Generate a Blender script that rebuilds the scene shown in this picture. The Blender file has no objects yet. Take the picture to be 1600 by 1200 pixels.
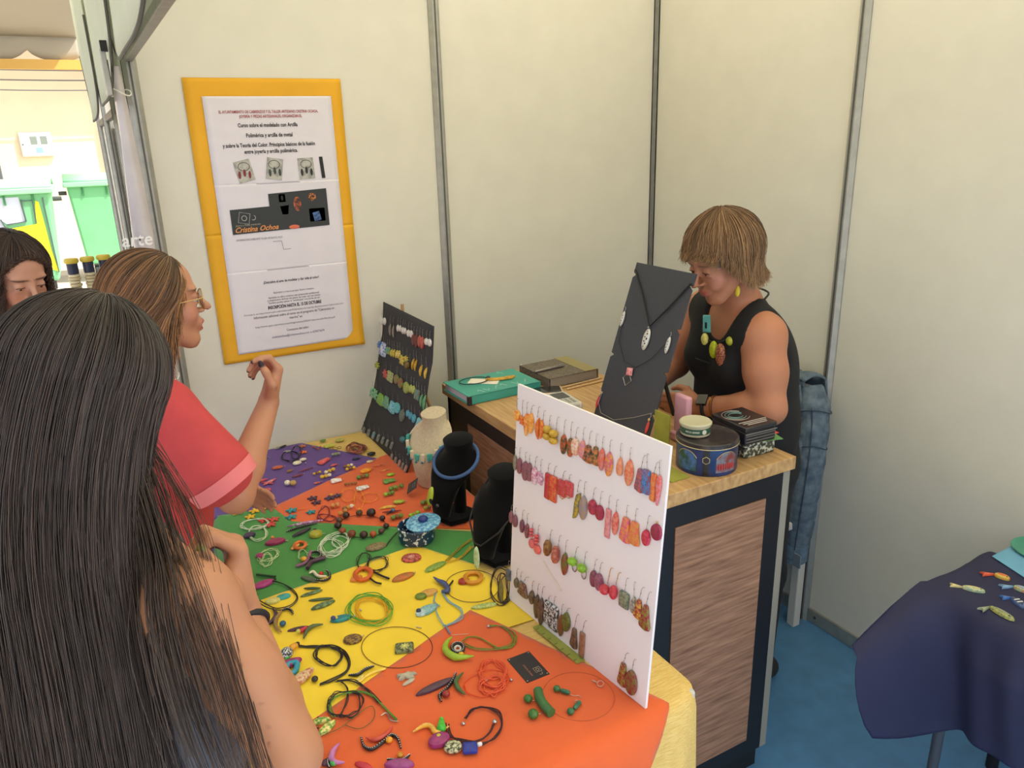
import bpy, bmesh, math, random
import numpy as np
from mathutils import Vector, Matrix

sc = bpy.context.scene
COL = sc.collection
PI = math.pi
random.seed(7)
rng = np.random.default_rng(7)

# ------------------------------------------------------------------ camera, world, light, exposure
CAM_H, FPX, YAW, PIT, ROL = 1.7983, 1195.1, 0.49559, 0.31275, -0.0295
_f = Vector((math.sin(YAW) * math.cos(PIT), math.cos(YAW) * math.cos(PIT), -math.sin(PIT)))
_r = Vector((math.cos(YAW), -math.sin(YAW), 0))
_u = _r.cross(_f)
CR = _r * math.cos(ROL) + _u * math.sin(ROL)
CU = -_r * math.sin(ROL) + _u * math.cos(ROL)
cam_d = bpy.data.cameras.new('camera')
cam = bpy.data.objects.new('camera', cam_d)
COL.objects.link(cam)
cam.matrix_world = Matrix(((CR.x, CU.x, -_f.x, 0), (CR.y, CU.y, -_f.y, 0), (CR.z, CU.z, -_f.z, CAM_H), (0, 0, 0, 1)))
cam_d.sensor_width = 36
cam_d.lens = FPX / 1600 * 36
cam_d.clip_start = 0.02
sc.camera = cam

world = bpy.data.worlds.new('sky')
sc.world = world
world.use_nodes = True
wn = world.node_tree.nodes
wn.clear()
sky = wn.new('ShaderNodeTexSky')
sky.sky_type = 'NISHITA'
sky.sun_disc = False
sky.sun_elevation = math.radians(52)
sky.sun_rotation = math.radians(118)
sky.air_density = 1.0
sky.dust_density = 3.0
hs = wn.new('ShaderNodeHueSaturation')
hs.inputs['Saturation'].default_value = 0.35
bg = wn.new('ShaderNodeBackground')
bg.inputs['Strength'].default_value = 0.30
wo = wn.new('ShaderNodeOutputWorld')
wl = world.node_tree.links
wl.new(sky.outputs[0], hs.inputs['Color'])
wl.new(hs.outputs[0], bg.inputs['Color'])
wl.new(bg.outputs[0], wo.inputs['Surface'])

sun_d = bpy.data.lights.new('sun', 'SUN')
sun_d.energy = 6.0
sun_d.angle = math.radians(0.6)
sun_d.color = (1.0, 0.95, 0.86)
sun = bpy.data.objects.new('sun', sun_d)
COL.objects.link(sun)
sun.location = (6, -4, 9)
sun.rotation_euler = Vector((-0.50, 0.34, -0.80)).to_track_quat('-Z', 'Y').to_euler()

vs = sc.view_settings
vs.view_transform = 'Standard'
vs.look = 'None'
vs.gamma = 1
vs.use_curve_mapping = False
vs.exposure = 0.15

# ------------------------------------------------------------------ materials
def lin(c):
    return tuple((x / 255 / 12.92) if x <= 10 else ((x / 255 + 0.055) / 1.055) ** 2.4 for x in c)

_mats = {}
def M(rgb, rough=0.6, metal=0.0, var=0.0, scale=20.0, bump=0.0, bscale=None, rgb2=None, kind='noise', stretch=None,
      sheen=0.0, coat=0.0, trans=0.0, alpha=1.0, mix=(0.4, 0.6), sss=0.0, spec=0.5):
    key = (tuple(rgb), rough, metal, var, scale, bump, bscale, tuple(rgb2) if rgb2 else None, kind, stretch, sheen, coat, trans, alpha, mix, sss, spec)
    if key in _mats:
        return _mats[key]
    m = bpy.data.materials.new('mat_%02x%02x%02x' % tuple(int(max(0, min(255, c))) for c in rgb))
    m.use_nodes = True
    nt = m.node_tree
    b = nt.nodes['Principled BSDF']
    c1 = (*lin(rgb), 1)
    b.inputs['Base Color'].default_value = c1
    m.diffuse_color = c1
    b.inputs['Roughness'].default_value = rough
    b.inputs['Metallic'].default_value = metal
    b.inputs['Specular IOR Level'].default_value = spec
    if sheen: b.inputs['Sheen Weight'].default_value = sheen
    if coat: b.inputs['Coat Weight'].default_value = coat
    if trans: b.inputs['Transmission Weight'].default_value = trans
    if alpha < 1: b.inputs['Alpha'].default_value = alpha
    if sss:
        b.inputs['Subsurface Weight'].default_value = sss
        b.inputs['Subsurface Radius'].default_value = (0.02, 0.008, 0.004)
        b.inputs['Subsurface Scale'].default_value = 0.3
    if var or bump or rgb2:
        tc = nt.nodes.new('ShaderNodeTexCoord')
        mp = nt.nodes.new('ShaderNodeMapping')
        nt.links.new(tc.outputs['Object'], mp.inputs['Vector'])
        if stretch: mp.inputs['Scale'].default_value = stretch
        if kind == 'voronoi':
            t = nt.nodes.new('ShaderNodeTexVoronoi'); out = t.outputs['Distance']
        elif kind == 'wave':
            t = nt.nodes.new('ShaderNodeTexWave'); out = t.outputs['Fac']
            t.inputs['Distortion'].default_value = 4; t.inputs['Detail'].default_value = 3
        else:
            t = nt.nodes.new('ShaderNodeTexNoise'); out = t.outputs['Fac']
            t.inputs['Detail'].default_value = 5
        t.inputs['Scale'].default_value = scale
        nt.links.new(mp.outputs[0], t.inputs['Vector'])
        if var or rgb2:
            r = nt.nodes.new('ShaderNodeValToRGB')
            if rgb2:
                a, c = rgb, rgb2
                r.color_ramp.elements[0].position, r.color_ramp.elements[1].position = mix
            else:
                a = tuple(max(0, x * (1 - var)) for x in rgb); c = tuple(min(255, x * (1 + var)) for x in rgb)
                r.color_ramp.elements[0].position, r.color_ramp.elements[1].position = 0.3, 0.7
            r.color_ramp.elements[0].color = (*lin(a), 1)
            r.color_ramp.elements[1].color = (*lin(c), 1)
            nt.links.new(out, r.inputs[0])
            nt.links.new(r.outputs[0], b.inputs['Base Color'])
        if bump:
            t2 = t
            if bscale:
                t2 = nt.nodes.new('ShaderNodeTexNoise'); t2.inputs['Scale'].default_value = bscale
                t2.inputs['Detail'].default_value = 4
                nt.links.new(mp.outputs[0], t2.inputs['Vector'])
            bp = nt.nodes.new('ShaderNodeBump')
            bp.inputs['Strength'].default_value = bump
            bp.inputs['Distance'].default_value = 0.004
            nt.links.new(t2.outputs[0], bp.inputs['Height'])
            nt.links.new(bp.outputs[0], b.inputs['Normal'])
    _mats[key] = m
    return m

def attr_mat(name, rough=0.5, spec=0.4, bump=0.0, sss=0.0):
    """base colour from the vertex colours 'Col' (skin tone, lips, brows: colours of the body itself)"""
    if name in _mats: return _mats[name]
    m = bpy.data.materials.new(name); m.use_nodes = True
    nt = m.node_tree; b = nt.nodes['Principled BSDF']
    a = nt.nodes.new('ShaderNodeAttribute'); a.attribute_name = 'Col'
    nt.links.new(a.outputs['Color'], b.inputs['Base Color'])
    b.inputs['Roughness'].default_value = rough
    b.inputs['Specular IOR Level'].default_value = spec
    if sss:
        b.inputs['Subsurface Weight'].default_value = sss
        b.inputs['Subsurface Radius'].default_value = (0.02, 0.008, 0.004)
        b.inputs['Subsurface Scale'].default_value = 0.2
    if bump:
        t = nt.nodes.new('ShaderNodeTexNoise'); t.inputs['Scale'].default_value = 180
        tc = nt.nodes.new('ShaderNodeTexCoord'); nt.links.new(tc.outputs['Object'], t.inputs['Vector'])
        bp = nt.nodes.new('ShaderNodeBump'); bp.inputs['Strength'].default_value = bump; bp.inputs['Distance'].default_value = 0.002
        nt.links.new(t.outputs[0], bp.inputs['Height']); nt.links.new(bp.outputs[0], b.inputs['Normal'])
    _mats[name] = m
    return m

def cloth_trans(rgb, tr=0.4, rough=0.9):
    """thin fabric that lets light through"""
    m = bpy.data.materials.new('tent_fabric'); m.use_nodes = True
    nt = m.node_tree; nt.nodes.clear()
    d = nt.nodes.new('ShaderNodeBsdfDiffuse'); t = nt.nodes.new('ShaderNodeBsdfTranslucent')
    mx = nt.nodes.new('ShaderNodeMixShader'); o = nt.nodes.new('ShaderNodeOutputMaterial')
    n = nt.nodes.new('ShaderNodeTexNoise'); n.inputs['Scale'].default_value = 6
    r = nt.nodes.new('ShaderNodeValToRGB')
    r.color_ramp.elements[0].color = (*lin(tuple(c * 0.96 for c in rgb)), 1); r.color_ramp.elements[1].color = (*lin(rgb), 1)
    nt.links.new(n.outputs[0], r.inputs[0])
    for q in (d, t): nt.links.new(r.outputs[0], q.inputs['Color'])
    mx.inputs[0].default_value = tr
    nt.links.new(d.outputs[0], mx.inputs[1]); nt.links.new(t.outputs[0], mx.inputs[2]); nt.links.new(mx.outputs[0], o.inputs[0])
    m.diffuse_color = (*lin(rgb), 1)
    return m

# ------------------------------------------------------------------ mesh helpers
class MB:
    def __init__(s):
        s.v = []; s.f = []; s.mi = []; s.cur = 0
    def m(s, i):
        s.cur = i; return s
    def add(s, vs, fs):
        o = len(s.v)
        s.v += [tuple(v) for v in vs]
        s.f += [tuple(i + o for i in f) for f in fs]
        s.mi += [s.cur] * len(fs)
        return s
    def box(s, c, d, R=None):
        x, y, z = (q / 2 for q in d)
        vs = [Vector((a * x, b * y, e * z)) for a in (-1, 1) for b in (-1, 1) for e in (-1, 1)]
        if R is not None: vs = [R @ v for v in vs]
        vs = [v + Vector(c) for v in vs]
        return s.add(vs, [(0, 1, 3, 2), (4, 6, 7, 5), (0, 4, 5, 1), (2, 3, 7, 6), (0, 2, 6, 4), (1, 5, 7, 3)])
    def b2(s, a, b):
        return s.box([(p + q) / 2 for p, q in zip(a, b)], [abs(q - p) for p, q in zip(a, b)])
    def tube(s, pts, r, n=6, closed=False, flat=1.0):
        P = np.array([tuple(q) for q in pts], float); k = len(P)
        R = np.full(k, r) if np.isscalar(r) else np.array(r, float)
        T = np.roll(P, -1, 0) - np.roll(P, 1, 0) if closed else np.gradient(P, axis=0)
        T /= np.linalg.norm(T, axis=1)[:, None] + 1e-12
        up = np.array([0, 0, 1.0]) if abs(T[0][2]) < 0.9 else np.array([1.0, 0, 0])
        vs = []
        N = up - T[0] * (up @ T[0]); N /= np.linalg.norm(N)
        for i in range(k):
            N = N - T[i] * (N @ T[i]); N /= np.linalg.norm(N) + 1e-12
            B = np.cross(T[i], N)
            for j in range(n):
                a = 2 * PI * j / n
                vs.append(P[i] + R[i] * (flat * math.cos(a) * N + math.sin(a) * B))
        fs = []
        for i in range(k if closed else k - 1):
            i2 = (i + 1) % k
            for j in range(n):
                j2 = (j + 1) % n
                fs.append((i * n + j, i * n + j2, i2 * n + j2, i2 * n + j))
        if not closed:
            fs.append(tuple(range(n - 1, -1, -1))); fs.append(tuple((k - 1) * n + j for j in range(n)))
        return s.add(vs, fs)
    def lathe(s, prof, n=24, c=(0, 0, 0), sx=1, sy=1, R=None, a0=0):
        vs = []
        for r, z in prof:
            for j in range(n):
                a = 2 * PI * j / n + a0
                q = Vector((r * math.cos(a) * sx, r * math.sin(a) * sy, z))
                if R is not None: q = R @ q
                vs.append(q + Vector(c))
        k = len(prof)
        fs = [(i * n + j, i * n + (j + 1) % n, (i + 1) * n + (j + 1) % n, (i + 1) * n + j) for i in range(k - 1) for j in range(n)]
        fs.append(tuple(range(n - 1, -1, -1))); fs.append(tuple((k - 1) * n + j for j in range(n)))
        return s.add(vs, fs)
    def ell(s, c, r, n=12, k=8, R=None):
        prof = [(math.sin(PI * i / k) if 0 < i < k else 1e-4, -math.cos(PI * i / k)) for i in range(k + 1)]
        vs = []
        for q, z in prof:
            for j in range(n):
                a = 2 * PI * j / n
                w = Vector((q * math.cos(a) * r[0], q * math.sin(a) * r[1], z * r[2]))
                if R is not None: w = R @ w
                vs.append(w + Vector(c))
        fs = [(i * n + j, i * n + (j + 1) % n, (i + 1) * n + (j + 1) % n, (i + 1) * n + j) for i in range(k) for j in range(n)]
        return s.add(vs, fs)
    def prism(s, pts, z0, z1, M4=None):
        n = len(pts)
        vs = [Vector((x, y, z0)) for x, y in pts] + [Vector((x, y, z1)) for x, y in pts]
        if M4 is not None: vs = [M4 @ v for v in vs]
        fs = [tuple(range(n - 1, -1, -1)), tuple(range(n, 2 * n))] + [(i, (i + 1) % n, n + (i + 1) % n, n + i) for i in range(n)]
        return s.add(vs, fs)
    def pillow(s, pts, th, z=0.0, M4=None, rings=((1.0, 0.0), (1.0, 0.35), (0.93, 0.75), (0.75, 0.95), (0.4, 1.0)), back=True):
        """rounded slab on an outline, flat underneath"""
        n = len(pts); cx = sum(q[0] for q in pts) / n; cy = sum(q[1] for q in pts) / n
        vs = []
        for sc_, h in rings:
            vs += [Vector((cx + (x - cx) * sc_, cy + (y - cy) * sc_, z + th * h)) for x, y in pts]
        if M4 is not None: vs = [M4 @ v for v in vs]
        k = len(rings)
        fs = [(i * n + j, i * n + (j + 1) % n, (i + 1) * n + (j + 1) % n, (i + 1) * n + j) for i in range(k - 1) for j in range(n)]
        fs.append(tuple((k - 1) * n + j for j in range(n)))
        if back: fs.append(tuple(range(n - 1, -1, -1)))
        return s.add(vs, fs)
    def grid(s, fn, nu, nv, cu=False):
        vs = [fn(i / nu, j / nv) for i in range(nu + (0 if cu else 1)) for j in range(nv + 1)]
        w = nv + 1; m_ = nu if cu else nu + 1
        fs = [(i * w + j, ((i + 1) % m_) * w + j, ((i + 1) % m_) * w + j + 1, i * w + j + 1) for i in range(nu) for j in range(nv)]
        return s.add(vs, fs)
    def build(s, name, mats, parent=None, smooth=True, bevel=0.0, solid=0.0, loc=None, rot=None, sharp=None):
        me = bpy.data.meshes.new(name)
        me.from_pydata([tuple(v) for v in s.v], [], s.f)
        if not isinstance(mats, (list, tuple)): mats = [mats]
        for m in mats: me.materials.append(m)
        if len(mats) > 1: me.polygons.foreach_set('material_index', s.mi)
        bm = bmesh.new(); bm.from_mesh(me)
        bmesh.ops.recalc_face_normals(bm, faces=bm.faces)
        bm.to_mesh(me); bm.free()
        if smooth:
            me.polygons.foreach_set('use_smooth', [True] * len(me.polygons))
            if hasattr(me, 'set_sharp_from_angle'): me.set_sharp_from_angle(angle=math.radians(sharp or 40))
        o = bpy.data.objects.new(name, me)
        COL.objects.link(o)
        if parent is not None: o.parent = parent
        if loc is not None: o.location = loc
        if rot is not None: o.rotation_euler = rot
        if bevel:
            b = o.modifiers.new('bevel', 'BEVEL'); b.width = bevel; b.segments = 2; b.limit_method = 'ANGLE'
        if solid:
            d = o.modifiers.new('solid', 'SOLIDIFY'); d.thickness = solid; d.offset = 0
        return o

def tag(o, label, cat, group=None):
    o['label'] = label; o['category'] = cat
    if group: o['group'] = group
    return o

def thing(name, label, cat, loc=(0, 0, 0), rz=0.0, group=None):
    o = bpy.data.objects.new(name, None)
    o.empty_display_size = 0.05
    COL.objects.link(o)
    o.location = loc; o.rotation_euler = (0, 0, rz)
    return tag(o, label, cat, group)

def struct(o):
    o['kind'] = 'structure'; return o

def sempty(name, loc=(0, 0, 0)):
    o = bpy.data.objects.new(name, None); o.empty_display_size = 0.05
    COL.objects.link(o); o.location = loc
    return struct(o)

def text_mesh(name, body, size, mat, parent, M4, align='CENTER', shear=0.0, bold=0.0, width=None):
    """flat lettering; M4 places it (text plane x right, y up)"""
    cu = bpy.data.curves.new(name, 'FONT')
    cu.body = body; cu.size = size; cu.align_x = align; cu.shear = shear; cu.offset = bold
    cu.resolution_u = 2
    t = bpy.data.objects.new(name, cu); COL.objects.link(t)
    dg = bpy.context.evaluated_depsgraph_get()
    me = bpy.data.meshes.new_from_object(t.evaluated_get(dg))
    bpy.data.objects.remove(t); bpy.data.curves.remove(cu)
    if width and len(me.vertices):
        xs = [v.co.x for v in me.vertices]; w = max(xs) - min(xs)
        if w > 0: me.transform(Matrix.Diagonal((width / w, 1, 1, 1)))
    me.transform(M4)
    me.materials.clear(); me.materials.append(mat)
    o = bpy.data.objects.new(name, me); COL.objects.link(o); o.parent = parent
    return o

def frame(o, x, y):
    """4x4 with origin o, local x and y axes given"""
    x = Vector(x).normalized(); y = Vector(y); z = x.cross(y).normalized(); y = z.cross(x)
    return Matrix(((x.x, y.x, z.x, o[0]), (x.y, y.y, z.y, o[1]), (x.z, y.z, z.z, o[2]), (0, 0, 0, 1)))

ALU = M((168, 168, 162), 0.42, 0.55, var=0.05, scale=30)
ALU_D = M((95, 96, 96), 0.5, 0.5)
PANEL = M((222, 219, 208), 0.55, var=0.012, scale=9, bump=0.03, bscale=400)
WHITE = M((236, 236, 232), 0.5)
BLACK = M((22, 22, 24), 0.55)
STEEL = M((190, 190, 190), 0.3, 1.0)

# ------------------------------------------------------------------ the setting: floor, stand walls, header, roof
XW, YW, XF = 2.172, 2.688, 0.195       # back wall plane, poster wall plane, open front line
HW = 2.5
g = MB(); g.box((1.1, 0.6, -0.05), (2.6, 5.2, 0.1))
fl_m = M((84, 138, 188), 0.42, var=0.05, scale=14, bump=0.05, bscale=90)
nt = fl_m.node_tree                      # scuffs of dried white paint on the blue floor
tc = nt.nodes.new('ShaderNodeTexCoord')
n1 = nt.nodes.new('ShaderNodeTexNoise'); n1.inputs['Scale'].default_value = 9; n1.inputs['Detail'].default_value = 8; n1.inputs['Roughness'].default_value = 0.75
nt.links.new(tc.outputs['Object'], n1.inputs['Vector'])
rp = nt.nodes.new('ShaderNodeValToRGB'); rp.color_ramp.elements[0].position = 0.62; rp.color_ramp.elements[1].position = 0.80
nt.links.new(n1.outputs[0], rp.inputs[0])
mxc = nt.nodes.new('ShaderNodeMixRGB'); mxc.inputs['Color2'].default_value = (*lin((120, 160, 190)), 1)
bs = nt.nodes['Principled BSDF']; src = bs.inputs['Base Color'].links[0].from_socket
nt.links.new(rp.outputs[0], mxc.inputs[0]); nt.links.new(src, mxc.inputs[1]); nt.links.new(mxc.outputs[0], bs.inputs['Base Color'])
struct(g.build('floor', fl_m))
g = MB(); g.box((-3, 6, -0.08), (36, 40, 0.1))
struct(g.build('street_ground', M((190, 182, 168), 0.9, var=0.1, scale=3, bump=0.3, bscale=60)))

def octpost(x, y, z0, z1, r=0.022):
    g = MB(); n = 8
    g.lathe([(r, z0), (r, z1)], n, (x, y, 0), a0=PI / 8)
    for k in range(4):                      # the slots the panels slide into
        a = k * PI / 2
        cx, cy = x + math.cos(a) * r * 0.93, y + math.sin(a) * r * 0.93
        d = (0.004, 0.005, z1 - z0 - 0.002) if k % 2 == 0 else (0.005, 0.004, z1 - z0 - 0.002)
        g.m(1).box((cx, cy, (z0 + z1) / 2), d); g.m(0)
    return g

def stand_wall(name, axis, fixed, posts, inner):
    root = sempty(name)
    for q in posts:
        xy = (q, fixed) if axis == 'x' else (fixed, q)
        octpost(*xy, 0, HW).build('post', [ALU, ALU_D], root, smooth=False)
    for a, b in zip(posts[:-1], posts[1:]):
        m_ = (a + b) / 2; w = abs(b - a) - 0.036
        def bx(z0, z1, t, off=0):
            g = MB()
            if axis == 'x': g.box((m_, fixed + off, (z0 + z1) / 2), (w, t, z1 - z0))
            else: g.box((fixed + off, m_, (z0 + z1) / 2), (t, w, z1 - z0))
            return g
        bx(0.055, HW - 0.05, 0.006).build('panel', PANEL, root, smooth=False)
        rl = bx(0.004, 0.058, 0.022)
        rl.build('bottom_rail', ALU, root, smooth=False, bevel=0.002)
        bx(HW - 0.06, HW, 0.022).build('top_rail', ALU, root, smooth=False)
        for e in (a, b):                     # the lock screw at each end of the rail
            s_ = 1 if b > a else -1
            e2 = e + (0.055 if e == a else -0.055) * s_
            g = MB()
            if axis == 'x': g.lathe([(0.006, 0), (0.006, 0.002)], 10, (e2, fixed - 0.011, 0.033), R=Matrix.Rotation(PI / 2, 3, 'X'))
            else: g.lathe([(0.006, 0), (0.006, 0.002)], 10, (fixed - 0.011, e2, 0.033), R=Matrix.Rotation(-PI / 2, 3, 'Y'))
            g.build('lock_screw', ALU_D, root)
    return root

stand_wall('wall_left', 'x', YW, [XF, XF + 0.988, XW], -1)
stand_wall('wall_right', 'y', XW, [YW, YW - 0.99, YW - 1.98, YW - 2.97], -1)
# header over the open front: lower rail, fascia board, upper rail
hd = sempty('trim_1')
MB().b2((XF - 0.012, -0.6, 2.040), (XF + 0.012, YW - 0.02, 2.062)).build('lower_rail', ALU, hd, smooth=False, bevel=0.003)
MB().b2((XF - 0.004, -0.6, 2.06), (XF + 0.004, YW - 0.02, 2.36)).build('fascia_board', WHITE, hd, smooth=False)
MB().b2((XF - 0.016, -0.6, 2.36), (XF + 0.016, YW - 0.02, 2.40)).build('upper_rail', ALU, hd, smooth=False)
# tent roof over the stand: white fabric
TENT = cloth_trans((248, 240, 205), 0.42)
g = MB()
def roof(u, v):
    x = -0.35 + u * 2.75; y = -1.2 + v * 6.0
    return (x, y, 2.62 + 0.55 * (1 - abs(2 * u - 1)) + 0.02 * math.sin(y * 5))
g.grid(roof, 16, 24)
struct(g.build('ceiling', TENT))
# ------------------------------------------------------------------ jewellery table with its covers
TX0, TX1, TY0, TY1, TZ = 0.20, 0.905, 0.93, 2.672, 0.748
t = thing('folding_table', 'long folding table hidden under a cream crepe cover and coloured cloths', 'table', (0.55, 1.8, 0))
MB().b2((TX0 - 0.545, TY0 - 1.795, TZ - 0.04), (TX1 - 0.555, TY1 - 1.805, TZ - 0.003)).build('tabletop', M((200, 200, 195), 0.6), t, bevel=0.006)
for sx in (-0.30, 0.30):
    for sy in (-0.78, 0.80):
        MB().tube([(sx, sy, 0), (sx, sy, TZ - 0.04)], 0.014, 10).build('leg', ALU_D, t)

CREPE = M((226, 188, 104), 0.85, var=0.10, scale=60, bump=0.9, stretch=(0.6, 6, 6), rgb2=(240, 208, 130), mix=(0.35, 0.65))
def skirt_cover():
    g = MB()
    cx, cy = (TX0 + TX1) / 2, (TY0 + TY1) / 2
    hx, hy, rc = (TX1 - TX0) / 2, (TY1 - TY0) / 2, 0.045
    per = []
    def arc(ox, oy, a0, n=8):
        for i in range(n + 1):
            a = a0 + (PI / 2) * i / n
            per.append((ox + rc * math.cos(a), oy + rc * math.sin(a), math.cos(a), math.sin(a)))
    def line(p, q, nx, ny, n):
        for i in range(1, n):
            k = i / n
            per.append((p[0] + (q[0] - p[0]) * k, p[1] + (q[1] - p[1]) * k, nx, ny))
    arc(hx - rc, hy - rc, 0); line((hx - rc, hy), (-hx + rc, hy), 0, 1, 24)
    arc(-hx + rc, hy - rc, PI / 2); line((-hx, hy - rc), (-hx, -hy + rc), -1, 0, 70)
    arc(-hx + rc, -hy + rc, PI); line((-hx + rc, -hy), (hx - rc, -hy), 0, -1, 40)
    arc(hx - rc, -hy + rc, 1.5 * PI); line((hx, -hy + rc), (hx, hy - rc), 1, 0, 70)
    rows = [(0.0, 0, 0), (0.5, 0, 0), (0.9, 0, 0), (1, -0.012, 0)] + [(1, 0.004, 0.006), (1, 0.008, 0.02)] + [(1, 0.012, 0.05 + 0.06 * i) for i in range(9)]
    n = len(per); vs = []
    for s_, off, drop in rows:
        for i, (x, y, nx, ny) in enumerate(per):
            ph = i * 0.42
            amp = 0.05 * min(1, drop / 0.35) * (0.0 if ny > 0.7 else 1.0) * (0.45 if nx > 0.7 else 1)
            o = off + amp * (0.6 + 0.4 * math.sin(ph) + 0.25 * math.sin(ph * 2.3 + 1))
            wr = 0.0012 * math.sin(x * 40 + y * 23) if s_ < 1 else 0
            vs.append((cx + x * s_ + nx * o, cy + y * s_ + ny * o, TZ + 0.0008 + wr * 0 - drop))
    fs = [(r * n + i, r * n + (i + 1) % n, (r + 1) * n + (i + 1) % n, (r + 1) * n + i) for r in range(len(rows) - 1) for i in range(n)]
    g.add(vs, fs)
    return g
tag(skirt_cover().build('table_cover', CREPE, sharp=80), 'cream yellow crinkled crepe cover draped over the jewellery table', 'tablecloth')

def flat_cloth(name, poly, z, rgb, label, sag=0.0):
    me = bpy.data.meshes.new(name); bm = bmesh.new()
    bm.faces.new([bm.verts.new((x, y, 0)) for x, y in poly])
    xs = [q[0] for q in poly]; ys = [q[1] for q in poly]
    for ax, lo, hi in ((0, min(xs), max(xs)), (1, min(ys), max(ys))):
        k = lo + 0.02
        while k < hi:
            co = Vector((k, 0, 0)) if ax == 0 else Vector((0, k, 0)); no = Vector((1, 0, 0)) if ax == 0 else Vector((0, 1, 0))
            bmesh.ops.bisect_plane(bm, geom=bm.verts[:] + bm.edges[:] + bm.faces[:], plane_co=co, plane_no=no)
            k += 0.02
    bm.normal_update()
    R = 0.016
    for v in bm.verts:
        x, y = v.co.x, v.co.y
        zz = z + 0.0008 * math.sin(x * 31 + y * 17) * math.sin(y * 23 - x * 9)
        def fold(d):
            if d <= 0: return 0.0, 0.0
            if d < R * PI / 2: return R * math.sin(d / R), R * (1 - math.cos(d / R))
            return R + 0.0, R + d - R * PI / 2
        ex = TX0 + 0.004 - x
        ox, dz = fold(ex)
        if ex > 0: x = TX0 + 0.004 - ox - (0.010 + 0.05 * min(1, dz / 0.3) * (0.5 + 0.5 * math.sin(y * 22)) if dz > 0 else 0) * min(1, dz / 0.05); zz -= dz
        ey = TY0 + 0.004 - y
        oy, dz = fold(ey)
        if ey > 0: y = TY0 + 0.004 - oy - (0.012 + 0.055 * min(1, dz / 0.3) * (0.5 + 0.5 * math.sin(x * 20))) * min(1, dz / 0.05); zz -= dz
        v.co = (x, y, zz)
    bm.to_mesh(me); bm.free()
    me.materials.append(M(rgb, 0.8, var=0.03, scale=8, bump=0.12, bscale=900, sheen=0.2))
    me.polygons.foreach_set('use_smooth', [True] * len(me.polygons))
    o = bpy.data.objects.new(name, me); COL.objects.link(o)
    d = o.modifiers.new('solid', 'SOLIDIFY'); d.thickness = 0.0007; d.offset = 0
    return tag(o, label, 'cloth')

flat_cloth('cloth', [(0.0, 2.66), (0.555, 2.668), (0.748, 2.378), (0.34, 2.185), (0.02, 2.27)], TZ + 0.0028, (94, 58, 140), 'purple cloth at the wall end of the jewellery table')
flat_cloth('cloth', [(0.345, 2.192), (0.75, 2.382), (0.90, 2.43), (0.90, 1.684), (0.37, 2.06)], TZ + 0.0034, (224, 98, 42), 'orange cloth lying between the purple and green cloths')
flat_cloth('cloth', [(0.0, 2.275), (0.35, 2.185), (0.378, 2.068), (0.835, 1.71), (0.73, 1.560), (0.60, 1.66), (0.0, 1.64)], TZ + 0.0042, (66, 142, 62), 'green cloth lying between the orange and yellow cloths')
flat_cloth('cloth', [(0.635, 1.750), (0.732, 1.565), (0.745, 1.295), (0.60, 1.30), (0.0, 1.10), (0.0, 1.69), (0.19, 1.698)], TZ + 0.0050, (246, 212, 42), 'yellow cloth lying between the green and near orange cloths')
flat_cloth('cloth', [(0.63, 1.402), (0.825, 0.929), (0.60, 0.62), (0.0, 0.62), (0.0, 1.15)], TZ + 0.0058, (224, 98, 42), 'orange cloth folding down over the near end of the table')
TOP = TZ + 0.0068                       # where the pieces of jewellery lie

# ------------------------------------------------------------------ counter
cn = thing('counter', 'black reception counter with brown wood grain panels and light oak top', 'counter', (1.23, 1.77, 0))
def cb(a, b, name, mat, **k):
    return MB().b2((a[0] - 1.23, a[1] - 1.77, a[2]), (b[0] - 1.23, b[1] - 1.77, b[2])).build(name, mat, cn, **k)
OAK = M((168, 128, 82), 0.42, rgb2=(206, 168, 116), scale=5, stretch=(16, 1.6, 10), mix=(0.3, 0.7), bump=0.06)
OAKD = M((116, 80, 60), 0.6, rgb2=(178, 136, 108), scale=9, stretch=(1.0, 1.5, 12), mix=(0.25, 0.75), bump=0.15)
cb((0.975, 1.238, 0.965), (1.49, 2.31, 1.0), 'countertop', OAK, bevel=0.002)
cb((0.99, 1.252, 0.08), (1.008, 2.30, 0.965), 'side_panel', BLACK, bevel=0.001)
cb((0.99, 1.25, 0.08), (1.462, 1.268, 0.965), 'front_panel', M((20, 21, 26), 0.5), bevel=0.001)
cb((1.462, 1.25, 0.08), (1.486, 1.275, 0.965), 'edge_post', M((150, 146, 134), 0.5), bevel=0.001)
cb((1.462, 1.66, 0.05), (1.49, 1.70, 0.965), 'back_post', WHITE, bevel=0.001)
cb((1.05, 1.275, 0.45), (1.45, 2.29, 0.47), 'shelf', WHITE)
cb((1.01, 1.27, 0.0), (1.47, 2.28, 0.08), 'plinth', BLACK)
cb((1.105, 1.2465, 0.136), (1.402, 1.2505, 0.900), 'wood_inlay', OAKD, bevel=0.0006)
cb((0.9865, 1.40, 0.136), (0.9905, 2.14, 0.905), 'wood_inlay', OAKD, bevel=0.0006)
cb((0.99, 2.28, 0.08), (1.486, 2.30, 0.965), 'end_panel', BLACK)

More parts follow.
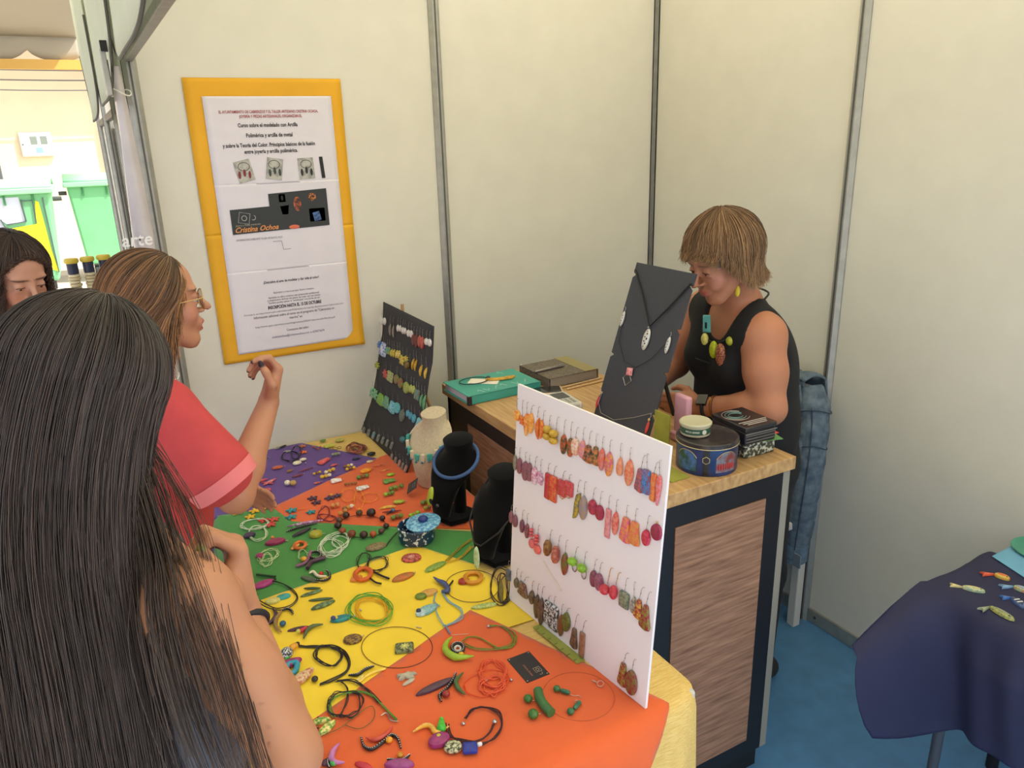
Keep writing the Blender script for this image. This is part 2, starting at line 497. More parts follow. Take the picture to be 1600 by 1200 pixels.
# ------------------------------------------------------------------ poster on the left wall
PX0, PX1, PZ0, PZ1 = 0.334, 0.830, 1.084, 1.998
ps = thing('poster', 'course poster printed on white paper mounted on yellow card on the wall', 'poster', (0.582, YW - 0.006, PZ0))
def pm(x, z, d): return Vector((x - 0.582, -d, z - PZ0))
def sheet(x0, x1, z0, z1, d, name, mat, amp=0.0, curl=0.0):
    g = MB()
    g.grid(lambda u, v: pm(x0 + (x1 - x0) * u, z0 + (z1 - z0) * v, d + amp * math.sin(u * 9 + v * 13) * math.sin(v * 21) + curl * (u ** 8) * (1 - v) ** 8), 20, 36)
    return g.build(name, mat, ps, solid=0.0005)
YC = M((232, 172, 36), 0.7, var=0.03, scale=6)
sheet(PX0, PX1, PZ0 + 0.43, PZ1, 0.002, 'card_sheet', YC)
sheet(PX0, PX1, PZ0, PZ0 + 0.435, 0.0032, 'card_sheet', YC, 0.0004, 0.012)
PAPER = M((226, 222, 234), 0.75, var=0.01, scale=12)
AX0, AX1 = 0.384, 0.792
for a, b in ((1.672, 1.944), (1.388, 1.676), (1.112, 1.392)):
    sheet(AX0, AX1, a, b, 0.0055, 'paper_sheet', PAPER, 0.0005)
INK, RED, GREY, GOLD = M((52, 52, 60), 0.8), M((160, 60, 70), 0.8), M((110, 110, 120), 0.8), M((224, 150, 80), 0.7)
def ptext(body, xc, z, w, size, mat, al='CENTER', shear=0.0, bold=0.0):
    text_mesh('text_line', body, size, mat, ps, frame(pm(xc, z, 0.0078), (1, 0, 0), (0, 0, 1)), al, shear, bold, w)
ptext('EL AYUNTAMIENTO DE CABRERIZOS Y EL TALLER ARTESANO CRISTINA OCHOA,', 0.585, 1.893, 0.315, 0.0125, RED, bold=0.0002)
ptext('JOYERÍA Y PIEZAS ARTESANALES, ORGANIZAN EL', 0.588, 1.879, 0.2, 0.0125, RED, bold=0.0002)
ptext('Curso sobre el modelado con Arcilla', 0.575, 1.851, 0.19, 0.017, INK, bold=0.0004)
ptext('Polimérica y arcilla de metal', 0.576, 1.820, 0.148, 0.017, INK, bold=0.0004)
ptext('y sobre la Teoría del Color. Principios básicos de la fusión', 0.574, 1.790, 0.296, 0.017, INK, bold=0.0004)
ptext('entre joyería y arcilla polimérica.', 0.576, 1.770, 0.172, 0.017, INK, bold=0.0004)
def pquad(pts, mat, name='printed_photo', d=0.0072):
    g = MB(); g.prism([(0, 0)] * 0 or [(x - 0.582, z - PZ0) for x, z in pts], 0, 0.0004, Matrix(((1, 0, 0, 0), (0, 0, -1, -d), (0, 1, 0, 0), (0, 0, 0, 1))))
    return g.build(name, mat, ps, smooth=False)
def rect(xc, zc, w, h, a=0.0):
    c, s_ = math.cos(a), math.sin(a)
    return [(xc + c * i * w / 2 - s_ * j * h / 2, zc + s_ * i * w / 2 + c * j * h / 2) for i, j in ((-1, -1), (1, -1), (1, 1), (-1, 1))]
PH = M((150, 150, 148), 0.6, rgb2=(190, 190, 184), scale=60)
for xc, zc, a, kind in ((0.482, 1.716, 0.2, 'r'), (0.579, 1.719, -0.18, 'g'), (0.684, 1.716, 0.02, 'b')):
    ph = pquad(rect(xc, zc, 0.052, 0.068, a), PH)
    cc = {'r': (130, 50, 55), 'g': (60, 70, 66), 'b': (40, 40, 44)}[kind]
    for k in (-1, 0, 1):
        g = MB()
        g.ell(pm(xc + 0.016 * k, zc - 0.006 - 0.006 * abs(k), 0.0078), (0.0045, 0.0006, 0.012), 10, 6)
        g.build('printed_pendant', M(cc, 0.6), ps)
    g = MB(); g.tube([pm(xc + 0.018 * math.cos(q), zc + 0.014 + 0.013 * math.sin(q), 0.0077) for q in np.linspace(0, 2 * PI, 20)], 0.0009, 4)
    g.build('printed_cord', M((90, 60, 60) if kind == 'r' else (60, 60, 60), 0.7), ps)
pquad([(0.734, 1.682), (0.746, 1.682), (0.742, 1.752), (0.730, 1.752)], M((40, 40, 44), 0.7))
BAN = M((46, 50, 54), 0.55)
pquad([(0.420, 1.516), (0.744, 1.524), (0.744, 1.648), (0.548, 1.640), (0.548, 1.600), (0.420, 1.596)], BAN, 'printed_banner')
def pline(pts, r, mat, closed=False):
    MB().tube([pm(x, z, 0.0080) for x, z in pts], r, 4, closed).build('printed_line', mat, ps)
LT = M((205, 205, 205), 0.7)
pline(rect(0.462, 1.567, 0.034, 0.034, -0.22), 0.0008, LT, True)
pline([(0.462 + 0.008 * math.cos(q), 1.567 + 0.008 * math.sin(q)) for q in np.linspace(0, 2 * PI, 17)[:-1]], 0.0008, LT, True)
pline([(0.491 + 0.0075 * math.cos(q), 1.567 + 0.0075 * math.sin(q)) for q in np.linspace(-2.2, 1.2, 12)], 0.0008, LT)
text_mesh('text_line', 'Joyería y Piezas artesanales', 0.009, M((170, 160, 140), .7), ps, frame(pm(0.472, 1.542, 0.0078), (1, 0.0, 0.02), (0, 0, 1)), 'CENTER', 0.4, 0, 0.082)
text_mesh('text_line', 'Cristina Ochoa', 0.024, GOLD, ps, frame(pm(0.497, 1.523, 0.0078), (1, 0, 0.02), (0, 0, 1)), 'CENTER', 0.45, 0.0004, 0.14)
for pts, c in ((rect(0.592, 1.624, 0.022, 0.026), (206, 206, 206)), ([(0.582, 1.598), (0.612, 1.600), (0.607, 1.570), (0.588, 1.570)], (186, 186, 178)),
               (rect(0.705, 1.562, 0.054, 0.044), (196, 196, 190))):
    pquad(pts, M(c, 0.6, rgb2=(120, 120, 116), scale=120, mix=(0.35, 0.7)))
pquad(rect(0.703, 1.557, 0.024, 0.03, 0.2), M((40, 60, 100), .6, rgb2=(80, 120, 180), scale=150), d=0.0077)
MB().ell(pm(0.592, 1.624, 0.0078), (0.004, 0.0006, 0.008)).build('printed_pendant', BLACK, ps)
MB().ell(pm(0.692, 1.622, 0.0076), (0.014, 0.0006, 0.013), 16, 8).build('printed_disc', M((214, 130, 60), .6, rgb2=(60, 46, 40), scale=160, mix=(.45, .55)), ps)
MB().ell(pm(0.641, 1.602, 0.0076), (0.013, 0.0006, 0.024), 14, 8).build('printed_portrait', M((186, 96, 62), .6, rgb2=(52, 40, 40), scale=70, mix=(.4, .62)), ps)
MB().ell(pm(0.622, 1.527, 0.0076), (0.018, 0.0006, 0.007), 14, 8).build('printed_hand', M((214, 110, 82), .6), ps)
ptext('INFORMACIÓN SOBRE ESTE TALLER ARTESANO, AQUÍ', 0.503, 1.494, 0.15, 0.009, GREY)
pline([(0.545, 1.484), (0.574, 1.484)], 0.0006, GREY); pline([(0.574, 1.484), (0.577, 1.455)], 0.0006, GREY); pline([(0.577, 1.455), (0.602, 1.455)], 0.0006, GREY)
ptext('¡Descubre el arte de modelar y dar vida al color!', 0.592, 1.345, 0.19, 0.0125, INK, bold=0.0002)
ptext('Apúntate y crea tu propio futuro creativo.', 0.596, 1.308, 0.142, 0.010, GREY)
ptext('Aprende un oficio artístico con proyección profesional', 0.594, 1.292, 0.175, 0.009, INK)
ptext('y simplemente disfruta del placer de crear con tus manos.', 0.594, 1.283, 0.185, 0.009, INK)
ptext('También puedes aplicar la "arteterapia" a tu forma de ser.', 0.594, 1.274, 0.180, 0.009, INK)
ptext('INSCRIPCIÓN HASTA EL 15 DE OCTUBRE', 0.594, 1.256, 0.185, 0.0155, INK, bold=0.0004)
ptext('Formulario en https://www.ayto-cabrerizos.com/Cabrerizos-en-marcha-Ayuntamiento-Cabrerizos.html', 0.592, 1.242, 0.345, 0.009, GREY)
ptext('Información adicional sobre el curso en el programa de "Cabrerizos en', 0.590, 1.228, 0.28, 0.0125, INK)
ptext('marcha" en', 0.592, 1.214, 0.044, 0.0125, INK)
ptext('http://www.ayto-cabrerizos.com/img/noticias/2024/CabrerizosEnMarcha.pdf', 0.590, 1.196, 0.28, 0.009, GREY)
ptext('Contactos del taller:', 0.594, 1.172, 0.078, 0.0115, INK)
ptext('cristinaochoa@cristinaochoa.com o 629673674', 0.594, 1.153, 0.185, 0.0115, M((90, 90, 130), .8))

# ------------------------------------------------------------------ earring boards and necklace stand
WB_O = Vector((0.727, 1.39, 0.7552)); WB_X = Vector((0.1032, -0.99466, 0)); _n = Vector((0.99466, 0.1032, 0))
WB_Y = _n * math.sin(math.radians(4.5)) + Vector((0, 0, math.cos(math.radians(4.5))))
WB = frame(WB_O, WB_X, WB_Y)             # x along the board, y up, z towards the customers
wb = thing('earring_board', 'white foam earring board standing at the near end of the table', 'display board', WB_O)
WBL = Matrix.Translation(-WB_O) @ WB
MB().prism([(0, 0), (0.455, 0), (0.455, 0.53), (0, 0.53)], -0.0055, 0, WBL).build('board', M((238, 232, 234), 0.6), wb, smooth=False)
g = MB()
g.tube([WBL @ Vector((0.23, 0.36, -0.007)), WBL @ Vector((0.23, 0.0, -0.007)) + Vector((0.10, 0.012, 0.003))], 0.006, 8)
g.build('easel_leg', M((205, 196, 186), 0.6), wb)
def bb_x(z):                             # curved black board: how far it leans back at height z
    return float(np.interp(z, [0.752, 0.86, 0.962, 1.069, 1.116, 1.235], [0.788, 0.838, 0.866, 0.889, 0.903, 0.916]))
bb = thing('earring_board', 'black card earring board bowed forward at the foot beside the poster wall', 'display board', (0.79, 2.44, 0.7525))
g = MB()
g.grid(lambda u, v: (bb_x(0.7525 + v * 0.4785) - 0.79, 0.232 - u * 0.468, v * 0.4785 - (0.0 * u)), 8, 24)
g.build('board', M((52, 52, 55), 0.75), bb, solid=0.003)
g = MB(); g.tube([(0.13, 0.05, 0.50), (0.125, 0.05, 0.0)], 0.006, 8); g.build('easel_post', M((176, 140, 96), 0.6), bb)
g = MB(); g.tube([(0.18, -0.12, 0.0), (0.128, 0.05, 0.44)], 0.006, 8); g.build('easel_leg', M((176, 140, 96), 0.6), bb)

NS_O = Vector((1.226, 1.764, 1.0005)); NS_Y = Vector((0.149, 0, 0.443)).normalized()
NS = frame(NS_O, (0, -1, 0), NS_Y)       # x to the right of the board, y up, z to the front
ns = thing('necklace_stand', 'tall black notched necklace board leaning back on the oak counter top', 'display board', NS_O)
NSL = Matrix.Translation(-NS_O) @ NS
L_, W_ = 0.467, 0.251
def side(x0, s_):
    pts = []
    for d in (0.437, 0.318, 0.198, 0.080):
        pts.append((x0, d, 0)); pts.append((x0 + s_ * 0.014, d - 0.004, 1)); pts.append((x0, d - 0.014, 2))
    return pts
right = [(x, y) for x, y, _ in side(W_, -1)]
left = [(x, y) for x, y, _ in side(0, 1)][::-1]
MB().prism([(0, L_), (W_, L_)][::1] + right + [(W_, 0), (0, 0)] + left, -0.004, 0, NSL).build('board', M((58, 60, 68), 0.6, var=0.04, scale=120), ns, smooth=False)
g = MB(); q0 = NSL @ Vector((0.125, 0.3, -0.005)); g.tube([q0, (q0.x + 0.10, q0.y, 0.002)], 0.006, 8); g.build('prop_leg', BLACK, ns)

# ------------------------------------------------------------------ small table by the right wall
rt = thing('side_table', 'small grey legged table under a navy cloth beside the right wall', 'table', (1.92, 0.62, 0))
MB().b2((-0.205, -0.33, 0.665), (0.235, 0.35, 0.693)).build('tabletop', M((190, 190, 185), .6), rt, bevel=0.005)
for x, y in ((-0.17, 0.29), (0.12, 0.29), (-0.17, -0.28), (0.12, -0.28)):
    sx = -1 if x < 0 else 1
    lg = MB().tube([(x, y, 0.665), (x + 0.012 * sx, y, 0.02)], 0.0135, 12).build('leg', M((92, 96, 104), 0.45, 0.4), rt)
    MB().tube([(x + 0.0115 * sx, y, 0.05), (x + 0.012 * sx, y, 0.0)], 0.0165, 12).build('rubber_foot', BLACK, lg)
    MB().ell((x - 0.013, y - 0.004, 0.13), (0.003, 0.003, 0.003)).build('screw', STEEL, lg)

def leaf(L, w, n=20, p=1.0, skew=0.0):
    return [(w / 2 * math.sin(a), -L / 2 * math.cos(a)) for a in np.linspace(0, 2 * PI, n + 1)[:-1]]
def clay(c1, c2=None, sc_=170):
    if c2: return M(tuple(c1), 0.38, rgb2=tuple(c2), scale=sc_, mix=(0.44, 0.58))
    return M(tuple(c1), 0.38, var=0.10, scale=110)
def drape(name, x0, x1, y0, y1, z, drops, rgb, label, corner=0.5, seed=0):
    """cloth over a table corner; drops = (x-, x+, y-, y+) overhang"""
    g = MB(); dl, dr, dn, df = drops
    def fn(u, v):
        sx = (x0 - dl) + u * (x1 - x0 + dl + dr); sy = (y0 - dn) + v * (y1 - y0 + dn + df)
        ex = max(0, x0 - sx); ex2 = max(0, sx - x1); ey = max(0, sy - y1); ey2 = max(0, y0 - sy)
        x = min(max(sx, x0), x1); y = min(max(sy, y0), y1)
        dx = ex - ex2; dy = ey - ey2; d = math.hypot(dx, dy)
        if d > 0:
            nx, ny = -dx / d, dy / d
            both = min(abs(dx), abs(dy)) / (d + 1e-6)
            out = 0.02 * (1 - math.exp(-d / 0.015)) + d * (0.10 + 0.34 * both) + 0.022 * min(1, d / 0.15) * math.sin(sy * 17 + sx * 21 + seed)
            if ex > 0:
                e_ = ex * float(np.interp(y1 - y, [0, 0.06, 0.15, 0.4], [0.50, 0.96, 0.80, 0.76]))
                al = 0.92 * math.exp(-((y1 - y) / 0.075) ** 2)
                out = 0.020 * (1 - math.exp(-ex / 0.015)) + e_ * math.sin(al) + 0.020 * min(1, ex / 0.15) * (1 + math.sin(sy * 26 + ex * 3 + seed) + 0.4 * math.sin(sy * 61 + ex * 9))
                x -= out; return (x, y + 0.02 * (ey > 0) + 0.12 * e_ * math.sin(al), z - e_ * math.cos(al))
            x += nx * out; y += ny * out
            zz = z - max(0, math.sqrt(max(0, d * d - min(out, d * 0.98) ** 2)))
        else:
            zz = z + 0.0015 * math.sin(sx * 37 + seed) * math.sin(sy * 29)
        return (x, y, zz)
    g.grid(fn, 70, 90)
    return tag(g.build(name, M(rgb, 0.75, var=0.03, scale=10, bump=0.1, bscale=900), solid=0.001, sharp=80), label, 'cloth')
drape('cloth', 1.712, 1.99, 0.28, 0.975, 0.6975, (0.41, 0.0, 0.1, 0.02), (38, 40, 74), 'navy blue cloth draped over the small table by the wall')
for nm, poly, z, rgb, lb in (('cloth', [(1.895, 0.973), (1.965, 0.974), (2.15, 0.974), (2.15, 0.30), (1.99, 0.30), (1.99, 0.90)], 0.6945, (232, 222, 200), 'cream cloth showing between the navy and sky blue cloths'),
                             ('cloth', [(1.958, 0.968), (2.15, 0.975), (2.15, 0.45), (1.91, 0.50), (1.925, 0.868)], 0.7005, (112, 172, 206), 'sky blue cloth under the green plate on the small table')):
    tag(MB().prism(poly, z, z + 0.0012).build(nm, M(rgb, 0.8, var=0.03, scale=12), smooth=False), lb, 'cloth')
o = thing('plate', 'round teal green clay plate with a red fish slice shape on it', 'plate', (2.085, 0.915, 0.7018))
MB().lathe([(0.045, 0), (0.062, 0.002), (0.068, 0.008), (0.066, 0.010), (0.055, 0.007), (0.001, 0.007)], 40).build('dish', M((70, 150, 128), .4, var=.05, scale=40), o)
MB().prism([(-0.045, 0.012), (0.03, 0.040), (0.052, 0.0), (0.03, -0.03), (-0.012, -0.022)], 0.0075, 0.010).build('red_inlay', M((206, 66, 66), .4, var=.1, scale=60), o)
def fish(pts, w, body, tail, label, stripes=False):
    """pts: tail tip, tail root, nose in table metres"""
    (x0, y0), (x1, y1), (x2, y2) = pts
    o = thing('fish_brooch', label, 'brooch', (x1, y1, 0.6990)); 
    L = math.hypot(x2 - x1, y2 - y1); a = math.atan2(y2 - y1, x2 - x1) - PI / 2
    M4 = Matrix.Rotation(a, 4, 'Z') @ Matrix.Translation((0, L / 2, 0))
    MB().pillow(leaf(L, w), 0.009, M4=M4).build('body', clay(*body), o)
    Lt = math.hypot(x1 - x0, y1 - y0) + 0.004; at = math.atan2(y0 - y1, x0 - x1) - PI / 2
    T4 = Matrix.Rotation(at, 4, 'Z')
    MB().pillow([(0, -0.004), (w * 0.42, Lt), (w * 0.12, Lt * 0.82), (-w * 0.12, Lt * 0.82), (-w * 0.42, Lt)], 0.006, M4=T4).build('tail', clay(*tail), o)
    MB().ell(M4 @ Vector((w * 0.12, L * 0.30, 0.009)), (0.0018, 0.0018, 0.0012), 8, 5).build('eye', BLACK, o)
    if stripes:
        for k in range(5): MB().box(M4 @ Vector((0, L * (-0.25 + 0.11 * k), 0.009)), (w * 0.7, 0.003, 0.0012), M4.to_3x3()).build('stripe', WHITE if k % 2 else M((60, 60, 70), .4), o)
    else:
        MB().pillow(leaf(L * 0.6, w * 0.3), 0.002, 0.0085, M4=M4).build('fin', clay(tail[0]), o)
    return o
fish(((1.740, 0.940), (1.752, 0.922), (1.780, 0.880)), 0.018, ((196, 196, 150), (150, 176, 150)), ((214, 200, 140), None), 'slim pale green and yellow fish brooch on the navy cloth')
fish(((1.853, 0.930), (1.876, 0.914), (1.885, 0.880)), 0.020, ((196, 190, 90), (226, 150, 60)), ((226, 100, 66), None), 'yellow fish brooch with a red tail on the navy cloth')
fish(((1.837, 0.873), (1.860, 0.858), (1.870, 0.822)), 0.020, ((150, 190, 150), (206, 130, 90)), ((130, 170, 206), None), 'green fish brooch with a blue tail on the navy cloth')
fish(((1.791, 0.845), (1.808, 0.833), (1.792, 0.792)), 0.020, ((70, 96, 150), (90, 110, 150)), ((76, 120, 190), None), 'blue fish brooch with white stripes on the navy cloth', True)
fish(((1.700, 0.842), (1.728, 0.838), (1.722, 0.778)), 0.018, ((176, 170, 96), (120, 140, 100)), ((150, 156, 130), None), 'olive curved fish brooch by the navy cloth edge')
# ------------------------------------------------------------------ things on the counter
CT = 1.0005
def slab_book(name, label, c, sx, sy, h, rz, cover, pages, cat='book'):
    o = thing(name, label, cat, (c[0], c[1], CT), rz)
    MB().box((0, 0, h - 0.0015), (sx, sy, 0.003)).build('front_cover', cover, o, bevel=0.001)
    MB().box((0, 0, 0.0015), (sx, sy, 0.003)).build('back_cover', cover, o, bevel=0.001)
    MB().box((0.003, -0.003, h / 2), (sx - 0.012, sy - 0.010, h - 0.006)).build('pages', pages, o)
    MB().box((-0.5 * sx + 0.0015, 0, h / 2), (0.003, sy, h)).build('spine', cover, o, bevel=0.001)
    return o
TEAL = M((64, 160, 146), 0.45, var=0.03, scale=20)
bk = slab_book('teal_folder', 'teal green folder with white handwriting lying on the counter corner', (1.086, 2.150), 0.185, 0.268, 0.029, PI / 2 + 0.03, TEAL, M((206, 190, 196), .8), 'folder')
for k, (x, y) in enumerate(((-0.065, 0.085), (-0.062, 0.06), (-0.058, 0.025), (-0.050, -0.005), (-0.055, -0.05), (-0.05, -0.09), (0.07, -0.06))):
    pts = [(x + 0.012 * math.sin(k * 2 + q * 5), y - 0.02 * q * 0.9, 0.0296) for q in np.linspace(0, 1, 8)]
    MB().tube(pts, 0.0006, 4).build('handwriting', M((216, 236, 230), .7), bk)
MB().box((-0.091, 0.131, 0.014), (0.012, 0.012, 0.029)).build('corner_guard', M((40, 30, 30), .5), bk)
g = MB().box((0, 0, 0), (0.10, 0.05, 0.0012)); o = g.build('paper_card', M((236, 228, 214), .7), loc=(1.065, 2.165, CT + 0.0302), rot=(0, 0, -0.7)); tag(o, 'blank cream paper card on the teal folder under a gold pendant', 'card')
o = thing('gold_necklace', 'mustard gold leaf pendant with dark cord on the teal folder', 'necklace', (1.09, 2.16, CT + 0.032))
g = MB(); g.tube([(-0.055 + 0.05 * math.cos(a), 0.02 + 0.035 * math.sin(a), 0.002) for a in np.linspace(0, 2 * PI, 28)[:-1]], 0.0018, 6, True); g.build('cord', M((40, 60, 60), .6), o)
MUS = M((196, 150, 50), 0.4, var=0.2, scale=90)
for dx, dy, L, w, a in ((0.03, -0.012, 0.085, 0.016, -0.25), (0.05, -0.012, 0.07, 0.011, -0.05), (0.0, 0.0, 0.04, 0.016, -0.5)):
    pts = [(dx + L / 2 * math.cos(q) * math.cos(a) - w / 2 * math.sin(q) * math.sin(a), dy + L / 2 * math.cos(q) * math.sin(a) + w / 2 * math.sin(q) * math.cos(a)) for q in np.linspace(0, 2 * PI, 18)[:-1]]
    MB().pillow(pts, 0.007).build('leaf', MUS, o)
MB().ell((-0.005, 0.012, 0.006), (0.008, 0.008, 0.006)).build('knot_bead', M((40, 60, 66), .4), o)

DKB = M((92, 82, 72), 0.6, rgb2=(120, 110, 98), scale=160, bump=0.4)
bk = slab_book('patterned_book', 'thick dark patterned notebook with a tan spine label beside the teal folder', (1.348, 2.155), 0.20, 0.190, 0.034, 0.02, DKB, M((150, 140, 126), .8))
MB().box((0.072, 0, 0.0345), (0.05, 0.192, 0.002)).build('label_band', M((150, 138, 92), .5), bk)
MB().box((0.101, 0, 0.017), (0.002, 0.192, 0.034)).build('label_band', M((150, 138, 92), .5), bk)
for k in (-1, 1): MB().ell((-0.09 + 0.04 * (k + 1), 0.097, 0.034), (0.006, 0.003, 0.003)).build('clasp', STEEL, bk)
o = thing('pen', 'grey metal ballpoint pen lying on the dark notebook', 'pen', (1.305, 2.14, CT + 0.0402), 0.08)
MB().tube([(-0.062, 0, 0), (-0.058, 0, 0), (0.05, 0, 0), (0.062, 0, 0)], [0.0035, 0.005, 0.005, 0.0035], 10).build('barrel', M((146, 140, 136), .35, .7), o)
MB().box((0.035, 0, 0.0055), (0.036, 0.003, 0.0015)).build('clip', STEEL, o)

o = thing('phone', 'dark screen phone in a beige case lying by the folder', 'phone', (1.205, 2.036, CT), -0.42)
MB().box((0, 0, 0.005), (0.146, 0.075, 0.010)).build('case', M((206, 184, 160), .5), o, bevel=0.004)
MB().box((0, 0, 0.0104), (0.134, 0.065, 0.0012)).build('screen', M((46, 48, 50), .15), o, bevel=0.001)
o = thing('card_reader', 'pale grey card reader with a small dark display', 'card reader', (1.165, 1.835, CT), -0.10)
MB().box((0, 0, 0.024), (0.072, 0.125, 0.048)).build('housing', M((188, 186, 178), .5), o, bevel=0.006)
MB().box((0.0, 0.022, 0.0484), (0.044, 0.05, 0.0014)).build('display', M((60, 64, 66), .2), o)
for i in range(3):
    for j in range(3): MB().box((-0.016 + 0.016 * i, -0.015 - 0.014 * j, 0.0484), (0.010, 0.009, 0.0016)).build('key', M((150, 150, 146), .6), o)
for k, (a, b) in enumerate((((1.283, 2.035), (1.456, 2.052)), ((1.292, 2.012), (1.445, 2.022)))):
    g = MB().tube([(a[0], a[1], CT + 0.003), (b[0], b[1], CT + 0.003)], 0.003, 8)
    tag(g.build('wooden_stick', M((206, 174, 130), .6, var=.05, scale=60)), 'slim pale wooden stick lying between notebook and necklace board', 'stick', 'wooden sticks on the counter')
o = thing('glass_vial', 'tiny peach coloured vial standing by the necklace board', 'vial', (1.185, 1.775, CT))
MB().lathe([(0.0075, 0), (0.008, 0.004), (0.008, 0.026), (0.0045, 0.031), (0.0045, 0.034)], 14).build('body', M((216, 150, 110), .3, trans=.3), o)
MB().lathe([(0.0055, 0.034), (0.0055, 0.046), (0.003, 0.049)], 14).build('cap', M((226, 206, 186), .5), o)

# the pieces shown on the necklace stand: each hangs on the board
def nsp(x, y, z=0.003): return NS @ Vector((x, y, z))
def black_dots(o, pts, r, c=(26, 26, 28)):
    for x, y, rr in pts: MB().lathe([(rr, 0), (rr * 0.9, 0.0008)], 10, (x, y, r)).build('dot', M(c, .4), o)
def on_board(name, label, cat, x, y, z=0.0025, rz=0.0, fr=None, group=None):
    o = thing(name, label, cat, group=group)
    o.matrix_world = (fr if fr is not None else NS) @ Matrix.Translation((x, y, z)) @ Matrix.Rotation(rz, 4, 'Z')
    return o
SIL = M((214, 212, 206), 0.25, 0.35)
o = on_board('pendant_necklace', 'silver dotted leaf pendant on black cord at the necklace board top', 'necklace', 0.136, 0.265)
MB().tube([(-0.130, 0.180, 0.001), (-0.065, 0.115, 0.003), (0, 0.036, 0.003), (0.055, 0.10, 0.003), (0.108, 0.175, 0.001)], 0.0026, 6).build('cord', BLACK, o)
MB().pillow(leaf(0.062, 0.026), 0.005).build('leaf', SIL, o)
black_dots(o, [(0.003, 0.016, 0.0026), (-0.004, 0.006, 0.0022), (0.005, 0.002, 0.0032), (-0.003, -0.006, 0.0022), (0.003, -0.012, 0.0026), (-0.001, -0.021, 0.0018), (0.0, 0.023, 0.0016)], 0.0048)
MB().lathe([(0.003, 0), (0.003, 0.004)], 8, (0, 0.034, 0.002)).build('bail', STEEL, o)
for x, y, lb in ((0.012, 0.300, 'silver dotted leaf earring hooked in the left notch of the necklace board'), (0.226, 0.268, 'silver dotted leaf earring hooked in the right notch of the necklace board')):
    o = on_board('leaf_earring', lb, 'earring', x, y)
    MB().pillow(leaf(0.046, 0.014), 0.004).build('leaf', SIL, o)
    black_dots(o, [(0, 0.010, 0.0018), (0.001, 0.002, 0.0016), (-0.001, -0.006, 0.0018), (0, -0.013, 0.0014)], 0.0038)
    MB().tube([(0, 0.022, 0.002), (0.003, 0.03, 0.002), (0, 0.036, 0.002), (-0.003, 0.033, 0)], 0.0007, 5).build('hook', STEEL, o)
o = on_board('wire_choker', 'thin black wire choker with pink square and silver frame pendant', 'necklace', 0.110, 0.160)
MB().tube([(-0.098, 0.145, 0.001), (-0.085, 0.075, 0.002), (-0.035, 0.025, 0.003), (0.02, 0.022, 0.003), (0.07, 0.06, 0.002), (0.108, 0.112, 0.001)], 0.0009, 6).build('wire', BLACK, o)
MB().pillow([(-0.011, -0.011), (0.011, -0.011), (0.011, 0.011), (-0.011, 0.011)], 0.006, M4=Matrix.Translation((-0.002, 0.004, 0.001)) @ Matrix.Rotation(0.15, 4, 'Z')).build('pink_square', M((216, 110, 120), .4, rgb2=(236, 170, 170), scale=120), o)
MB().tube([(-0.004 + 0.019 * math.cos(a), -0.018 + 0.019 * math.sin(a), 0.002) for a in (0, PI / 2, PI, 1.5 * PI)], 0.001, 5, True).build('square_frame', STEEL, o)
o = on_board('wire_choker', 'fine silver wire choker looped across the foot of the necklace board', 'necklace', 0.12, 0.06)
MB().tube([(-0.106, 0.02, 0.001), (-0.108, -0.015, 0.003), (-0.085, -0.04, 0.003), (-0.02, -0.042, 0.003), (0.06, -0.010, 0.003), (0.122, 0.022, 0.001)], 0.0008, 6).build('wire', STEEL, o)
for x, y, c, lb in ((0.006, 0.045, (200, 60, 60), 'red drop earring in the lower left notch of the necklace board'), (0.240, 0.040, (206, 70, 56), 'red and gold drop earring in the lower right notch of the necklace board')):
    o = on_board('drop_earring', lb, 'earring', x, y)
    MB().pillow(leaf(0.036, 0.010), 0.004).build('drop', M(c, .4), o)
    MB().ell((0, 0.022, 0.003), (0.004, 0.005, 0.003)).build('bead', M((214, 180, 110), .3, .6), o)
    MB().tube([(0, 0.027, 0.002), (0.003, 0.034, 0.002), (0, 0.040, 0.002), (-0.003, 0.036, 0)], 0.0007, 5).build('hook', STEEL, o)

OL = M((150, 150, 58), 0.5, var=0.05, scale=30)
o = thing('olive_holder', 'olive green bent sheet holder between necklace board and blue tin', 'holder', (1.18, 1.40, CT))
MB().b2((-0.060, -0.115, 0), (-0.002, 0.105, 0.002)).build('base_plate', OL, o)
MB().b2((-0.002, 0.045, 0), (0.066, 0.105, 0.002)).build('base_plate', OL, o)
MB().b2((0.064, 0.045, 0.002), (0.067, 0.105, 0.095)).build('upright_plate', OL, o)
o = thing('pink_holder', 'rounded pink plastic holder standing behind the blue tin', 'holder', (1.318, 1.478, CT))
MB().box((0, 0, 0.065), (0.018, 0.055, 0.13)).build('body', M((216, 160, 174), .4), o, bevel=0.006)
MB().box((-0.012, 0, 0.012), (0.02, 0.055, 0.024)).build('lip', M((216, 160, 174), .4), o, bevel=0.004)

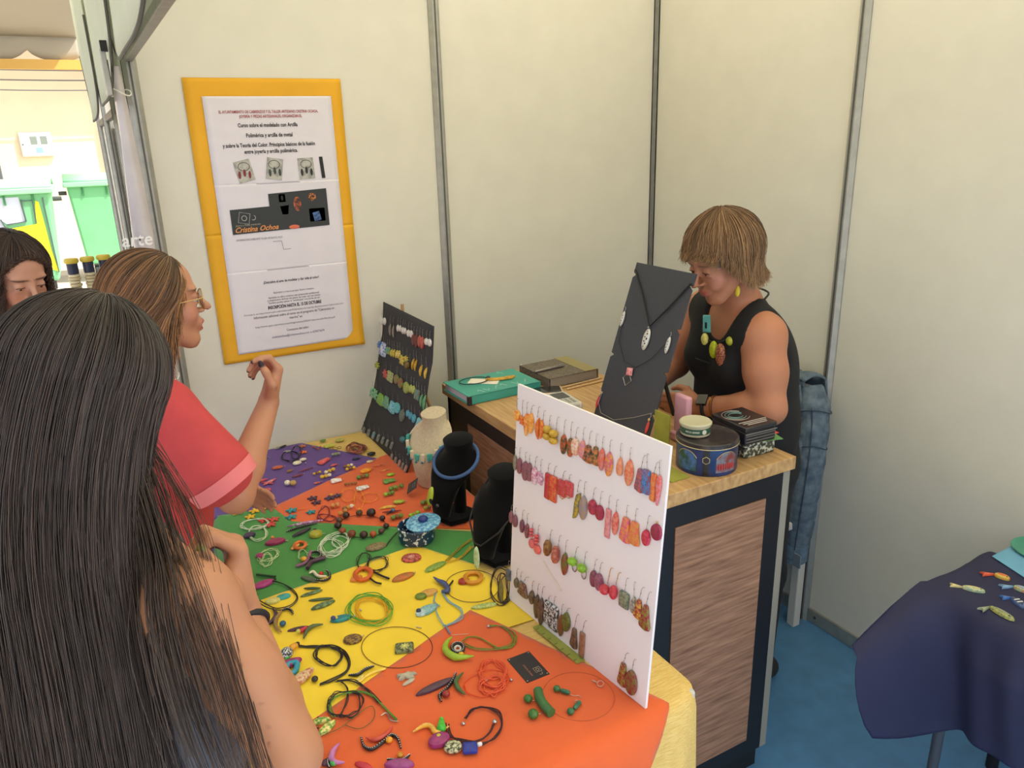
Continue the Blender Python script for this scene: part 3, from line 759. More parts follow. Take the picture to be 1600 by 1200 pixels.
TN = M((36, 60, 116), 0.3, rgb2=(24, 34, 70), scale=14, mix=(.4, .65))
o = thing('biscuit_tin', 'round dark blue biscuit tin with pictures and a black lid', 'tin', (1.262, 1.322, CT), 0.12)
R_ = 0.075
MB().lathe([(R_ - 0.001, 0), (R_, 0.002), (R_, 0.071)], 40).build('body', TN, o)
MB().lathe([(R_ + 0.002, 0.071), (R_ + 0.002, 0.080), (R_ - 0.002, 0.082), (R_ - 0.010, 0.0795), (0.03, 0.0800), (0.001, 0.0800)], 40).build('lid', M((40, 36, 44), .35, rgb2=(84, 72, 66), scale=45, mix=(.5, .75)), o)
MB().tube([((R_ + 0.002) * math.cos(a), (R_ + 0.002) * math.sin(a), 0.070) for a in np.linspace(0, 2 * PI, 48)[:-1]], 0.0011, 5, True).build('rim', M((196, 186, 150), .3, .6), o)
def arcpatch(a0, a1, z0, z1, r, arch=0.0):
    g = MB(); g.grid(lambda u, v: (r * math.cos(a0 + (a1 - a0) * u), r * math.sin(a0 + (a1 - a0) * u), z0 + v * (z1 - z0 - arch * abs(2 * u - 1) ** 2.5)), 14, 6); return g
ca = math.atan2(-1.322, -1.262) - 0.12
for a0, a1, c1, c2, s_ in ((ca - 1.05, ca - 0.30, (40, 80, 60), (70, 110, 170), 40), (ca + 0.32, ca + 1.1, (130, 60, 56), (110, 120, 130), 60)):
    arcpatch(a0, a1, 0.010, 0.062, R_ + 0.0006, 0.016).build('picture', M(c1, .35, rgb2=c2, scale=s_, mix=(.42, .58)), o)
    g = MB(); g.tube([((R_ + 0.001) * math.cos(a0 + (a1 - a0) * u), (R_ + 0.001) * math.sin(a0 + (a1 - a0) * u), 0.062 - 0.016 * abs(2 * u - 1) ** 2.5) for u in np.linspace(0, 1, 16)], 0.0008, 4); g.build('picture_border', M((190, 170, 120), .4, .5), o)
for k in range(7):                       # the row of red coated guards in one picture
    a = ca + 0.42 + k * 0.085
    MB().ell(((R_ + 0.001) * math.cos(a), (R_ + 0.001) * math.sin(a), 0.025), (0.0025, 0.0025, 0.009)).build('printed_guard', M((176, 50, 44), .5), o)
arcpatch(ca - 0.10, ca + 0.10, 0.002, 0.070, R_ + 0.0006).build('label_strip', M((24, 24, 28), .4), o)
MB().lathe([(0.010, 0), (0.010, 0.0012)], 6, ((R_ + 0.0004) * math.cos(ca), (R_ + 0.0004) * math.sin(ca), 0.043), R=Matrix.Rotation(ca, 3, 'Z') @ Matrix.Rotation(PI / 2, 3, 'Y')).build('badge', M((205, 185, 130), .4, .4), o)
MB().lathe([(0.0085, 0.0012), (0.0085, 0.0020)], 6, ((R_ + 0.0004) * math.cos(ca), (R_ + 0.0004) * math.sin(ca), 0.043), R=Matrix.Rotation(ca, 3, 'Z') @ Matrix.Rotation(PI / 2, 3, 'Y')).build('badge_face', M((30, 28, 30), .4), o)
o = thing('round_can', 'small round can with cream lid and green label on the blue tin', 'can', (1.243, 1.346, CT + 0.0825), 0.1)
MB().lathe([(0.036, 0), (0.037, 0.003), (0.037, 0.024)], 32).build('body', M((206, 196, 166), .4), o)
MB().lathe([(0.0375, 0.006), (0.0375, 0.021)], 32).build('label_band', M((40, 84, 66), .5), o)
MB().lathe([(0.039, 0.024), (0.040, 0.026), (0.040, 0.030), (0.037, 0.033), (0.030, 0.032), (0.001, 0.032)], 32).build('lid', M((190, 186, 158), .4), o)
cb2 = math.atan2(-1.346, -1.243) - 0.1
for k, ch in enumerate('PATE DE CAMPAGNE'):
    if ch == ' ': continue
    a = cb2 - 0.62 + k * 0.058
    text_mesh('letter', ch, 0.0062, M((226, 226, 214), .6), o, frame(Vector((0.0379 * math.cos(a), 0.0379 * math.sin(a), 0.0115)), (-math.sin(a), math.cos(a), 0), (0, 0, 1)))
a = cb2 + 0.62
MB().lathe([(0.006, 0), (0.006, 0.001)], 16, (0.0375 * math.cos(a), 0.0375 * math.sin(a), 0.0135), R=Matrix.Rotation(a, 3, 'Z') @ Matrix.Rotation(PI / 2, 3, 'Y')).build('seal', M((214, 214, 196), .5), o)

def tin_box(name, label, c, d, rz, body, lidm, lidh=0.014):
    o = thing(name, label, 'tin', c, rz)
    MB().box((0, 0, (d[2] - lidh) / 2), (d[0] - 0.003, d[1] - 0.003, d[2] - lidh)).build('body', body, o, bevel=0.004)
    MB().box((0, 0, d[2] - lidh / 2), (d[0], d[1], lidh)).build('lid', lidm, o, bevel=0.003)
    return o
PLAID = M((62, 66, 56), .4, rgb2=(200, 204, 190), scale=110, kind='voronoi', mix=(.5, .72))
o = tin_box('plaid_tin', 'small black and white patterned tin under the black tin', (1.418, 1.338, CT), (0.105, 0.095, 0.044), -0.04, PLAID, PLAID)
o = tin_box('black_tin', 'black rectangular tin with silver lettering and swirl emblem', (1.396, 1.335, CT + 0.0475), (0.104, 0.128, 0.048), -0.04, M((34, 30, 34), .35), M((38, 34, 38), .3))
for k in range(3): MB().tube([(0.0 + (0.02 + 0.008 * k) * math.cos(q) - 0.01, 0.02 + (0.016 + 0.009 * k) * math.sin(q), 0.0484) for q in np.linspace(0.3 * k, 5.6, 26)], 0.0008, 4).build('emblem_line', M((130, 170, 170) if k < 2 else (190, 170, 170), .3, .6), o)
for k in range(3): MB().box((0.0, -0.030 - 0.009 * k, 0.0484), (0.09 - 0.014 * k, 0.003, 0.0008)).build('lettering_line', M((190, 180, 176), .4), o)
MB().box((0, -0.0645, 0.03), (0.104, 0.001, 0.0015)).build('edge_line', M((180, 176, 170), .3, .6), o)
for k in range(3): MB().box((0, -0.063, 0.008 + 0.008 * k), (0.096, 0.0012, 0.002)).build('edge_line', M((110, 104, 100), .4), o)
for k, (c, x, lb) in enumerate((((206, 66, 72), 0.052, 'red card sticking out between the two stacked tins'), ((96, 150, 90), 0.02, 'green and cream card between the two stacked tins'))):
    g = MB().box((0, 0, 0), (0.09, 0.055, 0.0009)); o = g.build('paper_card', M(c, .6), loc=(1.415 + x * 0.6, 1.300 + 0.03 * (1 - k), CT + 0.0447 + 0.0011 * k), rot=(0, 0, -0.1 - 0.2 * k)); tag(o, lb, 'card')

# ------------------------------------------------------------------ necklace busts on the table
def tiltz(z): return float(np.interp(z, [0.03, 0.09, 0.145, 0.170, 0.195, 0.24], [0, 0.25, 0.75, 0.85, 0.45, 0.18]))
def collar(sections, z, out, n=40):
    c, rx, ry = (float(np.interp(z, [q[0] for q in sections], [q[i] for q in sections])) for i in (1, 2, 3))
    return [(c + (rx + out) * math.cos(a), (ry + out) * math.sin(a), z + (rx + out) * math.cos(a) * tiltz(z)) for a in np.linspace(0, 2 * PI, n + 1)[:-1]]
def bust(name, label, loc, rz, mat, sections, base=None, s=1.0):
    o = thing(name, label, 'bust', loc, rz)
    g = MB(); n = 32; vs = []
    for z, c, rx, ry in sections:
        for j in range(n):
            a = 2 * PI * j / n
            ox = rx * math.copysign(abs(math.cos(a)) ** 0.8, math.cos(a)); vs.append(((c + ox) * s, ry * math.sin(a) * s, (z + ox * tiltz(z)) * s))
    k = len(sections)
    g.add(vs, [(i * n + j, i * n + (j + 1) % n, (i + 1) * n + (j + 1) % n, (i + 1) * n + j) for i in range(k - 1) for j in range(n)] + [tuple(range(n - 1, -1, -1)), tuple((k - 1) * n + j for j in range(n))])
    g.build('body', mat, o, sharp=60)
    if base:
        g = MB(); g.prism(base, 0, 0.014); g.build('base_plate', mat, o, bevel=0.003)
        g = MB(); g.tube([(0.018, 0, 0.01), (0.022, 0, 0.10), (0.02, 0, 0.17)], [0.020, 0.017, 0.02], 12); g.build('column', mat, o)
    return o
LIN = M((206, 190, 160), 0.85, var=0.05, scale=150, bump=0.4, bscale=500)
VEL = M((9, 9, 10), 0.95, sheen=0.08, spec=0.1)
SEC_L = [(0, -0.004, 0.034, 0.040), (0.02, -0.010, 0.034, 0.040), (0.07, -0.018, 0.036, 0.042), (0.11, -0.014, 0.042, 0.052), (0.145, -0.002, 0.048, 0.070), (0.165, 0.010, 0.046, 0.078),
         (0.180, 0.020, 0.040, 0.066), (0.192, 0.027, 0.034, 0.046), (0.212, 0.030, 0.033, 0.040), (0.232, 0.026, 0.036, 0.041), (0.2325, 0.026, 0.033, 0.038)]
lb_ = bust('linen_bust', 'beige linen neck bust wearing a turquoise stone necklace', (0.825, 2.085, TOP), 0.35, LIN, SEC_L)
SEC_B = [(0.024, -0.058, 0.006, 0.012), (0.030, -0.056, 0.014, 0.030), (0.07, -0.052, 0.018, 0.040), (0.115, -0.034, 0.028, 0.050), (0.145, -0.014, 0.040, 0.064), (0.168, 0.004, 0.046, 0.074),
         (0.182, 0.014, 0.042, 0.064), (0.194, 0.022, 0.036, 0.048), (0.212, 0.026, 0.034, 0.042), (0.236, 0.024, 0.038, 0.045), (0.238, 0.024, 0.034, 0.041)]
BASE = [(-0.052, -0.030), (-0.052, 0.030), (-0.012, 0.048), (0.040, 0.048), (0.052, 0.02), (0.052, -0.02), (0.040, -0.048), (-0.012, -0.048)]
bust('velvet_bust', 'black velvet bust with a thick blue cord and lime pendant', (0.795, 1.835, TOP), 0.35, VEL, SEC_B, BASE)
bust('velvet_bust', 'black velvet bust with a pale green leaf pendant beside the white board', (0.800, 1.572, TOP), 0.30, VEL, SEC_B, BASE)
# necklaces worn by the busts
cr_ = (0.35)
def bframe(loc, rz): return Matrix.Translation(loc) @ Matrix.Rotation(rz, 4, 'Z')
o = thing('turquoise_necklace', 'turquoise and cream square bead necklace on the linen bust', 'necklace', (0.825, 2.085, TOP), 0.35)
TQ, CRM = M((70, 176, 166), .35, var=.1, scale=80), M((224, 214, 192), .5)
loop = [(x - 0.004 * (x < 0), y, z - 0.012 * max(0, -math.cos(2 * PI * i / 40))) for i, (x, y, z) in enumerate(collar(SEC_L, 0.160, 0.005))]
MB().tube(loop, 0.0018, 6, True).build('cord', CRM, o)
for i, q in enumerate(np.linspace(0.62 * PI, 1.38 * PI, 9)):
    k = int(round(q / (2 * PI) * 40)) % 40; p_ = loop[k]
    Rz = Matrix.Rotation(q, 3, 'Z')
    MB().box((p_[0] - 0.004, p_[1], p_[2]), (0.008, 0.017, 0.02) if i % 2 == 0 else (0.01, 0.012, 0.026), Rz).build('bead', TQ if i % 2 == 0 else CRM, o, bevel=0.0015)
    MB().ell((p_[0] - 0.010, p_[1], p_[2] - 0.013), (0.004, 0.004, 0.004)).build('small_bead', M((60, 140, 160), .2), o)
MB().ell(loop[0], (0.003, 0.003, 0.003)).build('clasp', STEEL, o)
o = thing('cord_necklace', 'thick blue cord necklace with lime crescent pendant on the velvet bust', 'necklace', (0.795, 1.835, TOP), 0.35)
loop = collar(SEC_B, 0.178, 0.0075, 48)
MB().tube(loop, 0.0052, 10, True).build('cord', M((62, 92, 140), .7, var=.08, scale=200), o)
MB().ell(loop[0], (0.007, 0.004, 0.007)).build('clasp', STEEL, o)
LIME = M((176, 196, 52), .4)
MB().pillow([(0.011 * math.sin(a), 0.028 * math.cos(a)) for a in np.linspace(0, 2 * PI, 20)[:-1]], 0.008, M4=frame(Vector((-0.078, 0.014, 0.092)), (-0.25, -1, 0), (0.25, 0.0, 1))).build('lime_leaf', LIME, o)
MB().ell((-0.086, 0.008, 0.082), (0.004, 0.006, 0.009)).build('black_inset', BLACK, o)
MB().ell((-0.080, -0.012, 0.072), (0.005, 0.005, 0.005)).build('end_bead', M((60, 62, 66), .2), o)
o = thing('cord_necklace', 'black cord necklace with long pale green leaf pendant on the velvet bust', 'necklace', (0.800, 1.572, TOP), 0.30)
MB().tube([(0.062, -0.02, 0.222), (0.030, -0.062, 0.196), (-0.010, -0.068, 0.155), (-0.052, -0.050, 0.110), (-0.078, -0.012, 0.070), (-0.078, 0.012, 0.070), (-0.056, 0.050, 0.110), (-0.012, 0.070, 0.155), (0.03, 0.062, 0.196), (0.062, 0.02, 0.222)], 0.0024, 6).build('cord', BLACK, o)
MB().pillow(leaf(0.064, 0.017), 0.006, M4=frame(Vector((-0.082, 0.0, 0.034)), (0.1, -1, 0), (0.02, 0, 1))).build('leaf', M((176, 206, 150), .4, rgb2=(206, 224, 180), scale=120), o)

# lidded pot and the leaning card
POT = M((30, 60, 92), .4, rgb2=(226, 234, 240), scale=90, kind='noise', mix=(.56, .60))
o = thing('lidded_pot', 'small blue and white speckled clay pot with lighter blue lid ajar', 'pot', (0.648, 1.772, TOP), 0.3)
MB().lathe([(0.040, 0), (0.047, 0.003), (0.050, 0.012), (0.049, 0.038), (0.051, 0.044), (0.048, 0.046), (0.045, 0.040), (0.043, 0.006), (0.001, 0.005)], 36).build('body', POT, o)
MB().lathe([(0.047, 0), (0.048, 0.004), (0.04, 0.007), (0.012, 0.009), (0.001, 0.009)], 36, (0.018, -0.010, 0.046), R=Matrix.Rotation(-0.10, 3, 'Y')).build('lid', M((70, 140, 190), .4, rgb2=(150, 206, 230), scale=110, mix=(.45, .6)), o)
MB().ell((0.017, -0.010, 0.060), (0.014, 0.014, 0.009), 18, 10).build('knob', M((38, 58, 128), .35), o)
o = thing('name_card', 'small black card with the maker sign leaning on the linen bust', 'card', (0.742, 2.035, TOP), 0)
ncf = frame(Vector((0.0, 0.0, 0.031)), (0.35, -0.70, 0.62), (0.50, 0.62, 0.58))
MB().box((0, 0, 0), (0.052, 0.036, 0.0012), ncf.to_3x3()).build('card', M((50, 50, 54), .5), o, loc=(0, 0, 0.031))
for M4, nm in ((ncf @ Matrix.Translation((0.008, 0, 0.0010)), 'printed_sign'),):
    MB().tube([M4 @ Vector((x, y, 0)) for x, y in ((-0.006, -0.006), (0.006, -0.006), (0.006, 0.006), (-0.006, 0.006))], 0.0004, 4, True).build('printed_sign', M((190, 170, 160), .6), o)
text_mesh('printed_text', 'Cristina Ochoa', 0.006, M((190, 110, 100), .6), o, ncf @ Matrix.Translation((-0.013, 0, 0.0010)) @ Matrix.Rotation(PI / 2, 4, 'Z'), 'CENTER', .3)
o = thing('name_card', 'black visiting card with a gold square sign on the orange cloth', 'card', (0.6437, 1.1575, TOP), 0)
MB().box((0, 0, 0.0005), (0.0535, 0.0845, 0.001)).build('card', M((38, 38, 42), .5), o)
GP = M((206, 186, 150), .5)
for x, y in ((-0.023, 0.038), (0.023, 0.038), (0.023, -0.038), (-0.023, -0.038)): MB().lathe([(0.0012, 0.001), (0.0012, 0.0016)], 8, (x, y, 0)).build('corner_dot', GP, o)
MB().tube([(0.012 + x, -0.018 + y, 0.0013) for x, y in ((-0.007, -0.007), (0.007, -0.007), (0.007, 0.007), (-0.007, 0.007))], 0.0004, 4, True).build('printed_sign', GP, o)
MB().tube([(0.012 + 0.0035 * math.cos(q), -0.018 + 0.0035 * math.sin(q), 0.0013) for q in np.linspace(0, 2 * PI, 15)[:-1]], 0.0004, 4, True).build('printed_sign', GP, o)
MB().tube([(0.012 + 0.0038 * math.cos(q), -0.031 + 0.0038 * math.sin(q), 0.0013) for q in np.linspace(-2.6, 0.6, 12)], 0.0004, 4).build('printed_sign', GP, o)
text_mesh('printed_text', 'Cristina Ochoa', 0.0062, M((200, 130, 110), .6), o, Matrix.Translation((-0.008, -0.010, 0.0014)) @ Matrix.Rotation(-PI / 2, 4, 'Z'), 'CENTER', .35)
OLS = thing('olive_strip', 'olive green notched strip lying at the foot of the white board', 'strip', (0.738, 1.19, TOP), 0.10)
MB().box((0, 0, 0.001), (0.022, 0.155, 0.002)).build('strip', M((150, 156, 70), .5, var=.04, scale=40), OLS)
for k in range(-3, 4): MB().box((-0.007, 0.022 * k, 0.0022), (0.008, 0.0012, 0.0006)).build('mark', M((90, 96, 50), .6), OLS)
# ------------------------------------------------------------------ outside: building, bins, the stalls across the lane
g = MB(); g.b2((-14, 16.0, -0.1), (10, 16.3, 6.0)); o = g.build('house_wall', M((246, 226, 192), 0.9, var=0.02, scale=2, bump=0.15, bscale=40)); tag(o, 'cream rendered house wall closing the lane behind the bins', 'building')
o = thing('meter_cabinet', 'white wall mounted meter cabinet with small windows on the house wall', 'cabinet', (-0.49, 15.99, 1.70))
MB().b2((-0.24, -0.06, 0), (0.24, 0, 0.40)).build('box', M((232, 232, 226), .5), o, bevel=0.01)
MB().b2((-0.22, -0.068, 0.02), (0.22, -0.06, 0.38)).build('door', M((240, 240, 236), .45), o, bevel=0.006)
for x in (-0.03, 0.12): MB().b2((x - 0.05, -0.073, 0.20), (x + 0.05, -0.067, 0.33)).build('window', M((140, 150, 140), .2), o)
MB().b2((-0.02, -0.073, 0.06), (0.08, -0.067, 0.15)).build('window', M((150, 180, 200), .2), o)
MB().ell((-0.20, -0.072, 0.20), (0.012, 0.006, 0.012)).build('lock', ALU_D, o)
for k in range(4):
    g = MB(); g.tube([(-4 + 8 * u, 15.75 - 0.03 * k, 3.28 - 0.11 * k - (0.10 + 0.08 * k) * 4 * u * (1 - u) * 0.6) for u in np.linspace(0, 1, 24)], 0.012, 5)
    tag(g.build('overhead_cable', M((120, 116, 112), .7)), 'thin grey overhead cable strung along the house wall', 'cable', 'cables on the house wall')
o = thing('drainpipe', 'slim grey pipe with brackets rising beside the green bin', 'pipe', (0.60, 15.9, 0))
MB().tube([(0, 0, 0), (0, 0, 4.5)], 0.03, 10).build('pipe', M((150, 146, 140), .5), o)
for z in (0.9, 1.55): MB().box((0, 0, z), (0.1, 0.08, 0.05)).build('bracket', ALU_D, o)
o = thing('wall_post', 'dark grey post standing against the house wall', 'post', (-1.12, 15.6, 0))
MB().b2((-0.06, -0.06, 0), (0.06, 0.06, 1.95)).build('shaft', M((96, 98, 104), .6), o); MB().b2((-0.08, -0.08, 1.95), (0.08, 0.08, 1.99)).build('cap', M((96, 98, 104), .6), o)

GB, GBL = M((120, 190, 136), 0.5, var=0.03, scale=4), M((146, 206, 160), 0.5)
def bin_(x, y, label, graffiti):
    o = thing('waste_bin', label, 'bin', (x, y, 0))
    w = 1.28
    g = MB(); vs = []
    for z, sx, sy in ((0.22, 0.86, 0.86), (0.30, 0.88, 0.88), (1.32, 1, 1)):
        vs += [(-w / 2 * sx, -0.5 * sy, z), (w / 2 * sx, -0.5 * sy, z), (w / 2 * sx, 0.5 * sy, z), (-w / 2 * sx, 0.5 * sy, z)]
    g.add(vs, [(i * 4 + j, i * 4 + (j + 1) % 4, (i + 1) * 4 + (j + 1) % 4, (i + 1) * 4 + j) for i in range(2) for j in range(4)] + [(3, 2, 1, 0), (8, 9, 10, 11)])
    bd = g.build('body', GB, o, smooth=False, bevel=0.03)
    MB().b2((-w / 2 - 0.04, -0.56, 1.30), (w / 2 + 0.04, -0.48, 1.37)).build('rim', GBL, o, bevel=0.015)
    for s_ in (-1, 1): MB().b2((s_ * w / 2 - 0.04, -0.5, 1.30), (s_ * w / 2 + 0.04, 0.52, 1.37)).build('rim', GBL, o, bevel=0.015)
    g = MB(); g.grid(lambda u, v: (-w / 2 - 0.03 + (w + 0.06) * u, -0.54 + 1.06 * v, 1.375 + 0.085 * math.sin(PI * min(1, v * 1.02)) ** 0.6), 4, 14); g.build('lid', GBL, o, solid=0.02)
    for x2 in (-0.45, -0.15, 0.15, 0.45): MB().b2((x2 - 0.012, -0.515, 1.18), (x2 + 0.012, -0.49, 1.30)).build('rib', M((60, 130, 80), .6), o)
    for sx in (-1, 1):
        MB().tube([(sx * (w / 2 + 0.01), -0.35, 1.22), (sx * (w / 2 + 0.11), -0.35, 1.22)], 0.028, 10).build('trunnion', M((70, 74, 72), .5), o)
        for sy in (-1, 1):
            wh = MB(); wh.lathe([(0.09, -0.03), (0.10, -0.02), (0.10, 0.02), (0.09, 0.03)], 18, (sx * 0.45, sy * 0.33, 0.10), R=Matrix.Rotation(PI / 2, 3, 'Y')); wh.build('wheel', M((40, 40, 42), .7), o)
            MB().box((sx * 0.45, sy * 0.33, 0.19), (0.07, 0.07, 0.08)).build('castor', ALU_D, o)
    if graffiti:
        def fy(z): return -0.5 * (0.88 + 0.12 * (z - 0.30) / 1.02) - 0.004
        def patch(pts, c, d, nm):
            vs = [(x, fy(z) - d, z) for x, z in pts]; n = len(vs)
            g = MB(); g.add(vs, [tuple(range(n))]); g.build(nm, M(c, .6, var=.02, scale=5), o, smooth=False)
        patch([(-0.60, 1.27), (0.30, 1.27), (0.32, 0.98), (0.12, 0.96), (0.06, 1.02), (0.13, 0.80), (0.46, 0.38), (-0.56, 0.34)], (206, 212, 226), 0.001, 'paint_white')
        patch([(0.46, 1.22), (0.50, 1.20), (0.53, 0.60), (0.56, 0.33), (0.40, 0.42), (0.50, 0.44), (0.10, 0.90), (0.43, 0.94)], (238, 230, 40), 0.002, 'paint_yellow')
        for ln in ([(0.32, 1.24), (0.33, 0.98), (0.12, 0.95)], [(0.07, 1.02), (0.14, 0.80), (0.50, 0.38)], [(0.55, 1.25), (0.56, 0.33)], [(0.32, 1.22), (0.44, 1.22), (0.43, 0.95)]):
            MB().tube([(x, fy(z) - 0.003, z) for x, z in ln], 0.022, 6, flat=0.25).build('paint_outline', M((84, 86, 96), .6), o)
        MB().tube([(-0.14 + 0.10 * math.cos(q), fy(0.86 + 0.12 * math.sin(q)) - 0.003, 0.86 + 0.12 * math.sin(q)) for q in np.linspace(0.0, 4.0, 18)], 0.035, 6, flat=0.25).build('paint_outline', M((84, 86, 96), .6), o)
    return o
bin_(-0.95, 11.7, 'green wheeled waste bin with grey and yellow graffiti on its front', True)
bin_(0.50, 13.0, 'plain green wheeled waste bin beside the graffitied one', False)

# stall opposite: canopy, beam with peeling paint, scalloped valance, mustard beam
o = thing('opposite_stall_awning', 'beige stall awning with scalloped valance and mustard beam across the lane', 'awning', (-1.2, 7.4, 0))
AW = cloth_trans((196, 188, 170), 0.25)
g = MB(); g.grid(lambda u, v: (-2.2 + u * 3.6, -0.9 + v * 0.95, 3.05 - 0.42 * v), 6, 6); g.build('canopy', AW, o, solid=0.004)
g = MB(); g.b2((-2.2, 0.0, 2.66), (1.4, 0.06, 2.74)); g.build('front_beam', M((156, 154, 148), .6, rgb2=(90, 88, 82), scale=9, stretch=(1, 1, 6), mix=(.55, .6)), o, smooth=False)
def scal(u): return 0.10 * abs(math.sin(PI * (u * 3.6 / 0.42 + 0.3))) ** 0.5
g = MB(); g.grid(lambda u, v: (-2.2 + 3.6 * u, 0.03, 2.66 - v * (0.10 + scal(u))), 140, 3); g.build('valance', AW, o, solid=0.003)
MB().b2((-2.2, -0.03, 2.40), (1.4, 0.03, 2.47)).build('mustard_beam', M((216, 170, 84), .6), o, smooth=False)
MB().b2((-2.2, -0.04, 0), (-2.1, 0.04, 2.7)).build('post', ALU, o)
g = MB(); g.b2((-8, 15.2, 3.9), (8, 16.9, 4.05)); tag(g.build('tiled_roof_edge', M((196, 120, 96), .8, var=.1, scale=12)), 'red tiled roof edge above the cream house wall', 'roof')

# tent valance flaps hanging over the lane, seen edge on
VAL = cloth_trans((236, 240, 226), 0.45)
VLB = ('white tent valance flap with rounded hem above the stand header', 'white tent valance flap hanging beside the metal clamp', 'white tent valance flap over the neighbouring stand')
for k, (x, y0, y1, zb, zt) in enumerate(((0.136, 1.05, 2.62, 1.985, 2.62), (0.122, 1.98, 3.62, 1.93, 2.70), (0.110, 3.0, 4.3, 1.905, 2.70))):
    g = MB(); 
    def fn(u, v, x=x, y0=y0, y1=y1, zb=zb, zt=zt):
        e = abs(2 * u - 1); z0 = zb + 0.30 * e ** 3.2
        return (x + 0.006 * math.sin(u * 9), y0 + (y1 - y0) * u, z0 + (zt - z0) * v)
    g.grid(fn, 40, 10)
    o = thing('valance_flap', VLB[k], 'valance', (0, 0, 0), group='valance flaps of the tents')
    g.build('flap', VAL, o, solid=0.002)
    MB().tube([fn(u, 0) for u in np.linspace(0, 1, 50)], 0.004, 6).build('piping', M((84, 84, 78), .7), o)
# clamp and rolled clear curtain tied to the front post
o = thing('curtain_clamp', 'grey metal clamp bracket hanging beside the front post', 'clamp', (0.112, 2.30, 1.94))
MB().box((0, 0, 0.04), (0.012, 0.03, 0.11)).build('bar', ALU, o, bevel=0.002)
MB().box((0.004, -0.01, 0.10), (0.016, 0.02, 0.025)).build('jaw', BLACK, o)
MB().box((0.006, 0.012, 0.03), (0.006, 0.012, 0.08)).build('lever', ALU_D, o)
o = thing('rolled_curtain', 'rolled plastic curtain with white handwritten lettering tied to the front post', 'curtain', (0.150, 2.60, 0))
g = MB(); g.grid(lambda u, v: ((0.012 + 0.016 * min(1, v * 2.2)) * math.cos(2 * PI * u) * (1 + 0.15 * math.sin(6 * PI * u + v * 9)), (0.012 + 0.022 * min(1, v * 2.2)) * math.sin(2 * PI * u), 2.02 - 1.02 * v), 24, 40, True)
g.build('sheet', M((196, 190, 196), .22, var=.05, scale=8, coat=.4), o, sharp=80)
for z in (1.95, 1.35, 1.1): MB().tube([(0.032 * math.cos(q), 0.038 * math.sin(q), z + 0.01 * math.sin(2 * q)) for q in np.linspace(0, 2 * PI, 20)[:-1]], 0.002, 5, True).build('tie', WHITE, o)
text_mesh('lettering', 'arte', 0.055, WHITE, o, frame(Vector((-0.024, -0.046, 1.520)), (0.92, -0.38, 0.05), (0, 0, 1)), 'CENTER', .2, .0006)
# neighbouring stand beyond the poster wall
nb = sempty('trim_2')
for y in (3.68, 4.67, 5.66):
    octpost(XF, y, 0, HW).build('post', [ALU, ALU_D], nb, smooth=False)
MB().b2((XF - 0.012, YW, 1.93), (XF + 0.012, 5.66, 1.96)).build('rail', ALU_D, nb, smooth=False)
MB().b2((XF - 0.004, YW + 0.02, 1.96), (XF + 0.004, 5.64, 2.30)).build('fascia_board', WHITE, nb, smooth=False)
MB().b2((XF + 0.05, 5.66, 0), (XF + 2.0, 5.672, HW)).build('panel', PANEL, nb, smooth=False)
MB().b2((XF + 0.03, YW + 0.04, 0), (XF + 0.04, 5.6, 1.9)).build('curtain_panel', M((176, 172, 166), .4), nb, smooth=False)
# stacks of ringed bangles with navy collars and yellow caps on a neighbour's counter
tb = thing('neighbour_counter', 'white topped counter of the stall behind the women', 'counter', (0.02, 4.30, 0))
MB().b2((-0.5, -0.25, 0.90), (0.15, 0.25, 0.93)).build('top', WHITE, tb); MB().b2((-0.48, -0.23, 0), (0.13, 0.23, 0.9)).build('body', M((200, 196, 188), .6), tb)
for k, (x, y) in enumerate(((-0.088, 4.20), (-0.021, 4.22), (0.049, 4.24))):
    o = thing('bangle_stack', 'tall stack of cream bangles with navy collar and yellow cap', 'bangle stack', (x, y, 0.9305), group='bangle stacks on the neighbour counter')
    n = 20
    for i in range(n):
        a = 0.024 if i % 2 else 0.027
        MB().lathe([(a - 0.005, 0), (a, 0.002), (a, 0.012), (a - 0.005, 0.0145)], 20, (0.002 * math.sin(i * 2.1), 0, 0.0152 * i)).build('bangle', M((226, 214, 176) if i % 2 else (206, 190, 150), .4), o)
    MB().lathe([(0.024, 0), (0.024, 0.05)], 20, (0, 0, 0.0152 * n)).build('collar', M((46, 50, 78), .4), o)
    MB().lathe([(0.028, 0), (0.032, 0.006), (0.032, 0.016), (0.028, 0.022)], 20, (0, 0, 0.0152 * n + 0.05)).build('cap', M((222, 196, 70), .4), o)
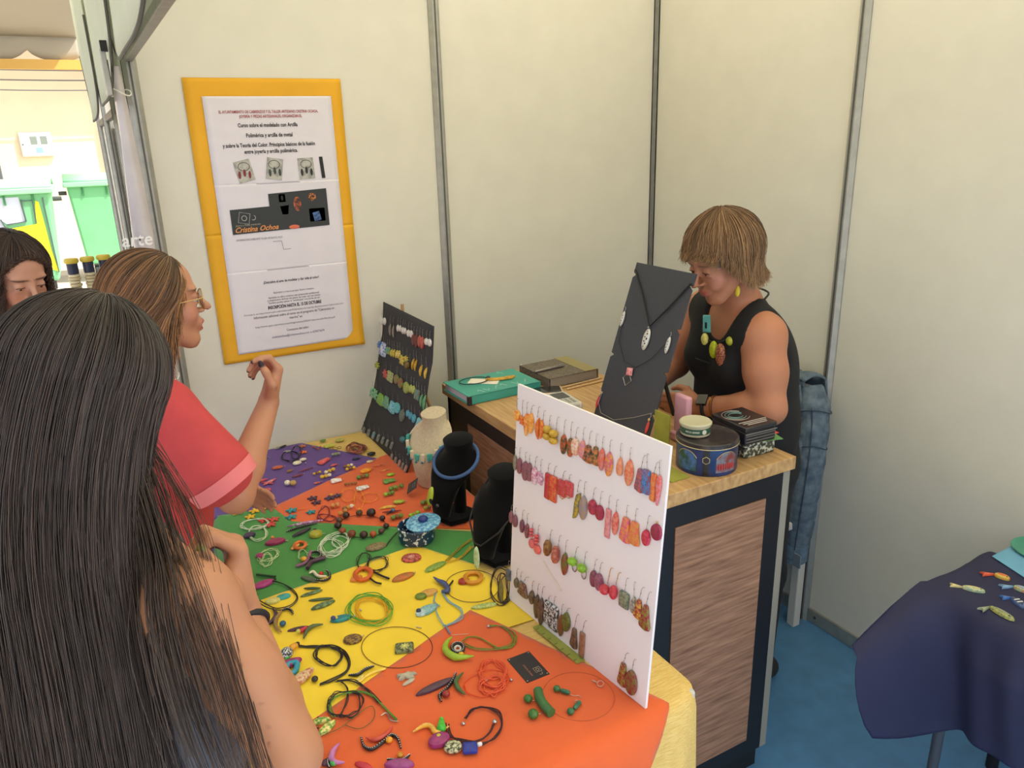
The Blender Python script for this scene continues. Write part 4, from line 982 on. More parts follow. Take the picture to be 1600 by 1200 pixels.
EARRINGS = [
(0,5.5,499.3,5.5,472.0,446.8,21.8,'disc',(240,180,90),(230,140,50),'pale orange disc earring overlapping the edge in top row of white board'),
(0,25.2,499.8,25.8,465.0,442.2,21.4,'flower',(226,96,50),(230,140,50),'orange cluster earring in top row of white board'),
(0,41.6,499.5,41.7,473.9,422.6,21.1,'spike',(226,110,40),(240,180,90),'orange speckled spike earring in top row of white board'),
(0,63.3,499.1,56.5,479.6,431.9,20.8,'leaf',(230,140,50),(240,180,90),'plain orange leaf earring in top row of white board'),
(0,84.8,501.8,80.2,477.0,428.2,23.2,'cres',(230,140,50),(216,100,40),'orange crescent earring curving left in top row of white board'),
(0,103.4,497.8,99.7,474.9,432.6,22.7,'cresr',(230,140,50),(216,100,40),'orange crescent earring curving right in top row of white board'),
(0,124.2,493.0,122.1,470.8,439.5,21.3,'double',(190,150,40),(210,170,60),'mustard earring of two square beads in top row of white board'),
(0,149.4,497.2,144.8,468.5,437.5,23.5,'double',(190,150,40),(216,176,60),'mustard earring of two round beads in top row of white board'),
(0,172.8,497.9,170.8,465.7,422.7,17.6,'oval',(190,90,50),(80,70,40),'rust long oval earring with green edge in top row of white board'),
(0,193.9,499.6,192.3,464.8,423.8,18.1,'oval',(80,84,44),(190,90,44),'dark green long oval earring in top row of white board'),
(0,212.7,493.5,208.0,469.7,432.0,23.3,'oval',(232,210,196),(226,160,120),'white and peach shell earring in top row of white board'),
(0,232.5,499.4,230.2,472.2,433.5,25.6,'drop',(226,150,120),(206,130,160),'pink and peach teardrop earring in top row of white board'),
(0,253.3,498.5,247.9,466.3,429.8,30.4,'tri',(70,70,60),(200,110,60),'dark mosaic triangle earring beside the peach teardrop in top row of white board'),
(0,269.7,497.8,269.1,470.1,432.2,27.7,'tri',(80,90,50),(206,120,70),'dark green mosaic triangle earring in top row of white board'),
(0,288.5,498.0,287.4,473.0,427.2,17.8,'leaf',(220,100,76),(206,130,120),'coral narrow leaf earring in top row of white board'),
(0,309.3,497.5,308.3,472.7,423.0,21.2,'leaf',(206,100,130),(226,150,60),'pink and orange leaf earring in top row of white board'),
(0,337.3,499.4,338.5,471.8,435.2,20.5,'drop',(224,130,96),(226,160,120),'coral teardrop earring in top row of white board'),
(0,363.1,499.5,363.6,475.7,423.6,22.0,'leaf',(220,110,80),(226,150,110),'long coral leaf earring in top row of white board'),
(0,400.2,496.9,393.2,467.1,421.6,24.0,'fan',(120,84,110),(190,90,80),'purple fan earring half behind the blue flower one in top row of white board'),
(0,405.6,501.3,407.8,470.7,423.9,30.3,'fan',(130,80,106),(70,130,190),'purple fan earring with a blue flower in top row of white board'),
(0,432.4,494.6,425.6,470.2,417.2,12.5,'bar',(220,100,50),(226,140,80),'narrow orange bar earring in top row of white board'),
(0,436.5,499.8,438.7,472.1,413.4,16.9,'spike',(222,96,76),(216,130,140),'long coral spike earring in top row of white board'),
(0,5.1,384.6,4.8,366.0,329.6,13.8,'oval',(120,116,96),(150,140,120),'grey oval earring at the edge in second row of white board'),
(0,23.4,390.5,22.1,365.1,327.3,17.7,'oval',(130,80,92),(150,90,96),'slim mauve oval earring in second row of white board'),
(0,44.6,386.0,44.1,364.2,318.8,21.4,'oval',(130,80,92),(150,90,100),'broad mauve oval earring in second row of white board'),
(0,59.1,384.3,59.5,366.2,322.7,20.1,'oval',(120,76,90),(150,90,96),'mauve oval earring with pale dot in second row of white board'),
(0,83.5,389.2,79.5,363.4,322.5,19.7,'oval',(206,130,156),(236,210,220),'pink and white patterned oval earring in second row of white board'),
(0,101.4,388.8,99.9,360.9,327.6,23.2,'flower',(230,196,210),(206,140,170),'pale pink petal earring in second row of white board'),
(0,129.0,388.7,125.1,364.7,306.0,16.0,'bar',(180,50,56),(196,60,60),'narrow red bar earring in second row of white board'),
(0,151.1,390.1,145.2,365.5,307.4,23.1,'bar',(206,60,50),(220,120,60),'broad red and orange bar earring in second row of white board'),
(0,181.0,389.7,174.5,367.0,331.0,25.9,'sqloop',(186,56,60),(200,80,80),'red square earring with gold loop behind its twin in second row of white board'),
(0,199.1,388.5,195.3,371.5,340.1,27.0,'sqloop',(190,56,62),(206,90,90),'red square earring with gold loop in second row of white board'),
(0,229.1,387.2,223.6,360.1,297.7,17.8,'half',(120,116,84),(190,160,50),'grey green half leaf earring in second row of white board'),
(0,245.9,390.3,243.7,358.8,305.9,23.3,'leaf',(146,136,146),(170,140,110),'grey mauve leaf earring in second row of white board'),
(0,275.4,387.9,271.4,360.8,328.8,24.1,'oval',(150,40,66),(190,60,86),'crimson oval earring hung higher in second row of white board'),
(0,295.0,387.9,292.4,357.2,325.5,23.6,'oval',(150,40,66),(170,50,80),'crimson oval earring hung lower in second row of white board'),
(0,318.4,388.2,317.1,359.1,298.2,13.8,'bar',(210,120,124),(226,150,150),'thin pink bar earring in second row of white board'),
(0,339.1,387.5,337.9,361.8,312.9,17.2,'leaf',(214,90,80),(226,140,120),'coral leaf earring beside the pink bar in second row of white board'),
(0,366.9,387.0,366.6,360.5,309.5,28.9,'fan',(226,140,70),(214,90,130),'orange and pink fan earring nearest the coral leaf in second row of white board'),
(0,391.2,389.7,389.8,361.6,314.6,29.5,'fan',(224,110,80),(214,150,70),'orange and pink fan earring nearest the crimson oval in second row of white board'),
(0,423.4,388.9,420.0,359.3,327.1,20.3,'oval',(186,40,70),(206,70,90),'bright crimson oval earring at the row end in second row of white board'),
(0,444.1,389.2,443.7,380.2,348.6,26.2,'disc',(140,36,66),(160,46,76),'dark crimson disc stud earring in second row of white board'),
(0,0.7,243.5,-1.8,226.7,197.2,15.2,'oval',(130,80,92),(150,90,100),'mauve oval earring cut by the board edge in third row of white board'),
(0,14.5,242.1,14.0,224.3,193.4,17.2,'oval',(140,84,96),(130,80,92),'mauve oval earring second from the board edge in third row of white board'),
(0,45.3,249.2,41.3,223.4,191.2,15.7,'oval',(130,74,86),(110,60,90),'dusky mauve oval earring with dark hook in third row of white board'),
(0,62.3,247.6,60.2,221.0,185.7,15.4,'oval',(146,80,90),(120,70,80),'long dusky mauve oval earring in third row of white board'),
(0,81.4,232.5,81.3,220.5,170.4,20.2,'stack',(206,80,90),(220,110,110),'pink bead stack earring with coral disc in third row of white board'),
(0,103.9,236.3,101.8,214.2,165.3,23.1,'stack',(200,60,86),(226,110,100),'crimson bead stack earring with coral disc in third row of white board'),
(0,148.4,244.0,144.3,218.1,184.5,17.9,'barrel',(150,110,50),(110,60,40),'bronze barrel earring in third row of white board'),
(0,178.1,244.1,173.6,216.4,180.7,18.9,'barrel',(160,80,66),(196,120,90),'rust barrel earring in third row of white board'),
(0,200.9,243.4,197.2,212.3,159.6,20.0,'leaf',(96,110,50),(150,60,50),'green and red pod earring in third row of white board'),
(0,235.2,242.7,229.1,216.5,183.5,25.0,'loopbead',(130,180,40),(150,200,60),'lime bead earring with silver loop hung higher in third row of white board'),
(0,262.8,244.7,258.9,216.2,181.0,24.2,'loopbead',(120,170,40),(150,196,60),'lime bead earring with silver loop hung lower in third row of white board'),
(0,293.8,241.8,288.9,214.7,177.7,19.8,'oval',(140,70,96),(110,60,80),'plum speckled oval earring in third row of white board'),
(0,309.9,242.4,305.3,215.6,177.3,23.9,'oval',(130,74,100),(160,96,120),'broad plum oval earring in third row of white board'),
(0,338.1,244.0,330.7,206.2,184.6,24.1,'bead',(190,50,66),(206,70,80),'round red bead earring on gold hook in third row of white board'),
(0,361.3,245.1,353.9,215.7,184.8,19.3,'bead',(190,46,60),(206,70,80),'red bead earring on long gold hook in third row of white board'),
(0,382.8,244.0,378.5,211.3,177.6,25.3,'square',(140,146,120),(100,110,90),'grey green stone square earring in third row of white board'),
(0,401.6,245.0,403.7,214.2,179.4,19.0,'drop',(170,166,150),(120,110,100),'pale grey stone drop earring in third row of white board'),
(0,424.9,245.3,417.7,214.7,173.9,24.1,'tri',(150,36,56),(206,160,60),'crimson triangle earring with yellow veins behind its twin in third row of white board'),
(0,443.0,244.8,435.8,212.4,161.2,28.2,'tri',(150,40,56),(130,130,50),'crimson and olive triangle earring in third row of white board'),
(0,-3.2,100.6,-4.1,77.7,49.3,16.8,'square',(74,80,92),(96,104,116),'slate square earring at the board edge in bottom row of white board'),
(0,32.6,97.5,29.6,71.8,45.8,18.1,'leaf',(96,88,72),(120,110,90),'small grey brown leaf earring in bottom row of white board'),
(0,48.6,97.2,46.2,72.0,50.0,16.0,'leaf',(96,90,76),(130,120,96),'smallest grey leaf earring in bottom row of white board'),
(0,72.7,95.1,55.8,70.6,36.4,38.8,'trap',(110,60,56),(140,120,90),'striped brown trapezoid earring in bottom row of white board'),
(0,93.3,95.5,90.1,69.9,34.3,19.3,'leaf',(84,66,56),(120,100,76),'dark brown leaf earring in bottom row of white board'),
(0,114.4,98.9,110.4,69.9,8.9,20.1,'leaf',(110,84,70),(76,60,50),'striped long leaf earring with pink tip in bottom row of white board'),
(0,132.4,101.3,126.2,70.0,0.9,22.0,'leaf',(120,90,76),(80,64,54),'longest striped leaf earring in bottom row of white board'),
(0,155.6,90.2,149.8,72.8,16.7,22.5,'bar',(54,54,58),(210,210,210),'black and white patterned bar earring behind its twin in bottom row of white board'),
(0,173.0,97.3,170.4,73.9,12.9,30.5,'bar',(50,50,54),(214,214,214),'broad black and white patterned bar earring in bottom row of white board'),
(0,200.1,92.6,196.8,65.4,12.2,18.9,'leaf',(140,70,44),(110,90,50),'rust brown leaf earring in bottom row of white board'),
(0,220.9,94.2,213.8,80.2,33.1,26.0,'leaf',(116,120,60),(90,96,44),'olive green leaf earring in bottom row of white board'),
(0,249.9,95.0,242.0,56.4,8.6,22.4,'trap',(126,96,70),(90,70,54),'brown speckled trapezoid earring in bottom row of white board'),
(0,275.3,94.2,267.4,61.1,2.7,15.2,'bar',(140,100,76),(160,120,90),'brown bar earring on a large ring in bottom row of white board'),
(0,399.8,91.0,391.5,61.9,10.4,25.6,'trap',(140,40,50),(150,140,60),'crimson and olive irregular earring alone at the foot of white board'),
(0,420.1,89.3,415.7,60.9,6.8,31.3,'oval',(120,110,60),(140,50,50),'olive oval earring with red patch at the foot of white board'),
(1,5.3,450.0,0.1,420.2,393.7,27.4,'oval',(232,228,222),(216,210,204),'white oval earring of the pair beside the board edge in top row of black board'),
(1,35.0,455.2,30.0,425.7,398.5,26.9,'oval',(232,228,222),(216,210,204),'white oval earring of the pair beside the board edge in top row of black board'),
(1,91.8,444.3,87.8,415.3,371.3,23.4,'cres',(130,124,112),(150,140,130),'grey curved earring in top row of black board'),
(1,124.2,444.3,120.5,415.5,371.1,23.0,'cres',(130,124,112),(150,140,130),'grey curved earring in top row of black board'),
(1,171.5,454.4,167.4,426.1,401.4,18.5,'leaf',(232,228,222),(216,210,204),'slim white drop earring in top row of black board next to grey curves'),
(1,193.6,456.2,189.6,428.1,404.9,18.3,'leaf',(232,228,222),(216,210,204),'slim white drop earring in top row of black board next to grey curves'),
(1,218.2,454.5,214.3,426.6,402.3,18.0,'leaf',(232,228,222),(216,210,204),'slim white drop earring in top row of black board next to round white pair'),
(1,238.5,456.1,234.7,428.4,405.5,17.7,'leaf',(232,228,222),(216,210,204),'slim white drop earring in top row of black board next to round white pair'),
(1,271.7,455.3,268.1,427.9,403.9,27.8,'oval',(232,228,222),(216,210,204),'round white earring beside maroon leaves in top row of black board'),
(1,295.8,457.7,292.5,430.5,406.3,27.3,'oval',(232,228,222),(216,210,204),'round white earring beside maroon leaves in top row of black board'),
(1,318.3,449.8,315.8,422.8,382.4,35.9,'leaf',(110,40,40),(90,30,34),'maroon leaf earring in top row of black board'),
(1,343.8,454.0,341.7,427.2,382.0,35.3,'leaf',(110,40,40),(90,30,34),'maroon leaf earring in top row of black board'),
(1,370.2,455.7,368.1,429.2,387.8,26.0,'leaf',(196,96,80),(170,70,66),'coral leaf earring in top row of black board'),
(1,393.0,456.0,391.1,429.7,387.8,25.6,'leaf',(196,96,80),(170,70,66),'coral leaf earring in top row of black board'),
(1,427.0,457.7,424.4,431.7,408.5,27.1,'oval',(232,228,222),(216,210,204),'large white oval earring at the far end in top row of black board'),
(1,452.8,460.8,450.5,435.0,410.0,26.6,'oval',(232,228,222),(216,210,204),'large white oval earring at the far end in top row of black board'),
(1,-9.3,360.8,5.6,333.9,304.7,45.3,'flower',(60,110,180),(90,140,200),'blue petal earring overlapping the edge in second row of black board'),
(1,24.3,362.7,43.4,336.2,284.6,68.5,'fan',(70,110,190),(226,230,240),'blue earring with white flower in second row of black board'),
(1,72.5,354.8,85.7,328.6,304.1,18.2,'bar',(90,160,140),(150,160,80),'teal bar earring in second row of black board'),
(1,92.0,357.9,105.7,331.8,306.0,17.6,'bar',(90,160,140),(150,160,80),'teal bar earring in second row of black board'),
(1,115.6,358.1,129.5,332.3,304.9,23.2,'cres',(206,180,60),(226,206,90),'small yellow curved earring in second row of black board'),
(1,136.9,361.6,151.3,335.9,307.3,22.8,'cres',(206,180,60),(226,206,90),'small yellow curved earring in second row of black board'),
(1,167.6,364.4,181.9,338.9,309.8,20.2,'leaf',(226,206,130),(200,170,60),'pale yellow leaf earring in second row of black board'),
(1,188.6,368.0,201.8,342.2,312.7,19.9,'leaf',(226,206,130),(200,170,60),'pale yellow leaf earring in second row of black board'),
(1,220.7,360.0,236.4,334.9,296.6,57.6,'flower',(226,180,40),(180,190,110),'large yellow flower earring in second row of black board'),
(1,258.5,363.6,271.5,338.9,316.8,42.3,'flower',(220,176,40),(170,190,110),'smaller yellow flower earring in second row of black board'),
(1,294.6,351.9,307.2,327.5,300.5,25.7,'bead',(130,104,50),(90,70,40),'small brown bead earring in second row of black board'),
(1,316.5,369.8,330.5,344.8,305.4,22.4,'cres',(220,180,60),(196,150,50),'yellow banana shaped earring in second row of black board'),
(1,340.4,370.8,354.0,345.8,306.8,22.0,'cres',(220,180,60),(196,150,50),'yellow banana shaped earring in second row of black board'),
(1,386.1,370.2,402.2,340.1,301.4,26.2,'cres',(224,190,80),(200,160,50),'big yellow banana shaped earring in second row of black board'),
(1,426.1,370.8,441.8,341.0,302.9,25.5,'cres',(224,190,80),(200,160,50),'big yellow banana shaped earring in second row of black board'),
(1,1.5,285.9,8.3,257.3,230.6,52.4,'flower',(150,160,50),(180,190,80),'lime bead earring hooked on the edge of black board'),
(1,92.5,279.0,100.9,251.2,215.7,59.5,'flower',(190,50,56),(206,110,100),'red petal flower earring in third row of black board'),
(1,139.3,281.6,148.1,254.2,216.6,50.6,'square',(196,190,140),(110,140,70),'cream and green mottled square earring in third row of black board'),
(1,202.1,285.4,210.2,258.6,225.1,46.3,'oval',(110,140,60),(150,60,60),'green oval earring with red streaks in third row of black board'),
(1,242.6,283.4,251.2,256.9,220.5,42.8,'oval',(150,50,60),(110,140,60),'red oval earring with green streaks in third row of black board'),
(1,295.8,283.1,305.1,257.0,216.7,50.1,'oval',(170,180,90),(140,150,60),'large lime oval earring in third row of black board'),
(1,337.7,283.8,345.0,258.1,229.2,27.5,'leaf',(190,200,110),(160,170,80),'pale lime leaf earring in third row of black board'),
(1,360.9,286.2,368.3,260.6,231.1,27.1,'leaf',(190,200,110),(160,170,80),'pale lime leaf earring in third row of black board'),
(1,384.8,279.2,392.9,253.9,220.7,18.5,'bar',(90,150,140),(120,110,100),'slim teal bar earring in third row of black board'),
(1,403.8,282.4,412.2,257.2,221.8,18.2,'bar',(140,110,100),(90,150,140),'slim brown bar earring in third row of black board'),
(1,429.5,277.9,439.4,253.0,209.3,25.9,'cres',(90,150,110),(110,170,120),'green banana shaped earring in third row of black board'),
(1,452.8,282.3,464.7,257.5,204.5,25.4,'cres',(90,150,110),(110,170,120),'green banana shaped earring in third row of black board'),
(1,-22.0,189.9,-3.9,162.3,117.9,59.0,'flower',(110,170,130),(150,196,160),'mint petal earring overlapping the edge in fourth row of black board'),
(1,17.0,190.0,34.8,162.7,118.9,57.6,'flower',(110,180,130),(150,200,150),'mint petal earring beside the lime leaf in fourth row of black board'),
(1,75.6,185.9,93.0,159.0,115.9,70.1,'fan',(140,190,70),(110,160,70),'bright lime leaf earring in fourth row of black board'),
(1,131.4,191.0,148.8,164.5,120.5,60.7,'fan',(120,176,130),(90,140,120),'mint green leaf earring in fourth row of black board'),
(1,194.1,189.1,210.9,163.1,120.7,58.4,'fan',(80,170,190),(150,206,216),'turquoise crinkled petal earring in fourth row of black board'),
(1,240.8,197.0,256.2,171.4,133.6,56.7,'oval',(70,170,180),(120,196,200),'turquoise oval earring in fourth row of black board'),
(1,295.1,189.4,312.1,164.2,119.3,44.2,'leaf',(110,120,106),(80,96,90),'grey green leaf earring in fourth row of black board'),
(1,344.0,198.5,355.6,173.8,149.3,27.6,'oval',(90,170,196),(60,140,170),'small turquoise drop earring in fourth row of black board'),
(1,369.7,198.2,381.7,173.7,147.6,27.1,'oval',(90,170,196),(60,140,170),'small turquoise drop earring in fourth row of black board'),
(1,398.5,199.9,411.2,175.6,146.3,31.5,'oval',(96,180,200),(60,150,176),'broad turquoise drop earring in fourth row of black board'),
(1,438.8,199.4,454.8,175.4,132.5,45.9,'fan',(90,170,190),(140,196,206),'large turquoise speckled earring in fourth row of black board'),
(1,372.6,111.8,392.9,93.2,70.6,32.2,'bead',(60,130,140),(40,90,100),'teal bead cluster earring low down of black board'),
(1,7.7,35.8,26.8,17.7,-15.7,19.1,'bar',(100,110,106),(140,140,130),'grey stick earring along the foot of black board'),
(1,55.1,43.9,80.3,26.0,-1.6,18.6,'bar',(100,110,106),(140,140,130),'grey stick earring along the foot of black board'),
(1,104.2,48.9,129.2,31.3,4.4,18.0,'bar',(90,150,160),(140,140,130),'teal stick earring along the foot of black board'),
(1,150.9,53.5,175.2,36.2,9.6,17.5,'bar',(100,110,106),(140,140,130),'grey stick earring along the foot of black board'),
(1,194.2,57.4,218.0,40.3,14.0,17.1,'bar',(100,110,106),(140,140,130),'grey stick earring along the foot of black board'),
(1,236.4,61.2,259.6,44.2,18.3,16.6,'bar',(100,110,106),(140,140,130),'grey stick earring along the foot of black board'),
(1,277.5,64.8,300.2,48.1,22.5,16.2,'bar',(100,110,106),(140,140,130),'grey stick earring along the foot of black board'),
(1,308.7,31.9,327.1,16.0,-12.5,16.8,'bar',(120,120,112),(150,140,130),'grey stick earring along the foot of black board'),
(1,344.1,33.7,363.6,18.0,-8.9,16.4,'bar',(120,120,112),(150,140,130),'grey stick earring along the foot of black board'),
(1,379.0,35.2,399.4,19.6,-5.8,16.1,'bar',(196,140,120),(150,140,130),'pink stick earring along the foot of black board'),
(1,407.8,36.1,428.6,20.7,-3.7,15.8,'bar',(120,120,112),(150,140,130),'grey stick earring along the foot of black board'),
(1,435.1,38.0,456.9,22.7,-0.3,15.5,'bar',(196,140,120),(150,140,130),'pink stick earring along the foot of black board'),
]
JEWELS = [
('brooch','grey and black twin leaf brooch beside the wall on the purple cloth','brooch',479.1,2655.9,[('P','leaf',-22.7,-5.9,4.7,4.7,11,0,(150,150,140),None,'leaf'),('P','leaf',-4.7,-6.3,22.7,7.4,11,0,(34,30,34),None,'leaf')]),
('flower_earring','brown petal flower piece by the black ribbon necklace on the purple cloth','earring',550.4,2622.0,[('F',0.0,0.0,13,5,(190,110,60),'flower')]),
('flower_earring','small orange daisy piece below the brown flower on the purple cloth','earring',538.8,2563.8,[('F',0.0,0.0,14,5,(226,110,50),'flower')]),
('bead_cluster','rust coloured bead cluster at the cream cover edge on the purple cloth','bead cluster',588.7,2570.5,[('B',-8.7,14.0,4.0,(176,86,60),None,'bead'),('B',-4.2,-0.1,4.0,(140,96,60),None,'bead'),('B',0.3,-14.2,4.0,(190,90,60),None,'bead'),('B',12.6,0.3,4.0,(176,86,60),None,'bead')]),
('ribbon_necklace','black sheer ribbon necklace with two cream oval stones on the purple cloth','necklace',501.9,2545.7,[('C',[(13.3,-18.1),(1.2,-42.8),(-16.3,-51.3),(-32.7,-40.9),(-42.1,-15.1),(-40.7,16.5),(-28.9,42.1),(-10.9,51.4),(6.0,40.6),(15.2,13.8)],4,(34,30,34),1.1,3.0,'ribbon'),('C',[(22.9,-2.4),(7.8,-29.7),(-5.3,-36.9),(-11.8,-21.7),(-9.4,10.7),(1.5,48.6),(16.8,77.5),(30.6,85.5),(37.2,69.3),(34.2,35.4)],3,(50,40,60),1.0,3.0,'ribbon'),('P','oval',-23.1,-72.6,7.5,-69.2,24,0,(232,222,196),None,'stone'),('P','oval',5.5,-52.5,29.1,-51.9,17,0,(232,222,196),None,'stone'),('B',18.1,-86.2,3.0,(150,150,140),None,'clasp'),('P','oval',-25.7,52.7,0.1,47.2,11,0,(150,150,140),None,'stone')]),
('bead_earring','yellow and white bead drop beside the elbow on the purple cloth','earring',410.9,2628.1,[('B',-6.7,-2.5,8.0,(226,184,60),None,'bead'),('B',6.7,2.5,7.0,(236,232,226),None,'bead')]),
('bead_earring','yellow and cream bead drop with silver hook on the purple cloth','earring',412.3,2580.0,[('B',-18.4,-5.1,7.0,(226,184,60),None,'bead'),('B',-3.8,2.6,7.0,(232,222,196),None,'bead'),('L',[(3.3,4.8),(10.8,9.2),(8.1,-11.6)],0.5,(150,150,140),0,1,0,'hook')]),
('brooch','cream almond brooch with black leaf backing on the purple cloth','brooch',356.3,2492.6,[('P','leaf',-23.8,-10.3,14.3,9.4,22,0,(232,222,196),None,'almond'),('P','leaf',-28.0,-14.9,37.6,15.7,20,0,(34,30,34),None,'backing')]),
('pendant','terracotta oval pendant on the purple cloth','pendant',440.9,2474.7,[('P','oval',-31.1,2.4,5.6,0.2,20,0,(176,86,60),(220,107,75),'body'),('L',[(5.6,0.2),(12.9,5.6),(7.1,-8.3)],0.5,(150,150,140),0,1,0,'bail')]),
('pendant','small tan oval pendant on the purple cloth','pendant',464.8,2428.3,[('P','oval',-18.7,-6.2,2.5,2.3,13,0,(140,96,60),(175,120,75),'body'),('L',[(2.5,2.3),(9.8,7.5),(3.9,-5.9)],0.5,(150,150,140),0,1,0,'bail')]),
('pendant','long maroon curved leaf pendant on the purple cloth','pendant',522.2,2409.5,[('P','cres',-45.9,-6.6,9.3,2.4,11,0,(112,40,54),(140,50,67),'body'),('L',[(9.3,2.4),(16.8,7.6),(10.6,-5.8)],0.5,(150,150,140),0,1,0,'bail')]),
('pendant','short maroon spike pendant on the purple cloth','pendant',482.9,2374.4,[('P','leaf',-32.8,-2.4,6.0,1.4,10,0,(112,40,54),(140,50,67),'body'),('L',[(6.0,1.4),(13.3,6.3),(7.4,-6.6)],0.5,(150,150,140),0,1,0,'bail')]),
('pendant','red and white shell flower pendant on the purple cloth','pendant',592.5,2451.0,[('P','fan',-37.3,-24.1,7.1,6.8,26,0,(206,90,90),(255,112,112),'body'),('L',[(7.1,6.8),(15.0,12.3),(8.2,-1.8)],0.5,(150,150,140),0,1,0,'bail')]),
('pendant','little red shell earring on the purple cloth','pendant',608.0,2393.3,[('P','leaf',-23.3,-2.7,3.6,1.5,11,0,(200,84,84),(250,105,105),'body'),('L',[(3.6,1.5),(11.4,6.6),(4.7,-6.8)],0.5,(150,150,140),0,1,0,'bail')]),
('pendant','dark mauve leaf pendant on the purple cloth','pendant',291.7,2304.5,[('P','leaf',-30.7,-12.8,5.7,3.9,14,0,(120,72,92),(150,90,115),'body'),('L',[(5.7,3.9),(12.0,8.4),(7.4,-3.5)],0.5,(150,150,140),0,1,0,'bail')]),
('pendant','long mauve leaf pendant on the purple cloth','pendant',260.6,2266.0,[('P','leaf',-42.4,-5.8,8.7,2.2,17,0,(120,72,92),(150,90,115),'body'),('L',[(8.7,2.2),(14.7,6.5),(10.4,-5.0)],0.5,(150,150,140),0,1,0,'bail')]),
('pendant','rust brown leaf pendant on the purple cloth','pendant',319.0,2267.5,[('P','leaf',-28.2,-9.9,5.1,3.2,14,0,(170,72,70),(212,90,87),'body'),('L',[(5.1,3.2),(11.4,7.6),(6.7,-4.1)],0.5,(150,150,140),0,1,0,'bail')]),
('pendant','rust speckled drop on the purple cloth','pendant',519.0,2282.3,[('P','leaf',-19.8,1.2,2.9,0.4,10,0,(176,92,84),(220,115,105),'body'),('L',[(2.9,0.4),(10.0,5.0),(4.1,-7.1)],0.5,(150,150,140),0,1,0,'bail')]),
('pendant','navy stone pendant on the purple cloth','pendant',688.6,2403.5,[('P','oval',-23.3,1.9,3.6,0.3,16,0,(40,44,70),(50,55,87),'body'),('L',[(3.6,0.3),(11.7,5.6),(4.5,-8.1)],0.5,(150,150,140),0,1,0,'bail')]),
('pendant','cream bead pendant on the purple cloth','pendant',720.8,2354.4,[('P','oval',-21.1,0.7,3.0,0.6,14,0,(206,186,150),(255,232,187),'body'),('L',[(3.0,0.6),(11.2,5.7),(3.8,-7.6)],0.5,(150,150,140),0,1,0,'bail')]),
('bead_earring','mustard double bead earring on the purple cloth','earring',529.7,2353.4,[('B',-9.9,-2.4,5.0,(226,184,60),None,'bead'),('B',-0.0,-0.0,5.0,(140,96,60),None,'bead'),('B',9.9,2.4,5.0,(226,184,60),None,'bead')]),
('bead_earring','yellow and cream triple bead earring on the purple cloth','earring',569.5,2343.2,[('B',-13.3,-4.8,7.0,(232,222,196),None,'bead'),('B',-0.0,-0.0,7.0,(226,184,60),None,'bead'),('B',13.4,4.8,7.0,(226,184,60),None,'bead')]),
('bead_earring','yellow triple bead earring next to the cream bead one on the purple cloth','earring',546.9,2309.5,[('B',-12.5,-0.6,7.0,(226,184,60),None,'bead'),('B',-0.0,-0.0,7.0,(226,184,60),None,'bead'),('B',12.5,0.6,7.0,(232,222,196),None,'bead')]),
('bead_earring','brown and yellow triple bead earring on the purple cloth','earring',635.9,2351.6,[('B',-11.2,-0.3,6.0,(140,96,60),None,'bead'),('B',-0.0,-0.0,6.0,(226,184,60),None,'bead'),('B',11.2,0.3,6.0,(232,222,196),None,'bead')]),
('bead_earring','caramel triple bead earring on the purple cloth','earring',635.6,2326.0,[('B',-11.9,-0.6,6.0,(226,184,60),None,'bead'),('B',-0.0,-0.0,6.0,(140,96,60),None,'bead'),('B',11.9,0.6,6.0,(226,184,60),None,'bead')]),
('bead_earring','grey green triple bead earring by the cream cover on the purple cloth','earring',629.1,2473.3,[('B',-10.3,1.2,6.0,(150,150,140),None,'bead'),('B',-0.0,0.0,6.0,(150,160,110),None,'bead'),('B',10.3,-1.2,6.0,(150,150,140),None,'bead')]),
('bead_earring','cream and tan double bead earring on the purple cloth','earring',432.7,2313.2,[('B',-7.9,5.5,10.0,(232,222,196),None,'bead'),('B',7.9,-5.5,10.0,(196,160,90),None,'bead')]),
('leaf_pair','pair of pink striped leaves crossed together on the purple cloth','earring',369.8,2379.9,[('P','leaf',-33.5,15.7,9.5,23.0,13,0,(206,84,100),None,'leaf'),('P','leaf',-14.0,-21.4,34.1,7.4,13,0,(206,84,100),(226,150,150),'leaf'),('P','leaf',-14.9,3.9,18.8,-28.7,10,0,(190,70,90),None,'leaf')]),
('bead_earring','round pink bead with silver cap on the purple cloth','earring',338.1,2329.6,[('P','oval',-20.1,19.5,4.7,-9.2,20,14,(206,84,100),None,'bead'),('L',[(4.4,-6.8),(11.0,-3.4)],0.6,(150,150,140),0,1,0,'bail')]),
('bead_earring','barrel shaped pink bead with silver cap on the purple cloth','earring',360.9,2297.7,[('P','barrel',-24.7,7.5,7.7,2.2,20,14,(206,84,100),None,'bead'),('L',[(6.6,0.7),(10.5,-10.4)],0.6,(150,150,140),0,1,0,'bail')]),
('flower_earring','large yellow daisy on the purple cloth','earring',248.2,2208.2,[('F',0.0,0.0,20,5,(236,180,40),'flower')]),
('flower_earring','small yellow daisy beside the large one on the purple cloth','earring',296.6,2189.6,[('F',0.0,0.0,17,5,(236,180,40),'flower')]),
('flower_earring','yellow daisy with long petals near the orange cloth on the purple cloth','earring',330.5,2193.8,[('F',0.0,0.0,17,5,(236,180,40),'flower')]),
('flower_earring','yellow daisy half on the green cloth','earring',277.3,2156.8,[('F',0.0,0.0,16,5,(236,180,40),'flower')]),
('bead_earring','teal and grey bead string behind the bent elbow on the purple cloth','earring',288.3,2388.9,[('B',-12.7,-10.5,7.0,(110,150,150),None,'bead'),('B',-0.1,-0.0,7.0,(150,150,140),None,'bead'),('B',12.7,10.5,7.0,(120,160,160),None,'bead')]),
